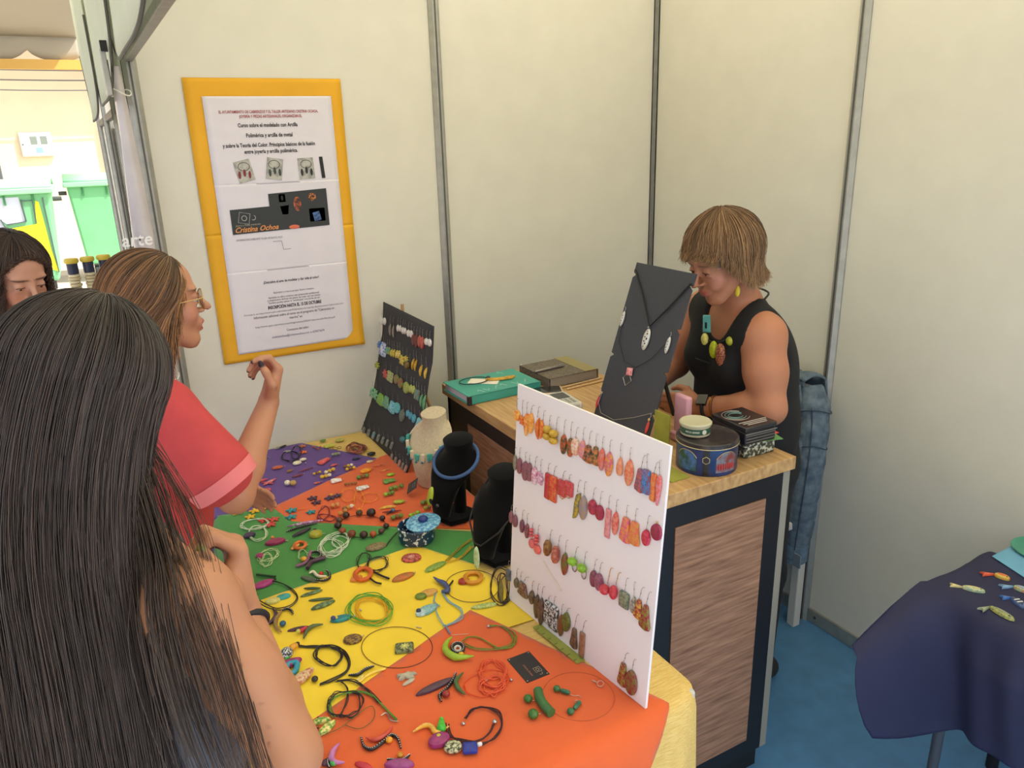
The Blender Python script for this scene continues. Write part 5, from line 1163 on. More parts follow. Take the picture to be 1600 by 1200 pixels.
('bead_earring','grey teal bead at the table edge by the elbow on the purple cloth','earring',252.0,2368.5,[('B',-7.4,-0.5,7.0,(150,150,140),None,'bead'),('B',7.4,0.5,7.0,(130,160,150),None,'bead')]),
('bead_earring','cream shell bead beside the pink sleeve on the purple cloth','earring',312.6,2440.5,[('B',-5.0,-1.5,7.0,(232,222,196),None,'bead'),('B',5.0,1.5,7.0,(150,150,140),None,'bead')]),
('pendant','moss green disc pendant by the wall on the cream cover','pendant',627.3,2631.9,[('P','oval',-11.4,-1.5,11.4,1.5,17,0,(110,140,62),None,'disc')]),
('pendant','lime and brown oval pendant by the wall on the cream cover','pendant',681.5,2604.3,[('P','oval',-16.7,0.4,16.7,-0.4,22,0,(170,170,70),(200,190,110),'oval')]),
('brooch','lime glass square brooch on the cream cover','brooch',632.8,2570.4,[('P','bar',-17.9,-2.7,17.9,2.7,22,0,(196,196,80),None,'square')]),
('hook_earring','tiny black wire earring on the cream cover','earring',652.3,2533.9,[('C',[(-0.6,-5.2),(-3.6,-9.9),(-8.2,-11.0),(-12.5,-8.2),(-15.0,-2.5),(-14.8,3.9),(-11.8,8.5),(-7.2,9.7),(-2.9,6.9),(-0.3,1.2)],1,(34,30,34),0.8,3.0,'loop'),('C',[(13.2,-2.9),(10.5,-7.7),(6.7,-9.4),(3.3,-7.2),(1.6,-2.0),(2.2,4.2),(4.9,9.1),(8.7,10.7),(12.1,8.5),(13.8,3.3)],1,(34,30,34),0.8,3.0,'loop')]),
('bead_necklace','heap of rust and black bead strands beside the black board on the cream cover','necklace',707.9,2487.1,[('C',[(30.5,-18.5),(16.7,-38.7),(-3.2,-43.8),(-21.7,-31.9),(-32.1,-7.4),(-30.3,20.6),(-16.8,41.6),(3.5,47.2),(22.6,34.9),(32.9,9.7)],3,(150,80,60),2.2,3.0,'strand'),('C',[(20.5,-32.1),(9.8,-41.0),(-2.2,-32.4),(-11.0,-9.3),(-13.4,19.7),(-8.2,43.7),(2.7,53.3),(14.9,44.3),(23.8,20.5),(25.9,-8.7)],3,(90,50,46),2.2,3.0,'strand'),('C',[(18.5,-1.1),(10.5,-16.7),(-3.3,-27.3),(-17.8,-29.0),(-27.4,-21.1),(-28.7,-6.6),(-21.0,9.1),(-7.2,20.0),(7.6,21.8),(17.4,13.7)],3,(176,96,66),2.2,3.0,'strand'),('C',[(10.3,-11.0),(5.0,-19.0),(-2.7,-21.0),(-9.9,-16.4),(-13.8,-6.9),(-13.1,4.0),(-7.8,12.0),(-0.0,14.2),(7.2,9.5),(11.2,-0.2)],3,(120,64,56),2.2,3.0,'strand')]),
('pendant','flat black stone pendant on the cream cover','pendant',738.2,2415.5,[('P','oval',-15.3,0.4,15.3,-0.4,22,0,(30,34,36),None,'stone')]),
('pendant','rust bead bar on the far orange cloth','pendant',738.7,2303.8,[('P','barrel',-29.6,4.9,5.0,0.3,14,0,(190,104,70),(247,135,91),'body'),('L',[(5.0,0.3),(13.1,2.7),(6.5,-8.2)],0.5,(150,150,140),0,1,0,'bail')]),
('pendant','orange double bead on the far orange cloth','pendant',742.4,2253.7,[('P','barrel',-28.2,0.5,4.7,1.4,14,0,(206,140,70),(255,182,91),'body'),('L',[(4.7,1.4),(12.7,3.6),(6.1,-6.8)],0.5,(150,150,140),0,1,0,'bail')]),
('pendant','amber leaf pendant on the far orange cloth','pendant',689.4,2287.9,[('P','leaf',-34.2,-3.4,6.2,2.4,26,0,(226,140,40),(255,182,52),'body'),('L',[(6.2,2.4),(14.1,4.6),(7.8,-6.0)],0.5,(150,150,140),0,1,0,'bail')]),
('pendant','lime green bead pendant on the far orange cloth','pendant',744.5,2211.6,[('P','oval',-21.1,5.8,2.9,0.0,16,0,(150,190,60),(195,247,78),'body'),('L',[(2.9,0.0),(10.8,2.1),(4.4,-8.0)],0.5,(150,150,140),0,1,0,'bail')]),
('pendant','green crinkled shell pendant on the far orange cloth','pendant',726.7,2165.4,[('P','fan',-33.2,6.5,6.0,-0.2,26,0,(96,140,70),(124,182,91),'body'),('L',[(6.0,-0.2),(13.7,1.8),(7.5,-7.9)],0.5,(150,150,140),0,1,0,'bail')]),
('pendant','white and pink shell pendant on the far orange cloth','pendant',579.3,2261.4,[('P','fan',-29.5,5.9,5.1,-0.0,26,0,(232,216,212),(255,255,255),'body'),('L',[(5.1,-0.0),(12.5,2.1),(6.9,-8.0)],0.5,(150,150,140),0,1,0,'bail')]),
('pendant','silvery ruffled shell pendant on the far orange cloth','pendant',636.5,2164.4,[('P','fan',-34.1,-1.2,6.3,1.7,26,0,(206,200,196),(255,255,254),'body'),('L',[(6.3,1.7),(13.7,3.6),(7.9,-5.9)],0.5,(150,150,140),0,1,0,'bail')]),
('pendant','green and yellow oval pendant on the far orange cloth','pendant',698.8,2008.5,[('P','oval',-28.4,8.9,4.9,-0.9,20,0,(150,160,60),(195,208,78),'body'),('L',[(4.9,-0.9),(12.2,0.6),(6.4,-7.8)],0.5,(150,150,140),0,1,0,'bail')]),
('bead_earring','green and brown triple bead earring on the far orange cloth','earring',648.6,2238.1,[('B',-13.5,0.1,8.0,(110,140,62),None,'bead'),('B',-0.0,0.0,8.0,(140,96,60),None,'bead'),('B',13.5,-0.1,8.0,(110,140,62),None,'bead')]),
('bead_earring','row of four small brown beads on the far orange cloth','earring',599.6,2212.2,[('B',-15.2,3.8,5.0,(140,96,60),None,'bead'),('B',-5.1,1.3,5.0,(150,120,60),None,'bead'),('B',5.1,-1.3,5.0,(140,96,60),None,'bead'),('B',15.3,-3.8,5.0,(140,96,60),None,'bead')]),
('bead_earring','two green beads by the name card on the far orange cloth','earring',701.9,2103.7,[('B',-6.6,-0.7,8.0,(110,140,62),None,'bead'),('B',6.6,0.7,8.0,(140,150,60),None,'bead')]),
('bead_earring','lime and green bead string on the far orange cloth','earring',678.6,2073.8,[('B',-11.5,-0.4,7.0,(150,190,60),None,'bead'),('B',-0.0,-0.0,7.0,(110,140,62),None,'bead'),('B',11.6,0.4,7.0,(110,140,62),None,'bead')]),
('bead_earring','green triple bead string above the lime one on the far orange cloth','earring',712.7,2102.4,[('B',-18.1,-1.6,8.0,(110,140,62),None,'bead'),('B',-0.0,-0.0,8.0,(130,150,60),None,'bead'),('B',18.1,1.6,8.0,(110,140,62),None,'bead')]),
('bead_earring','caramel double bead earring by the purple flowers on the far orange cloth','earring',511.6,2084.3,[('B',-7.3,0.6,8.0,(206,140,80),None,'bead'),('B',7.3,-0.6,8.0,(216,150,90),None,'bead')]),
('bead_earring','caramel triple bead earring on the far orange cloth','earring',541.1,2052.1,[('B',-11.6,-1.8,7.0,(140,96,60),None,'bead'),('B',-0.0,-0.0,7.0,(206,150,80),None,'bead'),('B',11.6,1.8,7.0,(232,222,196),None,'bead')]),
('bead_earring','caramel double bead earring by the beaded necklace on the far orange cloth','earring',518.8,2027.7,[('B',-8.9,-3.9,8.0,(206,140,70),None,'bead'),('B',8.9,3.9,8.0,(190,130,70),None,'bead')]),
('bead_earring','moss green triple bead earring on the far orange cloth','earring',644.9,1916.4,[('B',-11.6,0.5,8.0,(110,140,62),None,'bead'),('B',-0.0,0.0,8.0,(140,96,60),None,'bead'),('B',11.6,-0.5,8.0,(110,140,62),None,'bead')]),
('bead_earring','lime triple bead earring beside the lidded pot on the far orange cloth','earring',693.3,1902.3,[('B',-11.6,-3.0,8.0,(150,190,60),None,'bead'),('B',-0.0,-0.0,8.0,(166,160,50),None,'bead'),('B',11.6,3.0,8.0,(150,190,60),None,'bead')]),
('bead_earring','green double bead earring beside the velvet bust on the far orange cloth','earring',749.9,1959.7,[('B',-7.4,-1.8,8.0,(110,140,62),None,'bead'),('B',7.4,1.8,8.0,(120,140,60),None,'bead')]),
('bead_earring','olive bead at the foot of the velvet bust on the far orange cloth','earring',742.7,1922.1,[('B',-5.3,0.5,7.0,(166,160,50),None,'bead'),('B',5.3,-0.5,7.0,(140,96,60),None,'bead')]),
('wire_necklace','orange wire necklace coiled in three loops on the far orange cloth','necklace',591.2,2102.5,[('C',[(4.9,42.4),(-4.4,14.9),(-19.8,-3.9),(-35.3,-7.4),(-45.5,5.5),(-46.4,30.2),(-37.6,57.8),(-22.2,77.6),(-6.0,81.6),(4.4,68.0)],2,(236,150,50),0.8,3.0,'wire'),('C',[(57.6,-19.9),(46.6,-38.4),(28.7,-47.7),(10.5,-44.8),(-1.2,-30.6),(-2.1,-10.3),(8.5,8.4),(26.6,18.3),(45.3,15.4),(57.2,0.7)],2,(236,150,50),0.8,3.0,'wire'),('C',[(8.5,-23.5),(-6.2,-58.4),(-20.1,-76.3),(-28.2,-71.3),(-27.6,-45.0),(-18.3,-6.7),(-3.6,29.6),(11.0,49.3),(19.5,43.9),(18.5,15.7)],2,(236,150,50),0.8,3.0,'wire'),('B',-23.3,-75.0,4.0,(236,160,60),None,'knot')]),
('flower_earring','dark purple flower cluster earring on the far orange cloth','earring',469.4,2162.0,[('F',-1.1,18.0,17,5,(70,44,66),'flower'),('F',1.1,-18.0,16,5,(70,44,66),'flower')]),
('flower_earring','dark purple flower with gold centre on the far orange cloth','earring',525.8,2156.7,[('F',-10.8,-3.9,18,5,(66,50,80),'flower'),('F',14.9,-1.4,15,5,(66,50,80),'flower'),('B',-4.1,5.3,4.0,(226,184,60),None,'centre')]),
('flower_earring','large teal daisy with orange stem on the far orange cloth','earring',410.9,2127.8,[('F',-18.2,5.6,18,5,(40,140,150),'flower'),('L',[(-3.5,0.3),(21.8,-5.8)],1.4,(226,124,44),0,1,0,'stem')]),
('flower_earring','teal daisy closest to the green cloth on the far orange cloth','earring',381.4,2090.9,[('F',0.0,0.0,17,5,(40,140,150),'flower')]),
('flower_earring','small teal daisy by the burgundy ribbon on the far orange cloth','earring',439.8,2090.4,[('F',0.0,0.0,15,5,(40,140,150),'flower')]),
('brooch','yellow crescent brooch with blue bead and red spike on the far orange cloth','brooch',644.5,1972.7,[('P','cres',-23.5,31.4,26.3,19.7,18,0,(240,196,90),None,'crescent'),('P','leaf',-24.9,1.5,29.9,-17.5,7,0,(140,40,50),None,'spike'),('B',4.3,-11.0,7.0,(80,110,140),None,'bead'),('P','leaf',-19.9,-20.5,7.8,-3.7,6,0,(34,30,34),None,'spike')]),
('bead_necklace','dark bead necklace with orange flecks laid in a ring across the cloths','necklace',540.6,1923.1,[('C',[(60.9,-36.5),(36.5,-66.2),(-0.4,-70.3),(-36.2,-48.1),(-58.3,-7.4),(-58.1,37.5),(-34.8,69.6),(3.5,75.3),(41.3,51.7),(63.2,8.5)],1,(34,30,34),0.9,0,'string'),('B',56.8,-45.5,9.0,(60,40,36),None,'bead'),('B',35.3,-66.8,9.0,(90,56,50),None,'bead'),('B',9.3,-71.9,10.0,(180,84,44),None,'bead'),('B',-15.1,-64.6,12.0,(60,36,32),None,'bead'),('B',-41.6,-41.7,12.0,(120,60,40),None,'bead'),('B',-58.0,-8.3,10.0,(150,70,44),None,'bead'),('B',-60.3,27.9,11.0,(56,38,34),None,'bead'),('B',-47.3,58.4,10.0,(96,60,40),None,'bead'),('B',-21.8,75.2,11.0,(60,40,36),None,'bead'),('B',16.5,70.7,10.0,(80,64,44),None,'bead'),('B',44.9,47.3,14.0,(50,34,34),None,'bead'),('B',63.9,5.1,9.0,(60,40,40),None,'bead')]),
('ribbon_necklace','burgundy sheer ribbon loop with pink horn pendant','necklace',464.1,2041.4,[('C',[(14.0,-5.2),(2.7,-17.3),(-6.8,-16.1),(-11.0,-2.1),(-8.2,19.7),(0.6,41.2),(12.1,53.9),(21.9,52.8),(26.1,38.1),(23.0,15.9)],3,(120,36,56),1.0,3.0,'ribbon'),('C',[(25.2,-34.7),(17.5,-41.7),(4.6,-38.7),(-8.7,-26.9),(-17.4,-10.6),(-18.1,3.9),(-10.5,11.1),(2.6,8.2),(16.1,-3.9),(24.7,-20.3)],3,(140,46,66),1.0,3.0,'ribbon'),('P','cres',-107.8,-4.9,-2.9,-22.4,17,0,(170,96,160),(226,190,220),'horn')]),
('brooch','black brooch with white dotted spine and green bead on the green cloth','brooch',384.2,1999.5,[('L',[(-38.5,2.5),(-13.9,8.0),(15.7,9.8),(50.8,5.8)],3.4,(34,30,34),16,1,0,'spine'),('B',-14.3,13.5,6.0,(60,160,80),None,'bead'),('P','leaf',-29.8,-31.0,29.9,-8.7,16,0,(50,40,56),None,'leaf')]),
('pendant','olive pebble pendant with dark eye on the green cloth','pendant',425.3,1942.5,[('P','oval',-29.0,0.1,7.5,2.0,34,12,(166,160,50),None,'pebble'),('B',-8.6,17.1,6.0,(34,30,34),None,'eye'),('L',[(5.7,-2.0),(14.6,-4.1),(9.8,-13.1)],0.8,(150,150,140),0,1,0,'bail')]),
('flower_earring','red coral flower cluster on the green cloth','earring',319.7,2095.9,[('F',-12.9,16.5,17,5,(196,66,60),'flower'),('F',14.1,6.1,17,5,(206,76,66),'flower'),('F',-1.2,-22.6,17,5,(196,66,60),'flower')]),
('cord_necklace','white cord necklace with dark purple drop beside the fist','necklace',275.0,2066.0,[('C',[(41.0,22.7),(31.0,5.4),(10.8,-1.6),(-12.0,4.3),(-28.8,20.6),(-33.5,41.5),(-24.1,59.2),(-3.8,66.7),(19.5,60.8),(36.7,43.9)],5,(226,230,210),0.7,3.0,'cord'),('C',[(22.5,-41.0),(12.8,-64.8),(-1.3,-74.2),(-14.6,-66.0),(-22.2,-43.1),(-21.3,-13.8),(-11.8,10.9),(2.6,21.2),(16.4,12.6),(24.0,-11.3)],5,(216,226,196),0.7,3.0,'cord'),('P','leaf',-38.9,-28.4,-5.0,-25.6,30,0,(66,48,80),None,'drop')]),
('pendant','magenta bean pendant with orange dot on the green cloth','pendant',321.5,1960.5,[('P','oval',-41.7,4.8,13.3,-0.6,30,9,(150,44,90),None,'bean'),('B',-16.6,22.1,5.0,(226,140,60),None,'dot'),('L',[(11.3,-6.0),(19.1,-5.8),(14.6,-14.5)],0.8,(150,150,140),0,1,0,'bail')]),
('pendant','orange open ring pendant on the green cloth','pendant',361.5,1903.8,[('C',[(13.4,-3.3),(8.7,-13.6),(0.5,-18.9),(-8.3,-17.2),(-14.4,-9.1),(-15.4,2.3),(-10.8,12.7),(-2.5,18.2),(6.4,16.5),(12.5,8.3)],1,(214,112,50),5,0,'ring'),('P','leaf',-26.2,-4.8,1.0,14.4,14,0,(226,160,80),None,'tail'),('L',[(13.3,-2.9),(21.8,-2.6)],0.8,(150,150,140),0,1,0,'bail')]),
('cord_necklace','large white cord necklace coiled in many loops on the green cloth','necklace',422.8,1858.7,[('C',[(64.8,23.8),(54.0,-4.7),(31.1,-27.1),(5.0,-35.5),(-14.8,-27.2),(-21.1,-5.1),(-11.5,22.9),(11.0,46.3),(38.1,55.8),(58.8,47.1)],6,(222,228,206),0.7,7,'cord'),('C',[(28.7,-35.1),(14.5,-55.5),(-2.4,-58.5),(-15.8,-43.3),(-20.9,-15.3),(-15.4,15.5),(-1.2,37.2),(16.4,40.8),(30.2,24.7),(34.9,-4.5)],4,(230,232,216),0.7,6,'cord'),('C',[(59.4,-6.4),(49.2,-23.8),(35.0,-29.4),(22.2,-21.5),(15.3,-2.8),(17.2,19.7),(27.2,37.7),(41.7,43.8),(55.0,35.6),(61.7,16.3)],3,(220,226,206),0.7,3.0,'cord'),('C',[(-55.1,-14.6),(-61.4,-28.6),(-69.6,-34.4),(-76.8,-30.0),(-80.3,-16.9),(-78.7,-0.1),(-72.5,14.3),(-64.1,20.4),(-56.7,15.9),(-53.3,2.4)],2,(200,220,170),0.6,3.0,'cord')]),
('brooch','mauve forked brooch with dotted black ring and yellow bead on the green cloth','brooch',373.0,1820.4,[('L',[(-48.0,-18.5),(-24.1,-15.7),(-7.3,9.8),(4.0,33.4)],4.5,(140,86,120),0,1,0,'branch'),('L',[(-25.5,-46.7),(-11.4,-24.9),(8.7,-18.9),(28.8,-20.0)],5.5,(80,50,72),0,1,0,'branch'),('C',[(22.6,1.9),(17.2,-7.2),(9.0,-9.8),(1.1,-4.9),(-3.5,5.6),(-3.2,17.8),(2.2,27.1),(10.5,29.9),(18.5,24.9),(23.1,14.2)],1,(34,30,34),3.6,0,'dotted_ring'),('B',-22.8,2.0,8.0,(226,170,50),None,'bead')]),
('cord_necklace','cream cord necklace with small magenta drop beside the wrist','necklace',269.1,1890.9,[('C',[(33.1,9.5),(26.5,-6.9),(12.7,-16.9),(-3.1,-16.8),(-15.0,-6.7),(-18.6,9.6),(-12.3,26.1),(1.5,36.6),(17.7,36.6),(29.8,26.2)],4,(216,230,180),0.6,6,'cord'),('C',[(5.7,-31.3),(-3.0,-44.1),(-12.1,-45.3),(-18.4,-34.6),(-19.4,-15.7),(-14.7,4.3),(-5.9,17.7),(3.5,19.1),(9.9,7.8),(10.7,-11.5)],3,(216,230,180),0.6,6,'cord'),('P','leaf',-24.7,20.0,-4.1,16.5,22,0,(160,40,100),None,'drop')]),
('pendant','tan stippled oval pendant on two dark cords','pendant',577.1,1807.4,[('P','oval',-68.6,-15.3,-11.2,-16.6,34,0,(150,134,96),(110,96,66),'oval'),('L',[(-14.1,-21.3),(11.4,7.8),(36.6,30.0)],0.9,(70,92,60),0,1,0,'cord'),('L',[(-15.1,-27.0),(17.2,8.3),(43.8,34.1)],0.9,(34,30,34),0,1,0,'cord')]),
('pendant','faint thin wire ear hook beside the green cloth border','earring',390.7,1761.2,[('L',[(-1.4,18.7),(1.9,0.7),(-0.5,-19.4)],0.5,(150,200,120),0,1,0,'hook')]),
('cord_necklace','black cord choker with magenta almond pendant','necklace',242.8,1726.6,[('P','leaf',-35.2,33.7,18.5,42.1,28,0,(170,56,124),None,'almond'),('C',[(49.2,-75.6),(30.0,-97.5),(1.9,-93.5),(-25.1,-65.2),(-41.4,-22.4),(-40.5,19.6),(-21.7,44.1),(7.9,40.6),(36.2,10.0),(51.9,-34.8)],2,(30,40,36),1.3,3,'cord'),('B',22.0,44.0,3.0,(34,30,34),None,'knot'),('L',[(-15.0,88.5),(25.0,52.5)],3.2,(44,80,50),0,1,0,'band'),('L',[(-42.7,12.4),(-20.9,1.5)],0.6,(150,150,140),0,1,0,'chain')]),
('pendant','turquoise oval and yellow oval pendant inside the black choker','pendant',251.0,1679.1,[('P','oval',-4.6,3.2,30.7,2.0,21,0,(60,160,160),None,'oval'),('P','oval',-30.3,1.6,4.1,-6.8,23,0,(196,196,110),(226,210,130),'oval')]),
('brooch','dark branch brooch with speckled horn and blue bead on the yellow cloth','brooch',233.3,1595.0,[('L',[(-51.7,-27.7),(-28.6,-13.6),(-10.5,0.8),(-0.6,20.7),(-3.1,44.4)],[1.5,4,5,4.5,2],(70,44,66),0,1,0,'branch'),('L',[(-6.4,-57.9),(-12.3,-31.8),(-5.7,-2.1),(11.9,22.0)],[1.5,4.5,5,3],(150,120,70),0,1,0,'horn'),('L',[(11.8,26.5),(24.8,29.7),(33.2,17.9),(33.7,-0.0)],3,(34,30,34),9,1,0,'dotted_arm'),('B',3.5,-28.8,7.5,(40,90,120),None,'bead')]),
('leaf_pair','green pod leaf pair with dark veins closer to the green cloth','earring',331.1,1672.2,[('P','leaf',-30.8,-10.0,24.0,-9.8,13,0,(70,92,60),(110,140,90),'leaf'),('P','leaf',-15.3,20.6,22.2,-0.8,8,0,(60,84,52),None,'leaf')]),
('leaf_pair','large green pod leaf pair with pale specks on the yellow cloth','earring',338.9,1610.8,[('P','leaf',-31.0,-16.3,29.2,-9.6,19,0,(70,92,60),(120,146,100),'leaf'),('P','leaf',-26.7,23.5,28.5,2.5,10,0,(70,96,60),None,'leaf')]),
('brooch','brooch of cream curl,red bead and dotted black crescent','brooch',363.8,1725.4,[('P','leaf',-40.0,25.6,-7.8,-22.3,16,0,(84,96,76),None,'leaf'),('L',[(-18.5,23.9),(-7.9,26.8),(-2.8,0.2),(15.6,-12.6)],[2,4,4,2],(232,222,196),0,1,0,'curl'),('B',7.3,5.9,6.0,(206,50,40),None,'bead'),('L',[(-14.9,-12.9),(1.5,-28.0),(19.8,-23.9),(25.7,1.0),(21.9,16.5)],3.2,(34,30,34),13,1,0,'crescent')]),
('cord_necklace','orange shell ring pendant on black ribbon cords','necklace',484.0,1689.0,[('C',[(-2.4,-18.0),(-9.3,-33.1),(-21.2,-41.9),(-33.6,-41.2),(-41.9,-31.4),(-43.0,-16.0),(-36.3,-0.8),(-24.4,8.4),(-11.7,7.8),(-3.2,-2.3)],1,(214,100,40),6,0,'ring'),('P','leaf',-59.1,-25.5,-26.3,-20.0,22,0,(216,130,60),None,'shell'),('C',[(50.2,9.0),(40.2,-10.3),(25.2,-20.1),(10.7,-16.9),(2.1,-2.0),(2.6,19.3),(12.2,39.0),(27.4,49.5),(42.4,46.3),(51.1,30.7)],4,(34,30,34),0.9,5,'cord'),('C',[(8.3,31.1),(-3.6,13.7),(-14.3,8.1),(-19.9,16.2),(-18.5,35.3),(-10.2,58.3),(1.8,76.5),(12.9,82.6),(18.7,74.0),(16.9,54.2)],4,(40,54,30),0.8,5,'cord'),('L',[(4.7,-18.1),(15.4,-45.5),(27.1,-69.1)],2.6,(34,30,34),0,1,0,'tail'),('L',[(-13.2,-40.9),(-7.4,-67.2),(2.7,-80.9)],2.4,(34,30,34),0,1,0,'tail'),('B',27.0,-58.8,3.0,(150,150,140),None,'clasp')]),
('brooch','brooch of dark pods with a red cone and yellow tip','brooch',275.9,1518.6,[('P','leaf',-35.9,21.6,12.0,12.5,13,0,(80,50,70),None,'pod'),('L',[(-11.6,-30.1),(1.7,-6.0),(18.5,4.3),(40.1,-1.2)],[1.5,4.5,4.5,1.5],(84,100,66),0,1,0,'pod'),('P','barrel',-13.6,-2.9,4.8,3.5,12,10,(200,40,56),None,'cone'),('B',-15.9,-1.9,5.5,(196,190,80),None,'tip')]),
('ribbon_necklace','teal leaf pendant on green and yellow sheer ribbons','necklace',414.7,1518.6,[('P','leaf',-80.9,6.6,-30.3,-0.1,24,6,(40,130,136),None,'leaf'),('B',-66.1,7.4,5.0,(226,190,80),None,'bead'),('B',-73.4,5.4,6.0,(60,70,120),None,'inset'),('C',[(55.8,-25.0),(35.9,-51.5),(7.9,-57.6),(-18.3,-41.8),(-33.3,-9.5),(-31.4,27.9),(-12.3,56.3),(16.9,63.9),(44.6,47.1),(59.4,12.6)],4,(96,176,60),1.3,6,'green_ribbon'),('C',[(45.1,-36.3),(28.3,-53.6),(7.1,-52.6),(-10.7,-33.8),(-18.8,-3.9),(-13.8,26.3),(2.9,45.1),(25.0,44.5),(43.5,24.5),(51.1,-6.6)],4,(240,180,30),1.1,7,'yellow_ribbon'),('B',-6.8,10.7,3.0,(150,150,140),None,'clasp'),('B',-27.2,-6.2,3.5,(150,150,140),None,'bail')]),
('pendant','round brown filigree disc pendant on the yellow cloth','pendant',371.4,1433.4,[('P','disc',-33.3,6.7,5.9,-7.1,30,0,(150,120,50),(80,50,40),'disc'),('L',[(7.9,1.7),(12.9,3.4),(6.6,-4.8)],0.7,(150,150,140),0,1,0,'bail')]),
('wire_choker','thin brown wire choker with silver clasp across yellow and orange cloths','choker',443.9,1365.4,[('C',[(54.6,-47.7),(26.2,-77.6),(-15.0,-80.7),(-54.5,-57.1),(-78.5,-14.6),(-78.0,32.1),(-51.4,65.5),(-7.9,71.0),(34.7,45.2),(58.4,-0.8)],1,(90,56,40),0.8,0,'wire'),('L',[(51.4,37.4),(59.9,27.3)],1.4,(236,232,226),0,1,0,'clasp')]),
('pendant','square green openwork flower brooch inside the wire choker','brooch',445.1,1345.8,[('P','square',-18.7,7.7,18.5,-7.1,27,0,(130,140,90),(60,66,44),'plate'),('F',0.1,-0.6,11,8,(206,206,120),'petals')]),
('pendant','red mandala disc pendant beside the lidded pot','pendant',596.7,1686.0,[('P','disc',-24.8,8.3,25.2,-7.5,30,0,(206,96,84),(120,50,50),'disc'),('F',-0.5,-0.7,11,8,(214,150,140),'petals')]),
('ribbon_necklace','mottled green oval pendant on yellow and olive ribbons','necklace',689.1,1635.0,[('P','oval',-87.2,-28.6,-22.9,-13.5,22,0,(110,150,60),(150,170,80),'oval'),('L',[(-23.0,-12.0),(15.8,16.6),(56.2,38.5),(86.1,56.4)],0.9,(170,150,40),0,4,5,'ribbon'),('L',[(-25.0,-18.1),(10.8,-18.0),(53.4,8.9),(69.5,22.4)],0.9,(216,170,40),0,4,5,'ribbon'),('P','oval',-75.1,-29.0,-58.5,-23.5,10,0,(90,130,60),None,'inset')]),
('pendant','orange and green almond pendant with pointed tip','pendant',564.2,1613.5,[('P','leaf',-49.7,-4.4,12.2,0.2,26,0,(206,100,44),(150,120,60),'almond'),('L',[(9.9,1.6),(16.8,5.7),(10.8,-3.1)],0.7,(150,150,140),0,1,0,'bail')]),
('pendant','amber ring pendant with a red disc','pendant',691.7,1510.5,[('C',[(18.5,-7.0),(9.6,-17.6),(-2.9,-21.2),(-14.4,-16.5),(-20.4,-5.2),(-18.9,8.4),(-10.1,19.2),(2.6,23.1),(14.3,18.3),(20.4,6.7)],1,(206,140,40),6,0,'ring'),('P','disc',-39.4,5.6,-11.0,-0.8,21,8,(160,50,40),None,'disc'),('L',[(22.6,-7.1),(29.0,-6.0)],0.8,(150,150,140),0,1,0,'bail')]),
('wire_choker','thin dark wire choker around the amber ring pendant','choker',676.8,1486.8,[('C',[(56.1,-35.8),(26.5,-65.1),(-12.2,-69.9),(-46.1,-49.3),(-63.4,-10.3),(-57.3,33.5),(-28.7,65.7),(12.0,72.5),(48.3,50.3),(65.0,8.3)],1,(80,60,50),0.8,0,'wire')]),
('pendant','tan oval pendant with green disc','pendant',561.6,1510.7,[('P','oval',-11.5,4.6,34.0,0.7,26,0,(206,150,66),(216,170,96),'oval'),('P','disc',-24.8,2.3,2.3,-7.6,20,7,(110,130,44),None,'disc')]),
('ribbon_necklace','layered pale blue shell pendant on sky blue ribbons','necklace',562.1,1413.5,[('P','oval',-50.3,30.1,5.6,42.6,30,0,(150,196,196),(120,170,180),'shell'),('P','disc',-50.6,32.4,-22.6,30.7,22,7,(176,206,210),None,'shell'),('B',-41.9,35.0,6.0,(50,60,90),None,'centre'),('L',[(7.7,39.1),(-3.4,19.1),(-10.8,-19.5),(-10.2,-44.9)],0.8,(140,190,206),0,4,4,'ribbon'),('L',[(36.5,81.8),(37.4,39.2),(47.6,-3.0),(29.8,-35.6),(-7.7,-44.4)],0.8,(140,190,206),0,4,5,'ribbon'),('L',[(24.6,89.1),(6.2,58.2),(10.0,33.2)],0.8,(120,176,200),0,3,3,'ribbon'),('L',[(-9.5,-43.2),(-12.6,-75.9)],1.6,(110,150,190),0,3,2,'ribbon'),('L',[(-11.3,-80.7),(3.1,-87.3),(22.3,-96.2)],0.6,(150,150,140),0,1,0,'chain')]),
('brooch','blue and purple wing brooch with black stick','brooch',615.0,1515.9,[('L',[(-7.8,48.9),(-3.8,25.3),(3.2,6.2),(-0.8,-25.3),(-16.4,-20.6)],[1,5,7,6,3],(70,84,130),0,1,0,'wing'),('L',[(5.9,-7.7),(29.5,14.0)],2.2,(34,30,34),0,1,0,'stick'),('P','leaf',-14.7,-16.8,4.9,-24.0,16,0,(80,50,70),None,'belly')]),
('wire_necklace','black wire cage pendant with green brown leaf against the white board','necklace',736.2,1438.2,[('C',[(19.8,-6.4),(-6.8,-41.3),(-30.1,-56.3),(-42.1,-46.8),(-38.7,-16.2),(-20.4,25.5),(6.6,62.8),(31.9,80.4),(44.7,70.1),(39.8,36.3)],2,(40,30,34),1.4,4,'wire'),('C',[(9.5,-6.8),(-8.7,-38.0),(-23.9,-54.7),(-30.9,-51.5),(-27.2,-29.6),(-13.9,3.7),(4.5,36.3),(20.8,54.9),(28.2,51.6),(23.8,27.6)],2,(50,34,34),1.2,4,'wire'),('C',[(15.1,-16.9),(-3.3,-44.7),(-19.0,-58.6),(-26.4,-54.1),(-22.9,-32.8),(-9.5,-1.9),(9.1,27.1),(25.8,42.6),(33.6,37.8),(29.4,14.7)],1,(40,30,34),1.2,3,'wire'),('P','leaf',-32.6,-53.4,13.8,38.2,12,0,(110,100,50),None,'leaf')]),
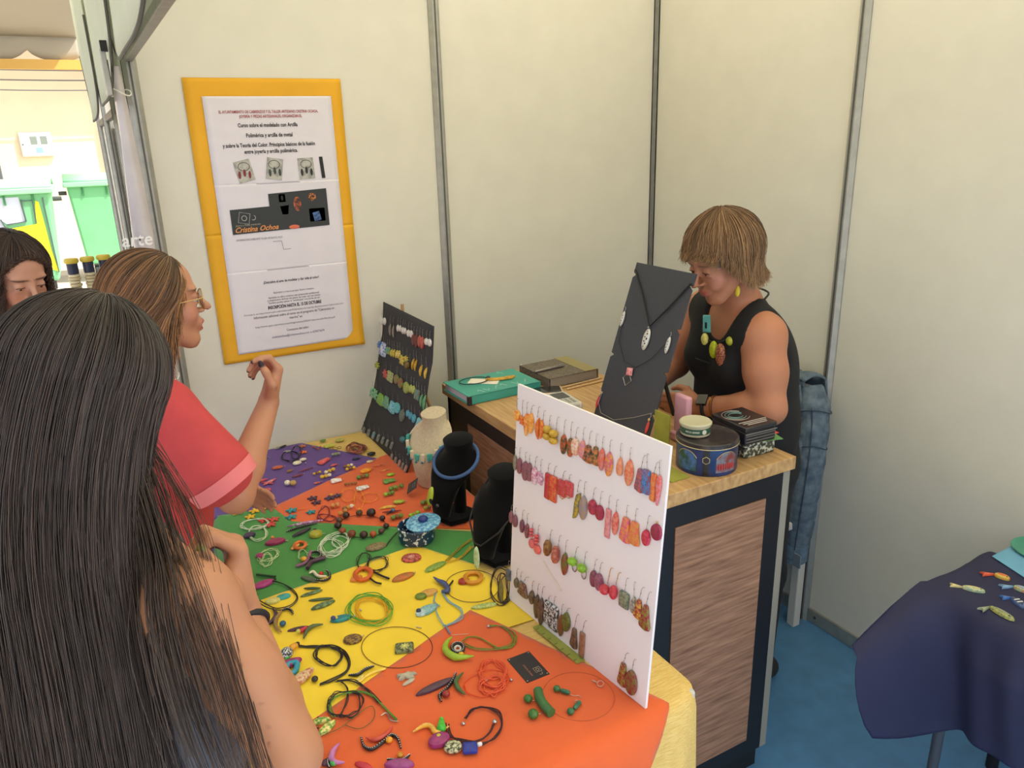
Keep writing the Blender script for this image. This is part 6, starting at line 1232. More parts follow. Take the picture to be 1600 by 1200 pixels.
('pendant','pale green glitter leaf pendant beside the wire cage','pendant',664.5,1395.7,[('P','leaf',-31.7,8.7,31.7,-8.7,17,0,(150,176,90),(196,206,130),'leaf')]),
('cord_necklace','lime crescent pendant with dotted spiral on olive cords','necklace',570.2,1279.1,[('L',[(-23.5,41.2),(-42.3,28.6),(-54.7,5.9),(-47.3,-24.2),(-28.2,-35.7),(-11.6,-42.0)],[1.2,5,7.5,8,5,1.2],(156,190,50),0,1,0,'crescent'),('C',[(-16.3,-2.3),(-22.6,-9.9),(-30.7,-12.1),(-37.4,-8.0),(-40.3,0.7),(-38.3,11.0),(-32.0,18.8),(-23.9,21.1),(-17.0,16.9),(-14.1,8.0)],1,(40,40,40),3.8,0,'dotted_spiral'),('C',[(-22.6,0.8),(-25.7,-3.1),(-29.7,-4.2),(-32.9,-2.3),(-34.3,2.1),(-33.2,7.2),(-30.1,11.1),(-26.2,12.3),(-22.9,10.3),(-21.5,5.9)],1,(206,206,196),2.4,0,'dotted_spiral'),('B',-31.3,-21.1,6.5,(240,190,40),None,'bead'),('L',[(-8.6,19.8),(10.2,29.9),(29.7,12.3),(48.7,-41.4),(78.1,-47.8),(102.9,-16.1),(94.5,17.2)],0.8,(120,140,50),0,4,3,'cord'),('L',[(-9.3,8.7),(5.6,-17.3),(43.7,-42.1),(77.9,-43.8),(94.2,-18.7),(90.6,23.7),(67.5,39.7)],0.8,(110,136,56),0,4,4,'cord'),('B',64.8,39.3,4.0,(206,206,206),None,'clasp')]),
('bead_necklace','necklace of bold clay beads on thick black cords','necklace',262.1,1403.2,[('L',[(-12.3,66.8),(12.5,49.6),(48.9,29.9),(65.4,2.3),(63.5,-39.5),(48.7,-67.7),(12.8,-78.0),(-3.8,-79.7)],1.5,(34,30,34),0,3,4,'cord'),('C',[(54.1,-21.2),(43.1,-33.7),(28.3,-33.3),(15.3,-20.4),(8.9,0.5),(11.5,21.6),(22.5,34.9),(37.7,34.8),(51.1,21.3),(57.3,-0.3)],3,(34,30,34),1.4,5,'cord'),('B',-14.0,74.6,5.0,(34,30,34),None,'end_bead'),('P','barrel',-33.4,59.6,-16.5,64.8,18,14,(226,160,40),None,'orange_barrel'),('B',-43.8,44.1,14.0,(40,40,44),(226,226,226),'speckled_ball'),('P','leaf',-81.8,9.7,-19.0,16.4,22,10,(150,50,110),None,'magenta_leaf'),('B',-44.8,34.0,6.0,(70,180,80),None,'green_dot'),('L',[(-62.7,-15.0),(-50.4,8.0),(-32.4,5.5),(-40.6,-18.3),(-52.6,-25.1)],6.0,(50,150,176),0,1,0,'blue_squiggle'),('P','drop',-55.4,-55.8,-5.7,-29.0,32,9,(220,190,150),(190,110,90),'speckled_drop'),('B',-12.5,-61.3,7.0,(50,50,40),None,'dark_bead')]),
('brooch','black dotted strip and yellow twig brooch on the cloth border','brooch',342.4,1307.2,[('L',[(-29.3,14.1),(-12.6,5.7),(6.7,13.5),(26.3,14.0)],3.4,(34,30,34),14,1,0,'strip'),('P','leaf',-25.7,-18.7,-0.8,1.8,10,0,(240,216,120),None,'twig'),('L',[(-18.3,-19.2),(10.2,-4.8),(43.4,-6.5)],2.6,(240,206,90),0,1,0,'twig')]),
('cord_necklace','green pod pendants on black and green cords with a silver chain','necklace',285.4,1222.9,[('P','leaf',-73.9,1.7,-39.0,-5.5,14,8,(90,150,60),(226,220,130),'pod'),('P','leaf',-71.8,-35.7,-32.5,-14.8,17,8,(120,160,70),(236,224,140),'pod'),('B',-59.7,6.8,2.5,(34,30,34),None,'dot'),('B',-48.8,-25.9,2.5,(34,30,34),None,'dot'),('B',-67.3,-19.2,2.5,(34,30,34),None,'dot'),('C',[(26.8,11.8),(17.6,-9.7),(0.4,-20.9),(-18.3,-17.9),(-31.8,-2.2),(-35.1,20.9),(-26.7,42.9),(-9.3,55.1),(10.3,52.4),(24.2,35.7)],4,(34,30,34),1.0,6,'black_cord'),('L',[(-32.8,-5.1),(-31.6,29.1),(-14.9,48.1),(17.7,43.4),(46.4,18.9),(59.7,-21.7),(66.4,-70.9)],1.2,(96,150,60),0,4,5,'green_ribbon'),('L',[(8.2,87.2),(14.0,60.7),(0.4,24.4),(-20.9,-8.8)],1.0,(34,30,34),0,3,4,'black_cord'),('L',[(-0.1,90.3),(27.9,75.4),(47.8,36.7),(59.1,-10.6)],1.0,(34,30,34),0,3,4,'black_cord'),('L',[(-64.3,-40.2),(-29.5,-37.3),(36.1,-11.3),(33.6,-44.6),(2.2,-59.5),(-20.5,-36.0)],0.7,(80,100,50),0,1,0,'wire'),('L',[(45.6,-48.3),(57.4,-46.7),(58.1,-69.3),(68.9,-79.1)],1.3,(150,150,140),0,1,0,'chain')]),
('brooch','matte silver ragged metal brooch on the near orange cloth','brooch',414.9,1248.9,[('P','rag',-18.7,10.8,23.1,7.2,23,0,(176,170,150),None,'plate'),('P','leaf',-16.9,-12.8,12.6,-5.2,10,0,(186,180,160),None,'plate')]),
('brooch','purple pod brooch with dotted stripe,red bead and green leaf','brooch',477.5,1181.6,[('P','leaf',-67.3,14.0,20.2,20.9,18,7,(80,54,70),None,'pod'),('L',[(-31.2,-30.0),(-27.2,-11.6),(-7.7,-1.9),(14.3,15.5),(28.2,32.0)],3.6,(34,30,34),18,1,0,'dotted_stripe'),('L',[(15.9,-38.1),(12.0,-13.7),(18.3,8.7),(40.5,22.4)],[1.2,5,5,1.2],(76,106,60),0,1,0,'leaf'),('B',-15.9,-18.3,8.0,(150,50,44),None,'bead')]),
('ribbon_necklace','orange sheer ribbon necklace coiled in loose rings','necklace',557.7,1156.9,[('C',[(35.4,-8.5),(19.8,-27.0),(-7.1,-35.3),(-35.2,-30.7),(-54.3,-15.1),(-57.5,6.0),(-43.1,24.9),(-16.1,34.2),(13.3,29.8),(33.1,13.3)],2,(226,84,40),0.8,5,'wire'),('C',[(28.2,-10.6),(10.8,-21.4),(-5.9,-18.0),(-16.0,-1.9),(-15.6,21.4),(-4.6,43.3),(13.2,55.1),(30.8,51.8),(41.0,34.7),(39.9,10.7)],4,(240,100,60),1.4,8,'ribbon'),('C',[(20.2,-15.4),(11.8,-29.8),(-2.4,-38.2),(-16.9,-37.5),(-26.6,-28.2),(-27.7,-13.6),(-19.7,1.0),(-5.5,9.9),(9.5,9.4),(19.4,-0.3)],4,(240,100,60),1.4,8,'ribbon'),('B',-8.0,5.6,3.5,(206,190,180),None,'clasp'),('B',35.6,-19.6,3.5,(206,190,180),None,'clasp')]),
('wire_necklace','fine wire necklace with green barrel and two round beads','necklace',679.4,1038.2,[('C',[(58.6,-52.0),(23.5,-73.5),(-17.2,-70.2),(-49.6,-43.9),(-62.3,-3.5),(-49.8,37.2),(-15.0,62.3),(29.0,60.2),(63.6,31.2),(74.6,-12.3)],1,(190,96,60),0.5,0,'wire'),('L',[(-59.8,38.3),(-68.6,15.3),(-70.9,-7.5),(-69.7,-27.9)],9.5,(60,110,60),0,1,0,'barrel'),('B',-87.0,30.4,9.0,(60,110,50),None,'bead'),('B',-100.2,-11.7,10.5,(64,110,46),None,'bead'),('L',[(-79.2,26.6),(-69.6,23.3)],0.6,(150,150,140),0,1,0,'link'),('L',[(-87.5,-11.4),(-77.6,-11.4)],0.6,(150,150,140),0,1,0,'link'),('C',[(65.9,-5.0),(62.1,-8.4),(57.8,-9.2),(54.6,-7.3),(53.7,-3.3),(55.4,1.2),(59.2,4.6),(63.6,5.5),(66.8,3.6),(67.7,-0.5)],1,(206,150,130),1.2,0,'clasp_ring'),('L',[(52.1,14.6),(55.8,4.5)],1.2,(206,170,160),0,1,0,'clasp')]),
('bead_earring','green double bead earring with silver hook nearer the visiting card','earring',672.8,1042.7,[('B',-16.9,22.3,7.5,(56,110,60),None,'bead'),('P','barrel',-12.0,16.0,-0.8,0.0,10,9,(50,110,80),None,'bead'),('L',[(-1.2,0.3),(5.4,-7.9),(12.7,-11.4),(12.7,-19.3)],0.6,(150,150,140),0,1,0,'hook')]),
('bead_earring','green double bead earring with upturned silver hook','earring',667.3,1011.1,[('B',-22.2,-12.4,7.5,(56,110,70),None,'bead'),('P','barrel',-12.1,-9.0,8.7,1.6,10,9,(50,110,80),None,'bead'),('L',[(8.7,1.6),(9.5,-3.0),(8.5,11.1),(-1.0,10.2)],0.6,(150,150,140),0,1,0,'hook')]),
('bead_bracelet','bracelet of bold clay beads on brown sheer ribbon on the near orange cloth','bracelet',445.0,1059.7,[('L',[(-78.1,43.7),(-54.5,48.3),(-42.8,39.5),(-40.0,19.2),(-14.0,22.4)],[1.2,4.5,5,5,1.5],(226,170,60),14,1,0,'dotted_crescent'),('B',-28.9,23.8,9.0,(70,190,60),None,'green_spiral'),('B',-25.3,32.1,7.4,(70,190,60),None,'green_spiral'),('B',-21.5,40.5,5.8,(70,190,60),None,'green_spiral'),('B',-17.8,49.0,4.2,(70,190,60),None,'green_spiral'),('P','oval',-65.0,-1.9,-23.0,2.6,32,9,(150,50,110),None,'magenta_stone'),('B',-42.0,5.8,6.0,(190,190,60),None,'dot'),('P','disc',-44.1,-20.6,-14.3,-34.8,29,7,(206,206,170),(50,60,40),'striped_disc'),('P','square',-16.5,-41.1,7.9,-52.1,25,7,(38,54,150),None,'blue_square'),('P','barrel',8.9,-49.2,17.7,-50.9,9,8,(206,206,206),None,'silver_cap'),('L',[(-13.3,29.6),(-21.2,0.8),(-9.7,-18.7),(17.7,-36.7),(40.8,-32.3),(58.7,-13.2)],1.3,(70,36,40),0,3,4,'ribbon'),('L',[(17.5,-47.3),(44.5,-45.4),(70.0,-27.5),(80.9,8.3),(64.1,34.2),(44.1,38.1),(21.9,25.8)],1.3,(60,30,36),0,3,4,'ribbon'),('B',12.5,17.2,4.0,(206,206,206),None,'clasp'),('B',64.8,-9.3,5.0,(206,206,206),None,'clasp')]),
('brooch','red crescent brooch with black dotted wave and amber bead','brooch',311.6,1116.8,[('L',[(-23.5,18.8),(-10.2,4.6),(10.0,7.0),(29.1,20.1)],[1.2,4.5,4.5,1],(206,80,66),0,1,0,'crescent'),('L',[(-30.6,26.3),(-32.7,0.8),(-22.6,-12.9),(0.8,-6.6),(18.9,1.7),(26.7,-12.5),(23.0,-37.8)],3.4,(34,30,34),28,1,0,'dotted_wave'),('B',11.1,-9.6,6.5,(230,160,40),None,'bead')]),
('brooch',"lilac horn brooch with green bead at the woman's elbow",'brooch',219.8,1116.6,[('L',[(22.0,29.1),(8.5,18.6),(-0.3,2.7),(1.9,-10.4),(16.1,-20.3)],[1,4.5,6,5,1.5],(190,120,180),0,1,0,'horn'),('B',-1.0,-10.2,6.0,(80,180,90),None,'bead'),('L',[(-4.7,8.3),(-9.2,-3.9),(-9.5,-15.3)],3.2,(34,30,34),8,1,0,'dotted_arm'),('P','leaf',-18.3,-4.3,-5.4,5.7,14,0,(80,44,70),None,'leaf')]),
('brooch','red leaf brooch with white dots by the lilac horn','brooch',264.2,1077.1,[('P','leaf',-11.5,14.4,11.5,-14.4,14,0,(190,50,66),None,'leaf')]),
('brooch','mauve dome brooch under a black dotted arc with amber bead','brooch',322.1,1055.5,[('L',[(-17.8,12.3),(-7.6,3.3),(6.6,-3.6),(20.8,1.4)],3.6,(34,30,34),16,1,0,'dotted_arc'),('B',5.1,7.7,6.0,(206,140,40),None,'bead'),('P','leaf',-27.1,2.2,19.9,-23.2,22,9,(150,70,130),None,'dome')]),
]
# ------------------------------------------------------------------ jewellery builders
def outline(kind, L, w):
    """outline centred on 0, y along the length (bottom at -L/2)"""
    A = np.linspace(0, 2 * PI, 21)[:-1]
    if kind in ('oval', 'disc'): return [(w / 2 * math.cos(a), L / 2 * math.sin(a)) for a in A]
    if kind == 'leaf': return [(w / 2 * math.sin(a) * abs(math.sin(a)) ** 0.35, L / 2 * math.cos(a)) for a in A]
    if kind == 'drop': return [(w / 2 * math.sin(a) * (1 - 0.55 * (math.cos(a) + 1) / 2), L / 2 * math.cos(a)) for a in A]
    if kind == 'spike': return [(w / 2 * math.sin(a) * (0.35 + 0.65 * (math.cos(a) + 1) / 2), L / 2 * math.cos(a)) for a in A]
    if kind in ('bar', 'square', 'sqloop', 'barrel'):
        r = 0.12 * min(L, w) if kind != 'barrel' else 0.35 * min(L, w)
        pts = []
        for cx, cy, a0 in ((1, 1, 0), (-1, 1, PI / 2), (-1, -1, PI), (1, -1, 1.5 * PI)):
            for k in range(4):
                a = a0 + k * PI / 6
                pts.append((cx * (w / 2 - r) + r * math.cos(a), cy * (L / 2 - r) + r * math.sin(a)))
        return pts
    if kind in ('tri', 'trap', 'fan'):
        top, bot = {'tri': (0.35, 1.0), 'trap': (0.45, 1.0), 'fan': (0.55, 1.05)}[kind]
        pts = [(-w / 2 * top, L / 2), (0, L / 2 * 1.03), (w / 2 * top, L / 2), (w / 2 * (top + bot) / 2 * 1.04, 0), (w / 2 * bot, -L * 0.30), (w / 2 * bot * 0.85, -L * 0.44)]
        pts += [(0.15 * w, -L / 2), (-0.1 * w, -L / 2 * 0.96)] + [(-w / 2 * bot * 0.9, -L * 0.42), (-w / 2 * bot, -L * 0.28), (-w / 2 * (top + bot) / 2 * 1.04, 0)]
        return pts[::-1]
    if kind == 'half': return [(w / 2, L / 2), (-w * 0.1, L * 0.40), (-w * 0.35, L * 0.1), (-w / 2, -L / 2), (-w * 0.1, -L * 0.44), (w * 0.3, -L * 0.2), (w / 2, 0.1 * L)]
    if kind == 'rag': return [(w * x, L * y) for x, y in ((-.5, -.45), (-.2, -.5), (-.1, -.35), (.2, -.48), (.35, -.3), (.2, -.15), (.5, 0), (.42, .3), (.15, .25), (.1, .48), (-.2, .42), (-.25, .2), (-.5, .15), (-.35, -.1))]
    if kind in ('cres', 'cresr'):
        s_ = 1 if kind == 'cres' else -1; pts = []
        for k in range(13):
            y = -L / 2 + L * k / 12; q = 1 - (2 * k / 12 - 1) ** 2
            pts.append((s_ * (-w * 0.5 * q + w * 0.25), y))
        for k in range(11, 0, -1):
            y = -L / 2 + L * k / 12; q = 1 - (2 * k / 12 - 1) ** 2
            pts.append((s_ * (w * 0.06 * q + w * 0.25), y))
        return pts
    if kind == 'flower':
        return [((w / 2) * (0.72 + 0.28 * math.cos(6 * a)) * math.cos(a), (L / 2) * (0.72 + 0.28 * math.cos(6 * a)) * math.sin(a)) for a in np.linspace(0, 2 * PI, 37)[:-1]]
    return [(w / 2 * math.cos(a), L / 2 * math.sin(a)) for a in A]

HOOK_M = M((150, 146, 140), 0.3, 0.9)
GOLDW = M((206, 170, 96), 0.3, 0.9)
def earring(bid, hs, ht, ds, t1, t2, w, kind, c1, c2, desc):
    mm = 0.001
    if bid == 0:
        fr = WB @ Matrix.Translation((ds * mm, (t1 + t2) / 2 * mm, 0.0012)); grp = 'earrings on the white board'
        hz = 0.0
    else:
        z0 = 0.7525 + t2 * mm; z1 = 0.7525 + t1 * mm
        a = Vector((bb_x(z0), 2.672 - ds * mm, z0)); b = Vector((bb_x(z1), 2.672 - ds * mm, z1))
        fr = frame((a + b) / 2 + Vector((-0.0035, 0, 0)), (0, -1, 0), b - a); grp = 'earrings on the black board'
    L = (t1 - t2) * mm; W0 = w * mm
    L = max(L, 0.006)
    o = thing('earring', desc, 'earring', group=grp); o.matrix_world = fr
    m = clay(c1, c2)
    th = min(0.006, max(0.0025, W0 * 0.3))
    if kind == 'double':
        for s_ in (0.25, -0.25): MB().ell((0, s_ * L, W0 * 0.36), (W0 * 0.5, L * 0.26, W0 * 0.36), 12, 8).build('bead', m, o)
    elif kind == 'bead':
        MB().ell((0, 0, W0 * 0.4), (W0 * 0.5, L * 0.5, W0 * 0.4), 14, 8).build('bead', m, o)
    elif kind == 'barrel':
        MB().lathe([(W0 * 0.3, -L / 2), (W0 * 0.5, -L * 0.25), (W0 * 0.5, L * 0.25), (W0 * 0.3, L / 2)], 12, (0, 0, W0 * 0.45), R=Matrix.Rotation(-PI / 2, 3, 'X')).build('barrel', m, o)
    elif kind == 'stack':
        for k in range(3): MB().ell((0, L * (0.42 - 0.15 * k), W0 * 0.25), (W0 * 0.28, L * 0.07, W0 * 0.25), 10, 6).build('bead', m, o)
        MB().pillow([(x, y - L * 0.26) for x, y in outline('oval', L * 0.45, W0)], th).build('disc', clay(c2), o)
    elif kind == 'loopbead':
        MB().ell((0, L * 0.25, W0 * 0.35), (W0 * 0.5, L * 0.27, W0 * 0.35), 12, 8).build('bead', m, o)
        MB().tube([(W0 * 0.3 * math.cos(a), -L * 0.16 + L * 0.33 * math.sin(a), 0.002) for a in np.linspace(0, 2 * PI, 17)[:-1]], 0.0012, 5, True).build('loop', HOOK_M, o)
    else:
        MB().pillow(outline(kind, L, W0), th).build('drop', m, o)
        if kind == 'sqloop':
            MB().tube([(W0 * 0.25 * math.cos(a), -L * 0.5 + L * 0.14 * math.sin(a), 0.002) for a in np.linspace(0, 2 * PI, 17)[:-1]], 0.001, 5, True).build('gold_loop', GOLDW, o)
        if kind == 'fan' and c2[2] > 170:
            MB().pillow(outline('flower', W0 * 0.45, W0 * 0.45), 0.002, th).build('printed_flower', M(tuple(c2), .4), o)
    hx, hy = (hs - ds) * mm, max((ht - t1) * mm, 0.008)
    top = L / 2; gl = 'gold' in desc and kind == 'bead'
    if kind != 'disc' or bid == 1 or 'stud' not in desc:
        MB().tube([(0, top - 0.001, 0.002), (0.0014, top + 0.0015, 0.002), (0, top + 0.0035, 0.002), (-0.0014, top + 0.0015, 0.002)], 0.0005, 4, True).build('ring', HOOK_M, o)
        pts = [(0, top + 0.0035, 0.002), (hx * 0.35, top + hy * 0.45, 0.0026), (hx * 0.6, top + hy * 0.8, 0.003), (hx, top + hy, 0.002), (hx + 0.0025, top + hy * 0.97, 0.0005)]
        MB().tube(pts, 0.00045 if not gl else 0.0008, 5).build('hook', GOLDW if gl else HOOK_M, o)
        MB().ell((hx * 0.4, top + hy * 0.5, 0.0026), (0.001, 0.0022, 0.001), 6, 5).build('coil', HOOK_M, o)
    else:
        MB().ell((hx * 0.3, top + 0.003, 0.002), (0.002, 0.002, 0.002), 8, 6).build('stud', GOLDW, o)
    return o

def catmull(P, closed, k=5):
    P = np.array(P, float); n = len(P); out = []
    for i in range(n if closed else n - 1):
        if closed: a, b, c, d = P[(i - 1) % n], P[i], P[(i + 1) % n], P[(i + 2) % n]
        else: a, b, c, d = P[max(i - 1, 0)], P[i], P[i + 1], P[min(i + 2, n - 1)]
        for j in range(k):
            t = j / k
            out.append(0.5 * ((2 * b) + (c - a) * t + (2 * a - 5 * b + 4 * c - d) * t * t + (3 * b - a - 3 * c + d) * t ** 3))
    if not closed: out.append(P[-1])
    return np.array(out)

def jewel(name, label, cat, cx, cy, comps, grp=None):
    mm = 0.001
    o = thing(name, label, cat, (cx * mm, cy * mm, TOP), 0, grp)
    zl = 0.0
    for ci, c in enumerate(comps):
        lift = 0.0006 * ci
        if c[0] == 'P':
            _, sh, x1, y1, x2, y2, w, th, c1, c2, part = c
            dx, dy = (x2 - x1) * mm, (y2 - y1) * mm; L = math.hypot(dx, dy); a = math.atan2(dy, dx) - PI / 2
            w = w * mm
            if sh in ('disc', 'square'): w = min(max(w, L * 0.8), L * 1.15)
            th = th * mm if th else min(0.007, max(0.003, w * 0.28))
            kind = 'bar' if sh == 'square' else sh
            M4 = Matrix.Translation(((x1 + x2) / 2 * mm, (y1 + y2) / 2 * mm, lift)) @ Matrix.Rotation(a, 4, 'Z')
            if sh == 'barrel':
                r = min(th, w) / 2
                MB().lathe([(r * 0.6, -L / 2), (r, -L * 0.33), (r, L * 0.33), (r * 0.6, L / 2)], 12, M4 @ Vector((0, 0, r)), R=M4.to_3x3() @ Matrix.Rotation(-PI / 2, 3, 'X')).build(part, clay(c1, c2), o)
            else:
                MB().pillow(outline(kind, L, w), th, M4=M4).build(part, clay(c1, c2), o)
        elif c[0] == 'B':
            _, x, y, r, c1, c2, part = c
            zb = min(r * mm * 0.85, r * mm) + (0.003 if part in ('dot', 'eye', 'inset', 'centre', 'green_dot', 'tip') else 0)
            MB().ell((x * mm, y * mm, zb), (r * mm, r * mm, r * mm * 0.85), 12, 8).build(part, clay(c1, c2, 300) if part not in ('clasp', 'bail') else STEEL, o)
        elif c[0] == 'F':
            _, x, y, r, n, c1, part = c
            zz = 0.0045 if part == 'petals' else 0.0
            r = r * mm
            for k in range(n):
                a = 2 * PI * k / n + 0.3
                M4 = Matrix.Translation((x * mm + r * 0.58 * math.cos(a), y * mm + r * 0.58 * math.sin(a), zz + lift)) @ Matrix.Rotation(a - PI / 2, 4, 'Z')
                MB().pillow(outline('oval', r * 0.86, r * (0.50 if n < 7 else 0.3)), 0.003, M4=M4).build('petal', clay(c1), o)
            MB().ell((x * mm, y * mm, zz + 0.0025), (r * 0.22, r * 0.22, 0.0025), 10, 6).build('flower_centre', clay(tuple(min(255, v * 1.2) for v in c1)), o)
        elif c[0] == 'C':
            _, pts, n, c1, r, wob, part = c
            P = np.array(pts) * mm
            ctr = P.mean(0)
            m = M(tuple(c1), 0.5, var=0.05, scale=60) if 'ribbon' not in part else M(tuple(c1), 0.45, alpha=0.8)
            for k in range(n):
                s_ = 1 + (rng.normal() * 0.05 if n > 1 else 0)
                Q = ctr + (P - ctr) * s_ + (rng.normal(size=P.shape) * wob * mm * 0.5 if n > 1 else 0)
                Q = catmull(Q, True, 4)
                zz = r * mm + 0.001 * k * 0.6 + 0.0015 * (np.sin(np.linspace(0, 6 * PI, len(Q)) + k) + 1) * (1 if n > 1 else 0)
                g = MB().tube(np.c_[Q, zz + lift * 0.5], r * mm, 5, True); ob = g.build(part, m, o)
                if 'dotted' in part:
                    for j in range(0, len(Q), 2): MB().ell((Q[j][0], Q[j][1], 2 * r * mm + lift * 0.5), (0.0011, 0.0011, 0.0007), 6, 4).build('dot', WHITE, ob)
        elif c[0] == 'L':
            _, pts, r, c1, dots, n, wob, part = c
            P = np.array(pts) * mm
            m = M(tuple(c1), 0.4, var=0.08, scale=80) if 'ribbon' not in part else M(tuple(c1), 0.45, alpha=0.85)
            if part in ('hook', 'bail', 'chain', 'link', 'clasp'): m = STEEL
            for k in range(n):
                Q = P + (rng.normal(size=P.shape) * wob * mm * 0.5 if n > 1 else 0)
                Q = catmull(Q, False, 5)
                rr = np.interp(np.linspace(0, 1, len(Q)), np.linspace(0, 1, len(r)), r) * mm if isinstance(r, (list, tuple)) else np.full(len(Q), r * mm)
                if not isinstance(r, (list, tuple)) and dots: rr = rr * np.minimum(1, 0.45 + 2.2 * np.minimum(np.linspace(0, 1, len(Q)), np.linspace(1, 0, len(Q))))
                zc = float(rr.max()) + lift * 0.5 + 0.0006 * k
                ob = MB().tube(np.c_[Q, np.full(len(Q), zc)], rr, 6 if rr.max() < 0.002 else 10).build(part, m, o)
                if dots:
                    for j in range(dots):
                        f = (j + 0.5) / dots * (len(Q) - 1); i = int(f); q = Q[i] + (Q[min(i + 1, len(Q) - 1)] - Q[i]) * (f - i)
                        MB().ell((q[0], q[1], zc + rr[i] * 0.93), (0.0010, 0.0010, 0.0007), 6, 4).build('dot', WHITE, ob)
    return o
for e_ in EARRINGS: earring(*e_)
for j_ in JEWELS: jewel(*j_)
g = MB(); a = WB @ Vector((0.055, 0.118, 0.002)); 
o = thing('bamboo_pick', 'thin cream stick clipped slantwise across the white board', 'stick', group=None); o.matrix_world = WB
MB().tube([(0.122, 0.158, 0.002), (0.190, 0.120, 0.002)], 0.0012, 6).build('stick', M((226, 214, 190), .6), o)
MB().ell((0.190, 0.1195, 0.003), (0.002, 0.002, 0.002), 6, 5).build('bead_end', M((226, 196, 180), .4), o)
# ------------------------------------------------------------------ people: bodies as one continuous surface (smooth blend of tapered limbs)
def V(*a): return np.array(a, float)
def nrm(v): v = np.asarray(v, float); return v / np.linalg.norm(v)

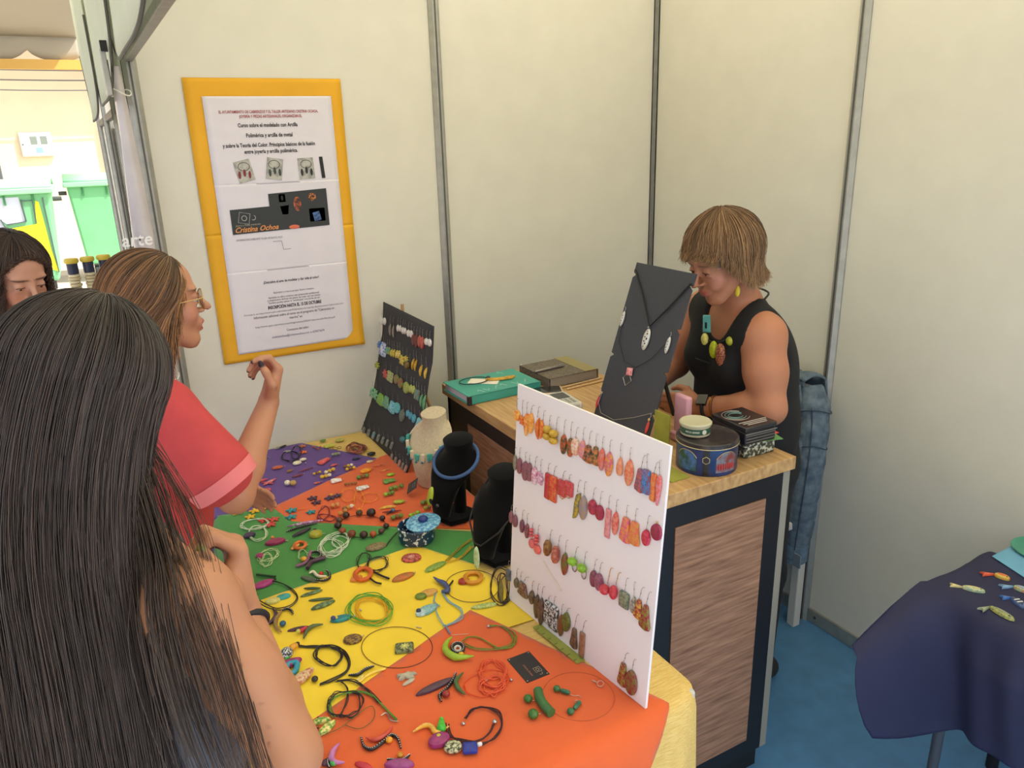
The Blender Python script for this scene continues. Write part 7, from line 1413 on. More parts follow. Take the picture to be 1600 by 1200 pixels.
class Body:
    """list of primitives blended into one skin; ('c',a,b,ra,rb,k) tapered limb, ('e',c,r,R,k) ellipsoid, ('s',...) carved ellipsoid, ('h',point,normal) cut plane"""
    def __init__(s): s.p = []
    def limb(s, a, b, ra, rb, k=0.012): s.p.append(('c', V(*a), V(*b), ra, rb, k)); return s
    def chain(s, pts, rs, k=0.012):
        for i in range(len(pts) - 1): s.limb(pts[i], pts[i + 1], rs[i], rs[i + 1], k)
        return s
    def ell(s, c, r, R=None, k=0.015): s.p.append(('e', V(*c), V(*r), np.eye(3) if R is None else np.array(R), k)); return s
    def carve(s, c, r, R=None, k=0.006): s.p.append(('s', V(*c), V(*r), np.eye(3) if R is None else np.array(R), k)); return s
    def cut(s, pt, n, k=0.004): s.p.append(('h', V(*pt), nrm(n), k)); return s
    def mesh(s, res, grow=0.0):
        lo = np.full(3, 1e9); hi = -lo
        for q in s.p:
            if q[0] == 'c':
                r = max(q[3], q[4]) + grow
                lo = np.minimum(lo, np.minimum(q[1], q[2]) - r); hi = np.maximum(hi, np.maximum(q[1], q[2]) + r)
            elif q[0] == 'e':
                r = max(q[2]) + grow; lo = np.minimum(lo, q[1] - r); hi = np.maximum(hi, q[1] + r)
        lo -= 3 * res; hi += 3 * res
        n = np.ceil((hi - lo) / res).astype(int) + 1
        ax = [lo[i] + res * np.arange(n[i]) for i in range(3)]
        D = np.full(n, 0.05, np.float32)
        for q in s.p:
            if q[0] == 'h':
                d = ((ax[0][:, None, None] - q[1][0]) * q[2][0] + (ax[1][None, :, None] - q[1][1]) * q[2][1] + (ax[2][None, None, :] - q[1][2]) * q[2][2]).astype(np.float32)
                D = np.maximum(D, d); continue
            if q[0] == 'c': r = max(q[3], q[4]) + grow; a0 = np.minimum(q[1], q[2]) - r; a1 = np.maximum(q[1], q[2]) + r; k = q[5]
            else: r = max(q[2]) + grow; a0 = q[1] - r; a1 = q[1] + r; k = q[4]
            m = k + 2 * res + 0.012
            i0 = np.maximum(((a0 - m - lo) / res).astype(int), 0); i1 = np.minimum(((a1 + m - lo) / res).astype(int) + 2, n)
            if (i1 <= i0).any(): continue
            sl = tuple(slice(i0[i], i1[i]) for i in range(3))
            X = ax[0][sl[0]][:, None, None]; Y = ax[1][sl[1]][None, :, None]; Z = ax[2][sl[2]][None, None, :]
            if q[0] == 'c':
                a, b = q[1], q[2]; ba = b - a; L2 = max(ba @ ba, 1e-9)
                t = np.clip(((X - a[0]) * ba[0] + (Y - a[1]) * ba[1] + (Z - a[2]) * ba[2]) / L2, 0, 1)
                d = np.sqrt((X - a[0] - t * ba[0]) ** 2 + (Y - a[1] - t * ba[1]) ** 2 + (Z - a[2] - t * ba[2]) ** 2) - (q[3] + (q[4] - q[3]) * t) - grow
            else:
                R = q[3]; x, y, z = X - q[1][0], Y - q[1][1], Z - q[1][2]; rr = q[2] + grow
                l = [R[0][i] * x + R[1][i] * y + R[2][i] * z for i in range(3)]
                k0 = np.sqrt(sum((l[i] / rr[i]) ** 2 for i in range(3))) + 1e-9
                k1 = np.sqrt(sum((l[i] / rr[i] ** 2) ** 2 for i in range(3))) + 1e-9
                d = k0 * (k0 - 1) / k1
            d = d.astype(np.float32); A = D[sl]
            if q[0] == 's':
                h = np.clip(0.5 - 0.5 * (A + d) / k, 0, 1); D[sl] = A * (1 - h) - d * h + k * h * (1 - h)
            else:
                h = np.clip(0.5 + 0.5 * (d - A) / k, 0, 1); D[sl] = d * (1 - h) + A * h - k * h * (1 - h)
        # surface nets
        S = D < 0
        c = [S[i:n[0] - 1 + i, j:n[1] - 1 + j, l:n[2] - 1 + l] for i in (0, 1) for j in (0, 1) for l in (0, 1)]
        anyc = np.logical_or.reduce(c) & ~np.logical_and.reduce(c)
        idx = np.full(anyc.shape, -1, np.int64); cells = np.argwhere(anyc); idx[anyc] = np.arange(len(cells))
        corner = [(i, j, l) for i in (0, 1) for j in (0, 1) for l in (0, 1)]
        vals = np.stack([D[cells[:, 0] + i, cells[:, 1] + j, cells[:, 2] + l] for i, j, l in corner], 1)
        acc = np.zeros((len(cells), 3)); cnt = np.zeros(len(cells))
        for e0 in range(8):
            for e1 in range(e0 + 1, 8):
                if sum(abs(x - y) for x, y in zip(corner[e0], corner[e1])) != 1: continue
                va, vb = vals[:, e0], vals[:, e1]; m = (va < 0) != (vb < 0)
                t = np.where(m, va / np.where(m, va - vb, 1), 0)[:, None]
                pp = np.array(corner[e0]) + t * (np.array(corner[e1]) - np.array(corner[e0]))
                acc[m] += pp[m]; cnt[m] += 1
        Vt = lo + res * (cells + acc / np.maximum(cnt, 1)[:, None])
        F = []
        for axis in range(3):
            o1, o2 = [(1, 2), (2, 0), (0, 1)][axis]
            sh = [slice(1, -1)] * 3; sh[axis] = slice(0, -1); s0 = S[tuple(sh)]
            sh2 = [slice(1, -1)] * 3; sh2[axis] = slice(1, None); s1 = S[tuple(sh2)]
            E = np.argwhere(s0 != s1); 
            if not len(E): continue
            fl = s0[tuple(E.T)]
            base = E.copy()
            for i in range(3):
                if i != axis: base[:, i] += 1
            def cell(d1, d2):
                q = base.copy(); q[:, o1] -= d1; q[:, o2] -= d2
                return idx[q[:, 0], q[:, 1], q[:, 2]]
            Q = np.stack([cell(0, 0), cell(1, 0), cell(1, 1), cell(0, 1)], 1)
            Q[~fl] = Q[~fl][:, ::-1]
            F.append(Q)
        F = np.concatenate(F); F = F[(F >= 0).all(1)]
        return Vt, F

def smooth_pts(Vt, F, it=2, lam=0.5):
    for _ in range(it):
        acc = np.zeros_like(Vt); cnt = np.zeros(len(Vt))
        for i in range(4):
            a, b = F[:, i], F[:, (i + 1) % 4]
            np.add.at(acc, a, Vt[b]); np.add.at(cnt, a, 1); np.add.at(acc, b, Vt[a]); np.add.at(cnt, b, 1)
        Vt = Vt + lam * (acc / np.maximum(cnt, 1)[:, None] - Vt)
    return Vt

def np_mesh(name, Vt, F, mat, parent, col=None, smooth=True):
    me = bpy.data.meshes.new(name)
    k = F.shape[1]
    me.vertices.add(len(Vt)); me.vertices.foreach_set('co', np.ascontiguousarray(Vt, np.float32).ravel())
    me.loops.add(F.size); me.loops.foreach_set('vertex_index', F.astype(np.int32).ravel())
    me.polygons.add(len(F)); me.polygons.foreach_set('loop_start', np.arange(len(F), dtype=np.int32) * k)
    me.update(calc_edges=True)
    me.polygons.foreach_set('use_smooth', np.full(len(F), smooth))
    if col is not None:
        at = me.color_attributes.new('Col', 'FLOAT_COLOR', 'POINT')
        at.data.foreach_set('color', np.c_[col, np.ones(len(col))].astype(np.float32).ravel())
    me.materials.append(mat)
    me.validate()
    o = bpy.data.objects.new(name, me); COL.objects.link(o)
    if parent is not None:
        o.parent = parent; o.matrix_parent_inverse = Matrix.Translation(-Vector(parent.location))
    return o

def paint(Vt, base, spots, seed=0):
    """colours of the skin itself: lips, brows, moles, nails; spots = (centre, radii, rgb, softness)"""
    r = np.random.default_rng(seed)
    C = np.tile(np.array(lin(base)), (len(Vt), 1))
    C *= (1 + 0.03 * np.sin(Vt @ V(31, 17, 23)) * np.sin(Vt @ V(-13, 29, 11)))[:, None]
    for c, rad, R, rgb, soft in spots:
        d = (Vt - np.asarray(c)) @ np.asarray(R)
        q = np.sqrt(((d / np.asarray(rad)) ** 2).sum(1))
        w = np.clip((1 + soft - q) / soft, 0, 1)[:, None]
        C = C * (1 - w) + np.array(lin(rgb)) * w
    return C

def face_frame(f, up):
    f = nrm(f); u = nrm(np.asarray(up) - f * (np.asarray(up) @ f)); l = np.cross(u, f)
    return np.stack([f, l, u], 1)       # columns: forward, left, up

def head(B, C, R, s=1.0, mouth=0.0, smile=0.0, neck=None, ear=True, lid=0.0):
    """C: middle of the skull, R columns forward/left/up"""
    w = lambda x, y, z: C + R @ (V(x, y, z) * s)
    B.ell(w(-0.012, 0, 0.030), V(0.094, 0.074, 0.082) * s, R, 0.02)
    B.ell(w(0.032, 0, -0.038), V(0.056, 0.053, 0.070) * s, R, 0.03)
    B.ell(w(0.046, 0, 0.042), V(0.036, 0.052, 0.038) * s, R, 0.025)
    B.limb(w(0.072, 0, -0.098), w(0.070, 0.0, -0.104), 0.018 * s, 0.016 * s, 0.02)
    for y in (-1, 1):
        B.limb(w(0.0, 0.052 * y, -0.050), w(0.060, 0.020 * y, -0.098), 0.016 * s, 0.015 * s, 0.02)
        B.ell(w(0.062, 0.034 * y, -0.030), V(0.020, 0.022, 0.022) * s, R, 0.02)
        B.ell(w(0.078, 0.026 * y, 0.024), V(0.012, 0.024, 0.008) * s, R, 0.012)
    B.ell(w(0.082, 0, 0.010), V(0.010, 0.010, 0.020) * s, R, 0.012)
    for y in (-1, 1): B.carve(w(0.097, 0.030 * y, 0.004), V(0.016, 0.016, 0.011) * s, R, 0.008)
    B.limb(w(0.085, 0, 0.012), w(0.115, 0, -0.026), 0.0070 * s, 0.0088 * s, 0.008)
    B.ell(w(0.115, 0, -0.0275), V(0.0085, 0.0090, 0.0065) * s, R, 0.006)
    for y in (-1, 1):
        B.ell(w(0.098, 0.0105 * y, -0.033), V(0.009, 0.006, 0.006) * s, R, 0.005)
        B.ell(w(0.0795, 0.030 * y, 0.0062 - 0.0035 * lid), V(0.0124, 0.0155, 0.0085 + 0.002 * lid) * s, R, 0.003)
        B.ell(w(0.0790, 0.030 * y, -0.0100), V(0.0110, 0.0150, 0.0050) * s, R, 0.003)
    B.ell(w(0.086, 0, -0.060), V(0.012, 0.026, 0.016) * s, R, 0.012)
    B.ell(w(0.0965, 0, -0.0575), V(0.007, 0.019, 0.0052) * s, R, 0.004)
    B.ell(w(0.0935 - 0.004 * mouth, 0, -0.0700 - 0.010 * mouth), V(0.0075, 0.0165, 0.0058) * s, R, 0.004)
    B.carve(w(0.1045, 0, -0.0640 - 0.005 * mouth), V(0.012, 0.020, 0.0016 + 0.0045 * mouth) * s, R, 0.002)
    if smile:
        for y in (-1, 1): B.ell(w(0.070, 0.032 * y, -0.048), V(0.018, 0.014, 0.014) * s, R, 0.012)
    if ear:
        for y in (-1, 1):
            B.ell(w(-0.014, 0.073 * y, -0.006), V(0.016, 0.006, 0.030) * s, R @ np.array(Matrix.Rotation(0.25, 3, 'Y')), 0.006)
            B.carve(w(-0.012, 0.081 * y, -0.002), V(0.009, 0.005, 0.018) * s, R, 0.004)
    if neck is not None:
        B.limb(w(-0.025, 0, -0.055), neck, 0.050 * s, 0.054 * s, 0.02)
    return w

def face_paint(C, R, s, lip, brow, extra=()):
    w = lambda x, y, z: C + R @ (V(x, y, z) * s)
    sp = [(w(0.097, 0, -0.0585), (0.012, 0.0195 * s, 0.0048), R, lip, 0.4), (w(0.094, 0, -0.0715), (0.012, 0.017 * s, 0.0058), R, lip, 0.4)]
    for y in (-1, 1):
        sp.append((w(0.083, 0.030 * y, 0.0225), (0.02, 0.017 * s, 0.0026 * s), R, brow, 0.7))
        sp.append((w(0.070, 0.042 * y, -0.030), (0.02, 0.012, 0.010), R, tuple(int(a * 0.15 + b * 0.85) for a, b in zip(lip, (192, 136, 112))), 1.6))
    return sp + list(extra)

def hand(B, W0, x, thumb, curls, tcurl=0.5, s=1.0, spread=0.0, flip=1):
    """W0 wrist, x along the hand, thumb = direction of the thumb side; fingers curl towards z = x cross thumb"""
    x = nrm(x); y = nrm(np.asarray(thumb) - x * (np.asarray(thumb) @ x)); z = np.cross(x, y) * flip
    w = lambda a, b, c: W0 + (x * a + y * b + z * c) * s
    ys = (0.027, 0.009, -0.009, -0.025); Lp = (0.040, 0.044, 0.041, 0.033); Lm = (0.024, 0.028, 0.026, 0.020); Ld = (0.020, 0.021, 0.020, 0.017); kn = (0.084, 0.088, 0.084, 0.076)
    tips = []
    for i in range(4):
        B.limb(w(0.0, ys[i] * 0.6, 0), w(kn[i], ys[i], -0.002), 0.0165 * s, 0.0115 * s, 0.012)
    B.ell(w(0.045, 0.026, 0.010), V(0.030, 0.016, 0.014) * s, np.stack([x, y, z], 1), 0.012)
    for i in range(4):
        c1, c2, c3 = curls[i]
        a = 0.0; pt = V(kn[i], ys[i], -0.002); r = [0.0098, 0.0088, 0.0080, 0.0068]
        if i == 3: r = [0.0088, 0.0078, 0.0070, 0.006]
        pts = [pt]
        for L, c in ((Lp[i], c1), (Lm[i], c2), (Ld[i], c3)):
            a += c; pt = pt + V(math.cos(a) * L, spread * (1.5 - i) * L * 0.3, math.sin(a) * L); pts.append(pt)
        pw = [w(*q) for q in pts]
        for j in range(3): B.limb(pw[j], pw[j + 1], r[j] * s, r[j + 1] * s, 0.0035 if j else 0.006)
        tips.append((pw[-1], nrm(pw[-1] - pw[-2])))
    p0 = V(0.018, 0.026, 0.006); p1 = p0 + V(0.028, 0.024, 0.010); p2 = p1 + V(0.030, 0.010 - 0.012 * tcurl, 0.010 + 0.016 * tcurl); p3 = p2 + V(0.024 - 0.006 * tcurl, -0.004 - 0.008 * tcurl, 0.006 + 0.010 * tcurl)
    P = [w(*q) for q in (p0, p1, p2, p3)]
    B.chain(P, [0.0145 * s, 0.0118 * s, 0.0100 * s, 0.0078 * s], 0.006)
    return tips, (P[3], nrm(P[3] - P[2])), np.stack([x, y, z], 1)

# hair: strands that follow the skull from a parting and then fall
def hair(parent, C, radii, R, phis, th0, th1, fall, drift, n, rad, rgb, tip=None, seed=1, jit=0.012, core=True, name='hair', wave=0.004, nf=16, nt=12, var=0.22, inner=0.0):
    r = np.random.default_rng(seed); C = np.asarray(C); radii = np.asarray(radii)
    m = nt + nf
    def strands(phi, th_s, th_e, fl, scale, seeds):
        k = len(phi); P = np.zeros((k, m, 3))
        t = np.linspace(0, 1, nt)
        th = th_s[:, None] + (th_e - th_s)[:, None] * t[None]
        ph = phi[:, None] + 0 * th
        loc = np.stack([np.sin(th) * np.cos(ph) * radii[0], np.sin(th) * np.sin(ph) * radii[1], np.cos(th) * radii[2]], -1) * scale[:, None, None]
        P[:, :nt] = C + loc @ np.asarray(R).T
        d0 = P[:, nt - 1] - P[:, nt - 2]; d0 /= np.linalg.norm(d0, axis=1)[:, None] + 1e-9
        g = np.array([0, 0, -1.0]); pos = P[:, nt - 1].copy()
        for j in range(nf):
            q = (j + 1) / nf; wgt = min(1, q * 3.2)
            ds = (fl / nf)[:, None]
            dirn = d0 * (1 - wgt) + g * wgt + drift(phi, q)
            pos = pos + dirn * ds; P[:, nt + j] = pos
        return P
    out_v, out_f, out_c = [], [], []
    lo, hi = phis
    if core:
        kk = 72; phi = np.linspace(lo, hi, kk)
        P = strands(phi, np.full(kk, 0.02), th1(phi), fall(phi) * 0.96, np.full(kk, 0.945), None)
        out_v.append(P.reshape(-1, 3)); i, j = np.meshgrid(np.arange(kk - 1), np.arange(m - 1), indexing='ij')
        a = (i * m + j).ravel(); out_f.append(np.stack([a, a + m, a + m + 1, a + 1], 1))
        out_c.append(np.tile(np.array(lin(rgb)) * 0.85, (kk * m, 1)))
    phi = r.uniform(lo, hi, n)
    sc_ = 1 + r.normal(size=n) * jit - inner * r.random(n)
    fl = fall(phi) * r.uniform(0.78, 1.06, n)
    P = strands(phi, th0 + np.abs(r.normal(size=n)) * 0.12, th1(phi) * r.uniform(0.97, 1.04, n), fl, sc_, None)
    tt = np.linspace(0, 1, m)[None]
    f1, f2 = r.uniform(3, 9, (n, 1)), r.uniform(0, 6.3, (n, 1))
    amp = (tt ** 1.3) * wave * r.uniform(0.3, 1.5, (n, 1))
    P[..., 0] += amp * np.sin(f1 * tt * 2 + f2); P[..., 1] += amp * np.cos(f1 * tt * 1.7 + f2 * 1.3)
    T = np.gradient(P, axis=1); T /= np.linalg.norm(T, axis=2)[..., None] + 1e-9
    N = np.zeros_like(T); q = np.cross(T[:, 0], np.array([0, 0, 1.0])) + 1e-4      # frame carried along each strand
    for k in range(m):
        q = q - T[:, k] * (q * T[:, k]).sum(1)[:, None]; q = q / (np.linalg.norm(q, axis=1)[:, None] + 1e-9); N[:, k] = q
    Bn = np.cross(T, N)
    rr = rad * r.uniform(0.6, 1.3, (n, 1)) * np.clip(1.25 - tt, 0.35, 1)
    ring = np.stack([P + rr[..., None] * (math.cos(a) * N + math.sin(a) * Bn) for a in (0, 2.094, 4.189)], 2)
    base = sum(len(v) for v in out_v)
    out_v.append(ring.reshape(-1, 3))
    i, j, k = np.meshgrid(np.arange(n), np.arange(m - 1), np.arange(3), indexing='ij')
    a = (i * m * 3 + j * 3 + k).ravel(); b = (i * m * 3 + j * 3 + (k + 1) % 3).ravel()
    out_f.append(np.stack([a, b, b + 3, a + 3], 1) + base)
    c1 = np.array(lin(rgb)); c2 = np.array(lin(tip)) if tip else c1
    mixv = np.clip(tt * 1.0 + r.normal(size=(n, 1)) * var, 0, 1)[..., None]
    cc = (c1 * (1 - mixv) + c2 * mixv) * np.clip(1 + r.normal(size=(n, 1, 1)) * var, 0.45, 1.7)
    out_c.append(np.repeat(cc[:, :, None, :], 3, 2).reshape(-1, 3))
    o = np_mesh(name, np.concatenate(out_v), np.concatenate(out_f), attr_mat('hair_strands', 0.42, 0.45), parent, np.concatenate(out_c))
    return o

def strand_lock(parent, guides, n, rad, rgb, spread, seed, name='loose_lock'):
    """a thin lock of loose hair along a guide curve"""
    r = np.random.default_rng(seed); G = catmull(guides, False, 6); m = len(G); vs, fs, cs = [], [], []
    for i in range(n):
        off = r.normal(size=3) * spread; tt = np.linspace(0, 1, m)[:, None]
        P = G + off * (0.4 + 0.9 * tt) + 0.006 * np.sin(tt * r.uniform(2, 6) + r.uniform(0, 6)) * r.normal(size=3)
        k = int(m * r.uniform(0.7, 1.0)); P = P[:k]
        T = np.gradient(P, axis=0); T /= np.linalg.norm(T, axis=1)[:, None] + 1e-9
        N = np.cross(T, V(.3, .5, .8)); N /= np.linalg.norm(N, axis=1)[:, None] + 1e-9; Bn = np.cross(T, N)
        b = sum(len(v) for v in vs)
        vs.append(np.stack([P + rad * (math.cos(a) * N + math.sin(a) * Bn) for a in (0, 2.094, 4.189)], 1).reshape(-1, 3))
        j, q = np.meshgrid(np.arange(k - 1), np.arange(3), indexing='ij'); a = (j * 3 + q).ravel(); a2 = (j * 3 + (q + 1) % 3).ravel()
        fs.append(np.stack([a, a2, a2 + 3, a + 3], 1) + b); cs.append(np.tile(np.array(lin(rgb)) * r.uniform(0.6, 1.4), (3 * k, 1)))
    return np_mesh(name, np.concatenate(vs), np.concatenate(fs), attr_mat('hair_strands', 0.42, 0.45), parent, np.concatenate(cs))

SKIN = attr_mat('skin', 0.48, 0.35, 0.06, 0.12)
def bodymesh(B, res, name, parent, base, spots, sm=2, seed=0):
    Vt, F = B.mesh(res); Vt = smooth_pts(Vt, F, sm)
    return np_mesh(name, Vt, F, SKIN, parent, paint(Vt, base, spots, seed))
def clothmesh(B, res, name, parent, mat, sm=3, grow=0.0):
    Vt, F = B.mesh(res, grow); Vt = smooth_pts(Vt, F, sm)
    return np_mesh(name, Vt, F, mat, parent)
def sub(name, g, mat, parent):
    o = g.build(name, mat, parent); o.matrix_parent_inverse = Matrix.Translation(-Vector(parent.location)); return o
def eyes(parent, w, s, R, open_=0.0045, iris=(70, 48, 34)):
    for y in (-1, 1):
        c = w(0.0790, 0.030 * y, 0.0000)
        e = sub('eye', MB().ell(c, (0.0108 * s,) * 3, 14, 10), M((206, 194, 186), .2), parent)
        ic = w(0.0870, 0.029 * y, -0.0030)
        g = MB().ell(ic, (0.0035 * s, 0.0045 * s, 0.0045 * s), 12, 8, Matrix(R.tolist())); sub('iris', g, M(iris, .1), parent)
        g = MB().tube([w(0.0880 + 0.003 * math.sin(q * PI), (0.017 + 0.026 * q) * y, 0.0005 + 0.0012 * math.sin(q * PI)) for q in np.linspace(0, 1, 8)], 0.0009 * s, 5); sub('eyelashes', g, M((36, 28, 26), .6), parent)

def trousers(parent, hip, knees, feet, mat, rw=0.135, name='trousers', shoe=(60, 56, 54)):
    B = Body(); 
    h0 = V(*hip); 
    for kn, ft, sd in zip(knees, feet, (-1, 1)):
        hj = h0 + (V(*kn) - h0) * V(0.65, 0.65, 0.10)
        B.chain([hj, V(*kn), V(*ft) + V(0, 0, 0.09)], [0.088, 0.062, 0.050], 0.03)
    B.ell(h0, (rw, rw, 0.10), None, 0.05)
    B.ell(h0 + V(0, 0, 0.07), (rw * 0.9, rw * 0.9, 0.08), None, 0.04)
    return clothmesh(B, 0.009, name, parent, mat)
def shoes(parent, feet, f, mat):
    f = nrm(f)
    for ft in feet:
        B = Body(); a = V(*ft)
        B.limb(a + V(0, 0, 0.042) - f * 0.05, a + f * 0.10 + V(0, 0, 0.032), 0.040, 0.032, 0.02); B.limb(a + V(0, 0, 0.05), a + V(0, 0, 0.12), 0.042, 0.045, 0.02); B.cut(a + V(0, 0, 0.002), (0, 0, -1))
        clothmesh(B, 0.006, 'shoe', parent, mat)

# ---- woman in the coral shirt, in profile, one hand raised
def woman_coral():
    o = thing('person', 'person in a coral red shirt and gold sunglasses raising one hand over the table', 'person', (0.03, 1.80, 0))
    B = Body(); C = V(0.098, 1.765, 1.487); R = face_frame((0.985, 0.13, 0.0), (0.03, 0, 1)); s = 0.93
    nk = V(0.045, 1.80, 1.315)
    w = head(B, C, R, s, mouth=0.55, neck=nk)
    B.limb(nk, V(0.03, 1.80, 1.24), 0.056, 0.07, 0.03)
    B.limb(V(0.065, 1.665, 1.275), V(0.03, 1.93, 1.275), 0.045, 0.045, 0.03)
    B.ell(V(0.03, 1.80, 1.13), V(0.085, 0.14, 0.17), None, 0.03)
    sh, el, wr = V(0.080, 1.650, 1.275), V(0.182, 1.595, 1.085), V(0.298, 1.730, 1.232)
    B.chain([sh, (sh + el) / 2, el], [0.048, 0.044, 0.038], 0.02)
    B.chain([el, el + (wr - el) * 0.3, wr], [0.037, 0.038, 0.0235], 0.015)
    view = nrm(C - V(0, 0, 1.8)); rt = np.array(CR)
    hx = nrm(V(0.30, 0.10, 0.95))
    tips, th, HR = hand(B, wr + hx * 0.008, hx, -view + 0.25 * rt, [(0.80, 1.0, 0.35), (1.15, 1.1, 0.5), (1.3, 1.2, 0.5), (1.4, 1.2, 0.5)], 0.75, 0.88, 0, -1)
    ls, le, lw = V(0.02, 1.965, 1.27), V(0.05, 2.06, 1.06), V(0.20, 1.98, 0.93)
    B.chain([ls, le, lw], [0.046, 0.037, 0.024], 0.02)
    hand(B, lw, V(0.9, -0.3, -0.3), V(0, 0, 1), [(0.4, 0.5, 0.3)] * 4, 0.4, 0.88)
    sp = face_paint(C, R, s, (176, 96, 84), (84, 60, 46))
    sp.append((th[0] - view * 0.006, (0.0085,) * 3, np.eye(3), (44, 30, 44), 0.25))
    for tp, d in tips: sp.append((tp + d * 0.004, (0.005,) * 3, np.eye(3), (52, 36, 48), 0.3))
    bodymesh(B, 0.004, 'body', o, (188, 134, 106), sp)
    eyes(o, w, s, R)
    S = Body()                              # loose T-shirt with short sleeves
    S.ell(V(0.03, 1.80, 1.13), V(0.118, 0.172, 0.19), None, 0.03); S.ell(V(0.03, 1.80, 1.02), V(0.125, 0.165, 0.20), None, 0.04)
    S.limb(V(0.068, 1.660, 1.275), V(0.03, 1.935, 1.275), 0.066, 0.064, 0.03)
    S.limb(V(0.072, 1.655, 1.278), el + (sh - el) * 0.30, 0.066, 0.076, 0.03); S.limb(ls, ls + (le - ls) * 0.7, 0.064, 0.074, 0.03)
    d = nrm(el - sh); S.cut(sh + (el - sh) * 0.70, d * 1.0) if False else None
    S.cut(V(0.03, 1.8, 0.93), (0, 0, -1)); S.carve(V(0.075, 1.80, 1.385), V(0.085, 0.088, 0.095), None, 0.01)
    clothmesh(S, 0.006, 'shirt', o, M((196, 70, 74), 0.85, var=0.04, scale=14, bump=0.25, bscale=30))
    cu = sh + (el - sh) * 0.74; a1 = nrm(np.cross(d, V(0, 0, 1))); a2 = np.cross(d, a1)
    sub('sleeve_cuff', MB().grid(lambda u, v: tuple(cu + d * (0.032 * v) + (a1 * math.cos(2 * PI * u) + a2 * math.sin(2 * PI * u)) * (0.077 - 0.004 * v)), 36, 3, True), M((232, 128, 132), .85), o)
    trousers(o, (0.0, 1.80, 0.86), [(0.03, 1.71, 0.47), (0.03, 1.89, 0.47)], [(0.0, 1.71, 0.0), (0.0, 1.89, 0.0)], M((54, 62, 84), .85, var=.08, scale=40))
    sub('belt', MB().grid(lambda u, v: (0.01 + 0.130 * math.cos(2 * PI * u), 1.80 + 0.150 * math.sin(2 * PI * u), 0.925 + 0.035 * v), 40, 2, True), M((60, 48, 44), .5), o)
    shoes(o, [(0.0, 1.71, 0.0), (0.0, 1.89, 0.0)], (1, 0, 0), M((220, 216, 210), .6))
    # glasses: thin gold frame, brownish lenses, temple arm
    GL = M((206, 176, 120), .25, .9)
    for y in (-1, 1):
        ring = [w(0.0985 - 0.006 * abs(math.cos(q) * 0.5 + 0.5 * y * 0), (0.031 + 0.0235 * math.cos(q)) * y, -0.002 + 0.0235 * math.sin(q)) for q in np.linspace(0, 2 * PI, 29)[:-1]]
        sub('lens_rim', MB().tube(ring, 0.0011, 6, True), GL, o)
        sub('lens', MB().add(ring, [tuple(range(28))]), M((120, 76, 60), .1, alpha=.45), o)
        sub('temple_arm', MB().tube([w(0.0965, 0.055 * y, 0.004), w(0.06, 0.068 * y, 0.003), w(0.0, 0.077 * y, 0.002), w(-0.02, 0.078 * y, -0.006)], 0.0011, 6), GL, o)
    sub('bridge', MB().tube([w(0.0985, 0.008, 0.004), w(0.1010, 0, 0.006), w(0.0985, -0.008, 0.004)], 0.0011, 6), GL, o)
    for y in (-1, 1): sub('earring', MB().ell(w(-0.014, 0.080 * y, -0.040), (0.003, 0.003, 0.003), 8, 6), GL, o)
    # hair combed back from a side parting
    tilt = np.array(Matrix.Rotation(math.radians(38), 3, 'Y'))
    HRm = R @ tilt
    def th1(p): return np.interp(np.abs(np.angle(np.exp(1j * p))), [0, 0.5, 0.8, 1.0, 1.2, 2, PI], [0.22, 0.30, 0.65, 1.2, 1.62, 1.72, 1.75])
    def fall(p): return np.interp(np.abs(np.angle(np.exp(1j * p))), [0, 0.85, 1.1, PI], [0.003, 0.004, 0.34, 0.34])
    back = -R[:, 0]
    def drift(p, q): return back[None] * (0.25 * (1 - q) * (np.abs(np.angle(np.exp(1j * (p - PI)))) > 0.9))[:, None] * 1.6
    hair(o, C + R @ V(-0.014, 0, 0.022) * s, V(0.096, 0.084, 0.094) * s * 1.03, HRm, (-PI, PI), 0.05, th1, fall, drift, 3000, 0.0011, (66, 46, 36), (176, 128, 84), 11, 0.014)
woman_coral()

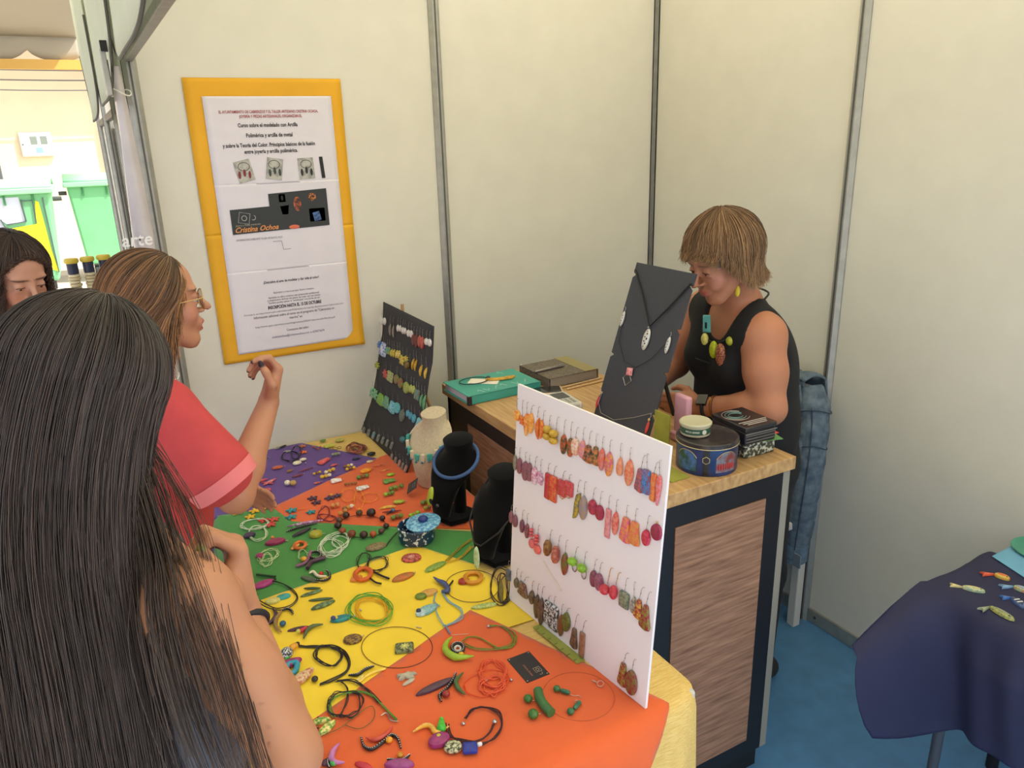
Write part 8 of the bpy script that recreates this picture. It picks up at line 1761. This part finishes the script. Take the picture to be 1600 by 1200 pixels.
# ---- woman with long dark hair, seen from behind
def woman_dark():
    o = thing('person', 'person with long dark hair and bare shoulders seen from behind, holding a piece', 'person', (-0.05, 1.08, 0))
    B = Body(); f = nrm(V(0.80, 0.60, -0.12)); C = V(-0.030, 1.105, 1.502); R = face_frame(f, (0.05, 0.03, 1)); s = 0.94
    nk = V(-0.055, 1.09, 1.34)
    w = head(B, C, R, s, neck=nk)
    rv = V(0.60, -0.80, 0); sr = V(0.036, 0.966, 1.232); slf = V(-0.155, 1.225, 1.235)
    B.limb(nk, V(-0.06, 1.09, 1.24), 0.055, 0.075, 0.03)
    B.limb(sr, slf, 0.050, 0.050, 0.04)
    B.limb(V(-0.055, 1.09, 1.28), sr, 0.045, 0.045, 0.03); B.limb(V(-0.055, 1.09, 1.28), slf, 0.045, 0.045, 0.03)
    RT = np.stack([nrm(V(.8, .6, 0)), nrm(V(-.6, .8, 0)), V(0, 0, 1)], 1)
    B.ell(V(-0.055, 1.085, 1.13), V(0.090, 0.145, 0.20), RT, 0.05)
    el, wr = V(0.116, 0.866, 1.026), V(0.107, 1.060, 1.138)
    B.chain([sr, (sr + el) / 2 + V(0.004, 0, 0), el], [0.052, 0.047, 0.040], 0.03)
    B.chain([el, el + (wr - el) * 0.35, wr], [0.039, 0.036, 0.0250], 0.02)
    view = nrm(wr - V(0, 0, 1.8)); hx = nrm(V(0.02, 0.16, 0.98))
    tips, th, HR = hand(B, wr + hx * 0.01, hx, np.array(CR) * 0.15 - view * 0.95, [(0.85, 1.5, 0.9), (0.95, 1.55, 0.9), (1.05, 1.6, 0.9), (1.15, 1.6, 0.9)], 0.35, 1.12, 0, -1)
    el2, wr2 = V(-0.19, 1.31, 1.03), V(-0.03, 1.36, 0.98)
    B.chain([slf, el2], [0.050, 0.040], 0.03); B.chain([el2, wr2], [0.040, 0.024], 0.02)
    hand(B, wr2, V(0.9, 0.1, 0.1), V(0, 0, 1), [(0.6, 0.8, 0.5)] * 4, 0.5, 0.9)
    sp = face_paint(C, R, s, (176, 100, 90), (40, 30, 28))
    rr = np.random.default_rng(5)
    for k, (a, b) in enumerate(((0.25, 0.2), (0.45, -0.3), (0.6, 0.6), (0.75, 0.1), (0.85, -0.5), (0.35, 0.9), (0.92, 0.5), (0.15, -0.6))):
        c = sr + (el - sr) * a - nrm(V(0.1, 1, -0.4)) * 0.046 + np.array(CR) * 0.022 * b
        sp.append((c, (0.0022 if k % 3 else 0.0030,) * 3, np.eye(3), (150, 98, 74), 0.6))
    bodymesh(B, 0.0045, 'body', o, (186, 132, 100), sp, seed=3)
    eyes(o, w, s, R)
    T = Body(); T.ell(V(-0.055, 1.085, 1.06), V(0.112, 0.168, 0.20), RT, 0.04); T.ell(V(-0.055, 1.085, 0.95), V(0.118, 0.160, 0.16), RT, 0.04)
    T.cut(V(-0.055, 1.085, 1.165), (-0.35, -0.2, 1)); T.cut(V(0, 0, 0.88), (0, 0, -1))
    TOPM = M((96, 98, 104), 0.8, var=0.06, scale=40, bump=0.3, bscale=300)
    clothmesh(T, 0.006, 'strap_top', o, TOPM)
    for q0 in (sr * 0.45 + nk * 0.55, slf * 0.45 + nk * 0.55):
        bk = q0 + V(-0.075, -0.055, -0.13); fr = q0 + V(0.075, 0.055, -0.14)
        sub('strap', MB().tube(catmull([bk, q0 + V(-0.05, -0.04, 0.0), q0 + V(0, 0, 0.028), q0 + V(0.05, 0.04, -0.01), fr], False, 5), 0.005, 6), TOPM, o)
    trousers(o, (-0.055, 1.085, 0.84), [(0.0, 1.02, 0.46), (-0.10, 1.16, 0.46)], [(-0.02, 1.0, 0.0), (-0.12, 1.15, 0.0)], M((44, 46, 54), .85, var=.08, scale=40))
    shoes(o, [(-0.02, 1.0, 0.0), (-0.12, 1.15, 0.0)], (0.8, 0.6, 0), M((40, 40, 42), .6))
    d = nrm(wr - el); a1 = nrm(np.cross(d, V(0, 0, 1))); a2 = np.cross(d, a1)
    sub('wrist_band', MB().tube([tuple(wr - d * 0.022 + (a1 * math.cos(q) + a2 * math.sin(q)) * 0.0285) for q in np.linspace(0, 2 * PI, 33)[:-1]], 0.0052, 8, True), BLACK, o)
    tag(MB().ell(th[0] + V(-0.004, 0.0, 0.004), (0.007, 0.007, 0.012), 12, 8).build('bead', M((150, 160, 80), .4)), 'olive green bead held in the fist of the dark haired person', 'bead')
    tilt = np.array(Matrix.Rotation(math.radians(24), 3, 'Y'))
    back = -R[:, 0]; right = -R[:, 1]
    def th1(p): return np.full_like(p, 1.72)
    def fall(p): return np.where(np.abs(np.angle(np.exp(1j * (p - PI)))) < 1.9, 0.98, 0.80)
    def drift(p, q):
        a = np.angle(np.exp(1j * (p - PI)))
        return back[None] * (0.10 if q < 0.6 else 0.04) + right[None] * (np.sin(a) * 0.13)[:, None]
    hair(o, C + R @ V(-0.012, 0, 0.020) * s, V(0.108, 0.098, 0.104) * s * 1.05, R @ tilt, (0.86, 2 * PI - 0.86), 0.03, th1, fall, drift, 6500, 0.0009, (60, 54, 54), (86, 70, 64), 21, 0.026, wave=0.007, nf=22)
    strand_lock(o, [V(-0.010, 1.090, 1.50), V(0.030, 1.050, 1.41), V(0.058, 1.00, 1.32), V(0.064, 0.902, 1.21), V(0.074, 0.842, 1.10), V(0.080, 0.802, 1.02), V(0.076, 0.785, 0.95)], 26, 0.00045, (84, 62, 50), 0.005, 4)
    strand_lock(o, [V(-0.010, 1.085, 1.50), V(0.018, 1.035, 1.41), V(0.030, 0.98, 1.32), V(0.040, 0.895, 1.25), V(0.052, 0.852, 1.15), V(0.060, 0.812, 1.05), V(0.062, 0.795, 0.97)], 60, 0.00045, (80, 60, 50), 0.010, 5)
    strand_lock(o, [V(-0.015, 1.080, 1.49), V(0.000, 1.010, 1.39), V(0.005, 0.955, 1.30), V(0.000, 0.90, 1.24), V(0.010, 0.88, 1.12), V(0.03, 0.86, 1.0)], 120, 0.0006, (70, 56, 50), 0.014, 6)
woman_dark()

# ---- woman at the back, looking down
def woman_back():
    o = thing('person', 'person with wavy dark hair looking down, standing behind the coral shirted one', 'person', (-0.20, 2.52, 0))
    B = Body(); f = nrm(V(0.50, -0.82, -0.34)); C = V(-0.198, 2.500, 1.475); R = face_frame(f, (0, 0, 1)); s = 0.95
    nk = V(-0.175, 2.55, 1.31)
    w = head(B, C, R, s, smile=0.5, neck=nk, lid=0.8)
    B.limb(nk, V(-0.18, 2.56, 1.22), 0.055, 0.075, 0.03)
    RT = np.stack([nrm(V(.52, -.8, 0)), nrm(V(.8, .52, 0)), V(0, 0, 1)], 1)
    a, b = V(-0.32, 2.47, 1.25), V(-0.05, 2.65, 1.25)
    B.limb(a, b, 0.05, 0.05, 0.04); B.ell(V(-0.18, 2.56, 1.10), V(0.09, 0.15, 0.20), RT, 0.05)
    for q, q2, q3 in ((a, V(-0.37, 2.42, 0.99), V(-0.24, 2.30, 0.93)), (b, V(-0.01, 2.66, 0.99), V(0.04, 2.48, 0.95))):
        B.chain([q, q2, q3], [0.048, 0.038, 0.024], 0.02); hand(B, q3, V(0.5, -0.8, 0.0), V(0, 0, 1), [(0.5, 0.7, 0.4)] * 4, 0.4, 0.9)
    bodymesh(B, 0.0045, 'body', o, (196, 148, 128), face_paint(C, R, s, (186, 108, 100), (86, 60, 50)), seed=4)
    eyes(o, w, s, R)
    T = Body(); T.ell(V(-0.18, 2.56, 1.10), V(0.112, 0.175, 0.21), RT, 0.04); T.limb(a, b, 0.062, 0.062, 0.03); T.ell(V(-0.18, 2.56, 0.95), V(0.12, 0.165, 0.15), RT, 0.04)
    for q, q2 in ((a, V(-0.37, 2.42, 0.99)), (b, V(-0.01, 2.66, 0.99))): T.limb(q, q + (q2 - q) * 0.6, 0.060, 0.058, 0.02)
    T.cut(V(0, 0, 0.86), (0, 0, -1)); T.carve(V(-0.16, 2.53, 1.35), V(0.085, 0.085, 0.09), None, 0.01)
    clothmesh(T, 0.007, 'blouse', o, M((120, 126, 140), .85, var=.06, scale=30))
    trousers(o, (-0.18, 2.56, 0.84), [(-0.24, 2.50, 0.46), (-0.10, 2.58, 0.46)], [(-0.25, 2.52, 0.0), (-0.11, 2.60, 0.0)], M((60, 66, 84), .85))
    shoes(o, [(-0.25, 2.52, 0.0), (-0.11, 2.60, 0.0)], f, M((60, 56, 54), .6))
    tilt = np.array(Matrix.Rotation(math.radians(6), 3, 'Y')); back = -R[:, 0]
    def th1(p): return np.interp(np.abs(np.angle(np.exp(1j * p))), [0, 0.4, 0.7, 0.95, 1.15, PI], [0.78, 0.88, 1.15, 1.5, 1.72, 1.72])
    def fall(p): return np.interp(np.abs(np.angle(np.exp(1j * p))), [0, 0.75, 0.95, PI], [0.004, 0.01, 0.26, 0.26])
    def drift(p, q): return back[None] * 0.12 * (1 - q) + 0 * p[:, None]
    hair(o, C + R @ V(-0.014, 0, 0.022) * s, V(0.102, 0.092, 0.098) * s * 1.04, R @ tilt, (-PI, PI), 0.03, th1, fall, drift, 2600, 0.0012, (58, 44, 40), (90, 68, 58), 31, 0.025, wave=0.009)
woman_back()

# ---- the seller leaning on the counter
def seller():
    o = thing('person', 'person with a short brown bob and black sleeveless top leaning on the counter', 'person', (1.70, 1.62, 0))
    B = Body(); f = nrm(V(-0.93, 0.06, -0.42)); C = V(1.523, 1.576, 1.466); R = face_frame(f, (0, 0, 1)); s = 0.97
    nk = V(1.625, 1.600, 1.318)
    w = head(B, C, R, s, smile=1.0, neck=nk, lid=0.9)
    sl, sr = V(1.598, 1.482, 1.250), V(1.655, 1.765, 1.268)
    RT = np.stack([nrm(V(-1, .12, 0)), nrm(V(-.12, -1, 0)), V(0, 0, 1)], 1)
    B.limb(nk, V(1.645, 1.61, 1.24), 0.060, 0.085, 0.03); B.limb(sl, sr, 0.056, 0.056, 0.04)
    B.limb(V(1.63, 1.60, 1.30), sl, 0.050, 0.056, 0.03); B.ell(V(1.68, 1.615, 1.10), V(0.115, 0.165, 0.21), RT, 0.05)
    el, wr = V(1.574, 1.416, 1.060), V(1.490, 1.592, 1.0295)
    B.chain([sl, (sl + el) / 2, el], [0.060, 0.056, 0.045], 0.03); B.chain([el, el + (wr - el) * 0.35, wr], [0.046, 0.042, 0.0265], 0.02)
    hand(B, wr + V(-0.004, 0.008, 0), V(-0.55, 0.80, -0.03), V(0.3, 0.2, 1.0), [(0.35, 0.5, 0.3), (0.45, 0.6, 0.3), (0.5, 0.6, 0.3), (0.5, 0.6, 0.3)], 0.3, 0.92)
    er, wr2 = V(1.62, 1.86, 1.075), V(1.462, 1.800, 1.030)
    B.chain([sr, (sr + er) / 2, er], [0.062, 0.056, 0.044], 0.03); B.chain([er, wr2], [0.044, 0.026], 0.02)
    hand(B, wr2, V(-0.9, -0.4, -0.03), V(0.0, -0.1, 1.0), [(0.35, 0.5, 0.3)] * 4, 0.3, 0.92)
    bodymesh(B, 0.0042, 'body', o, (186, 126, 96), face_paint(C, R, s, (190, 100, 92), (130, 96, 70)), seed=6)
    eyes(o, w, s, R)
    BT = M((24, 24, 27), 0.85, var=0.08, scale=20, bump=0.25, bscale=40)
    T = Body(); T.ell(V(1.68, 1.615, 1.10), V(0.126, 0.174, 0.215), RT, 0.04); T.ell(V(1.70, 1.62, 0.93), V(0.145, 0.172, 0.20), RT, 0.05)
    T.ell(V(1.580, 1.565, 1.135), V(0.050, 0.055, 0.055), None, 0.03); T.ell(V(1.590, 1.690, 1.135), V(0.050, 0.055, 0.055), None, 0.03)
    T.limb(nk, V(1.645, 1.61, 1.24), 0.060, 0.085, 0.03); T.limb(sl, sr, 0.058, 0.058, 0.04); T.limb(V(1.63, 1.60, 1.30), sl, 0.050, 0.058, 0.03); T.limb(V(1.63, 1.60, 1.30), sr, 0.050, 0.058, 0.03)
    T.limb(V(1.560, 1.560, 1.16), V(1.612, 1.522, 1.28), 0.040, 0.040, 0.03); T.limb(V(1.565, 1.690, 1.16), V(1.625, 1.715, 1.28), 0.040, 0.040, 0.03)
    T.carve(V(1.590, 1.610, 1.355), V(0.110, 0.072, 0.135), None, 0.010); T.carve(V(1.600, 1.436, 1.215), V(0.080, 0.060, 0.135), RT, 0.010); T.carve(V(1.655, 1.810, 1.225), V(0.080, 0.060, 0.135), RT, 0.010)
    T.cut(V(0, 0, 0.78), (0, 0, -1))
    clothmesh(T, 0.005, 'tank_top', o, BT, 3, 0.006)
    sub('bib_seam', MB().tube([(1.545, 1.52, 1.165), (1.520, 1.57, 1.155), (1.520, 1.66, 1.155)], 0.003, 6), BT, o)
    trousers(o, (1.74, 1.63, 0.80), [(1.73, 1.52, 0.44), (1.75, 1.74, 0.44)], [(1.74, 1.53, 0.0), (1.76, 1.74, 0.0)], M((26, 26, 30), .85), 0.155)
    shoes(o, [(1.74, 1.53, 0.0), (1.76, 1.74, 0.0)], (-1, 0, 0), M((40, 40, 42), .6))
    # smart watch and bracelet
    d = nrm(wr - el); a1 = nrm(np.cross(d, V(0, 0, 1))); a2 = np.cross(a1, d)
    ring = lambda c, r: [tuple(c + (a1 * math.cos(q) + a2 * math.sin(q)) * r) for q in np.linspace(0, 2 * PI, 29)[:-1]]
    sub('watch_strap', MB().tube(ring(wr - d * 0.012, 0.029), 0.006, 6, True), M((30, 30, 32), .6), o)
    face_c = wr - d * 0.012 + a2 * 0.026 - a1 * 0.0 + a1 * 0.018 * (-1 if (a1 @ V(-.69, -.72, .2)) < 0 else 1)
    fz = nrm(a2 + a1 * 0.7 * (-1 if (a1 @ V(-.69, -.72, .2)) < 0 else 1)); fy = np.cross(fz, d)
    sub('watch_face', MB().box(tuple(face_c), (0.030, 0.034, 0.009), Matrix(np.stack([d, fy, fz], 1).tolist())), M((18, 20, 24), .12), o)
    sub('bracelet', MB().tube(ring(wr - d * 0.036, 0.0315), 0.002, 6, True), M((190, 130, 60), .3, .8), o)
    sub('bracelet', MB().tube(ring(wr - d * 0.043, 0.033), 0.002, 6, True), M((110, 60, 40), .6), o)
    # necklace of big clay pieces, ear pendants
    nc = catmull([V(1.690, 1.560, 1.352), V(1.632, 1.520, 1.338), V(1.566, 1.528, 1.275), V(1.530, 1.560, 1.228), V(1.524, 1.610, 1.220), V(1.548, 1.665, 1.250), V(1.62, 1.69, 1.315), V(1.69, 1.65, 1.352)], True, 5)
    sub('necklace_cord', MB().tube(nc, 0.003, 6, True), BLACK, o)
    for c, r, col, nm in (((1.518, 1.585, 1.200), (0.011, 0.014, 0.026), (186, 196, 40), 'lime_bead'), ((1.538, 1.540, 1.232), (0.014, 0.014, 0.014), (176, 180, 50), 'lime_bead'), ((1.516, 1.555, 1.192), (0.011, 0.017, 0.034), (110, 50, 44), 'speckled_pod'), ((1.520, 1.625, 1.222), (0.010, 0.012, 0.018), (226, 220, 120), 'pale_bead')):
        sub(nm, MB().ell(c, r, 14, 8), clay(col, (200, 130, 90) if nm == 'speckled_pod' else None, 260), o)
    lo = V(1.536, 1.524, 1.378)
    sub('ear_pendant', MB().ell(lo, (0.006, 0.008, 0.017), 12, 8), M((226, 206, 60), .4), o)
    tq = V(1.540, 1.640, 1.262)
    fr4 = frame(Vector(tq), (0.3, -0.95, 0.12), (0.05, 0.12, 1))
    sub('turquoise_pendant', MB().pillow(outline('bar', 0.052, 0.024), 0.006, M4=fr4), M((110, 196, 196), .4), o)
    sub('pendant_slot', MB().box(fr4 @ Vector((0, -0.004, 0.006)), (0.006, 0.018, 0.002), fr4.to_3x3()), BLACK, o)
    # bob haircut with fringe
    tilt = np.array(Matrix.Rotation(math.radians(-14), 3, 'Y')); back = -R[:, 0]; fw = R[:, 0]
    def th1(p): return np.interp(np.abs(np.angle(np.exp(1j * p))), [0, 0.7, 1.0, 1.4, PI], [1.38, 1.42, 1.62, 1.85, 2.02])
    def fall(p): return np.interp(np.abs(np.angle(np.exp(1j * p))), [0, 0.6, 1.0, 1.5, 2.2, PI], [0.024, 0.032, 0.056, 0.080, 0.090, 0.085])
    def drift(p, q):
        a = np.angle(np.exp(1j * p)); m_ = np.clip((np.abs(a) - 1.7) / 1.0, 0, 1)
        return (back[None] * (0.9 * q * m_)[:, None] + back[None] * 0.35 * ((np.abs(a) > 0.8) & (np.abs(a) <= 1.7))[:, None] + fw[None] * 0.15 * (np.abs(a) < 0.8)[:, None])
    hair(o, C + R @ V(-0.016, 0, 0.026) * s, V(0.112, 0.098, 0.104) * s, R @ tilt, (-PI, PI), 0.03, th1, fall, drift, 4200, 0.0010, (112, 82, 58), (172, 136, 98), 41, 0.034, wave=0.007, nf=8, var=0.28)
seller()

# ---- white chair with a denim jacket over its back
o = thing('chair', 'white wooden chair behind the seller carrying a denim jacket', 'chair', (2.00, 1.60, 0))
CW = M((214, 212, 206), .5)
for x, y in ((-0.02, 0.09), (-0.02, -0.25) if False else (-0.02, -0.02 + 0.42)): pass
for x, y, h in ((0.10, 0.09, 0.95), (0.10, 0.45, 0.95), (-0.10, 0.09, 0.44), (-0.10, 0.45, 0.44)):
    MB().b2((x - 0.017, y - 0.017, 0), (x + 0.017, y + 0.017, h)).build('leg', CW, o, bevel=0.003)
MB().b2((-0.13, 0.06, 0.44), (0.13, 0.48, 0.47)).build('seat', CW, o, bevel=0.006)
for z in (0.60, 0.76, 0.90): MB().b2((0.09, 0.09, z), (0.11, 0.45, z + 0.05)).build('back_slat', CW, o, bevel=0.003)
j = thing('denim_jacket', 'faded blue denim jacket hanging over the white chair back', 'jacket', (2.06, 1.63, 0))
DEN = M((76, 94, 112), .85, rgb2=(116, 132, 146), scale=34, bump=.5, bscale=60, mix=(.35, .7))
STI = M((150, 140, 120), .8)
def jk(u, v, off, y0, y1, z0, z1):
    y = y0 + (y1 - y0) * u
    return (off + 0.014 * math.sin(u * 17 + v * 3) * (0.3 + v) + 0.012 * math.sin(v * 9 + u * 5), y + 0.02 * math.sin(v * 4) * u, z1 + (z0 - z1) * v)
MB().grid(lambda u, v: jk(u, v, -0.012, 0.07, 0.40, 0.42, 0.975), 30, 30).build('back_panel', DEN, j, solid=0.006)
MB().grid(lambda u, v: jk(u, v, 0.075, 0.05, 0.40, 0.36, 0.975), 30, 30).build('front_panel', DEN, j, solid=0.006)
MB().grid(lambda u, v: (-0.012 + 0.087 * v, 0.07 + 0.33 * u - 0.02 * v, 0.975 + 0.018 * math.sin(PI * v) + 0.006 * math.sin(u * 20)), 24, 6).build('collar_fold', DEN, j, solid=0.008)
sl_ = catmull([(0.03, 0.075, 0.955), (0.02, 0.045, 0.86), (0.00, 0.028, 0.70), (-0.005, 0.035, 0.52), (0.0, 0.05, 0.36), (0.004, 0.055, 0.30)], False, 6)
MB().tube(sl_, np.interp(np.linspace(0, 1, len(sl_)), [0, .15, .5, .8, .9, 1], [0.036, 0.056, 0.052, 0.043, 0.044, 0.036]) * (1 + 0.05 * np.sin(np.arange(len(sl_)) * 1.7)), 18).build('sleeve', DEN, j)
cu_ = sl_[-8:]
MB().tube(cu_, 0.0455, 18).build('cuff', M((104, 128, 150), .85, var=.1, scale=50), j)
fl = catmull([(-0.02, 0.10, 0.96), (-0.03, 0.07, 0.84), (-0.045, 0.05, 0.74), (-0.04, 0.055, 0.70)], False, 5)
MB().tube(fl, np.interp(np.linspace(0, 1, len(fl)), [0, .6, 1], [0.024, 0.030, 0.016]), 10, flat=0.4).build('lapel', DEN, j)
SEAM = M((58, 72, 90), .9)
rs = lambda i: 0.0015 + float(np.interp(i / (len(sl_) - 1), [0, .15, .5, .8, .9, 1], [0.036, 0.056, 0.052, 0.043, 0.044, 0.036])) * (1 + 0.05 * math.sin(i * 1.7))
MB().tube([(q[0] - rs(i) * 0.8, q[1] - rs(i) * 0.6, q[2]) for i, q in enumerate(sl_)][2:-6], 0.0022, 5).build('sleeve_seam', SEAM, j)
for i in (5, 10):
    MB().tube([(sl_[i][0] + rs(i) * math.cos(q), sl_[i][1] + rs(i) * math.sin(q), sl_[i][2] + 0.012 * math.sin(q * 2)) for q in np.linspace(0, 2 * PI, 25)[:-1]], 0.002, 5, True).build('yoke_seam', SEAM, j)
MB().box((-0.050, -0.004, 0.335), (0.006, 0.03, 0.05)).build('cuff_tab', M((120, 136, 150), .85), j)
for z in (0.86, 0.80): MB().ell((-0.045, 0.045, z), (0.006, 0.006, 0.006), 10, 6).build('button', M((170, 150, 110), .3, .8), j)
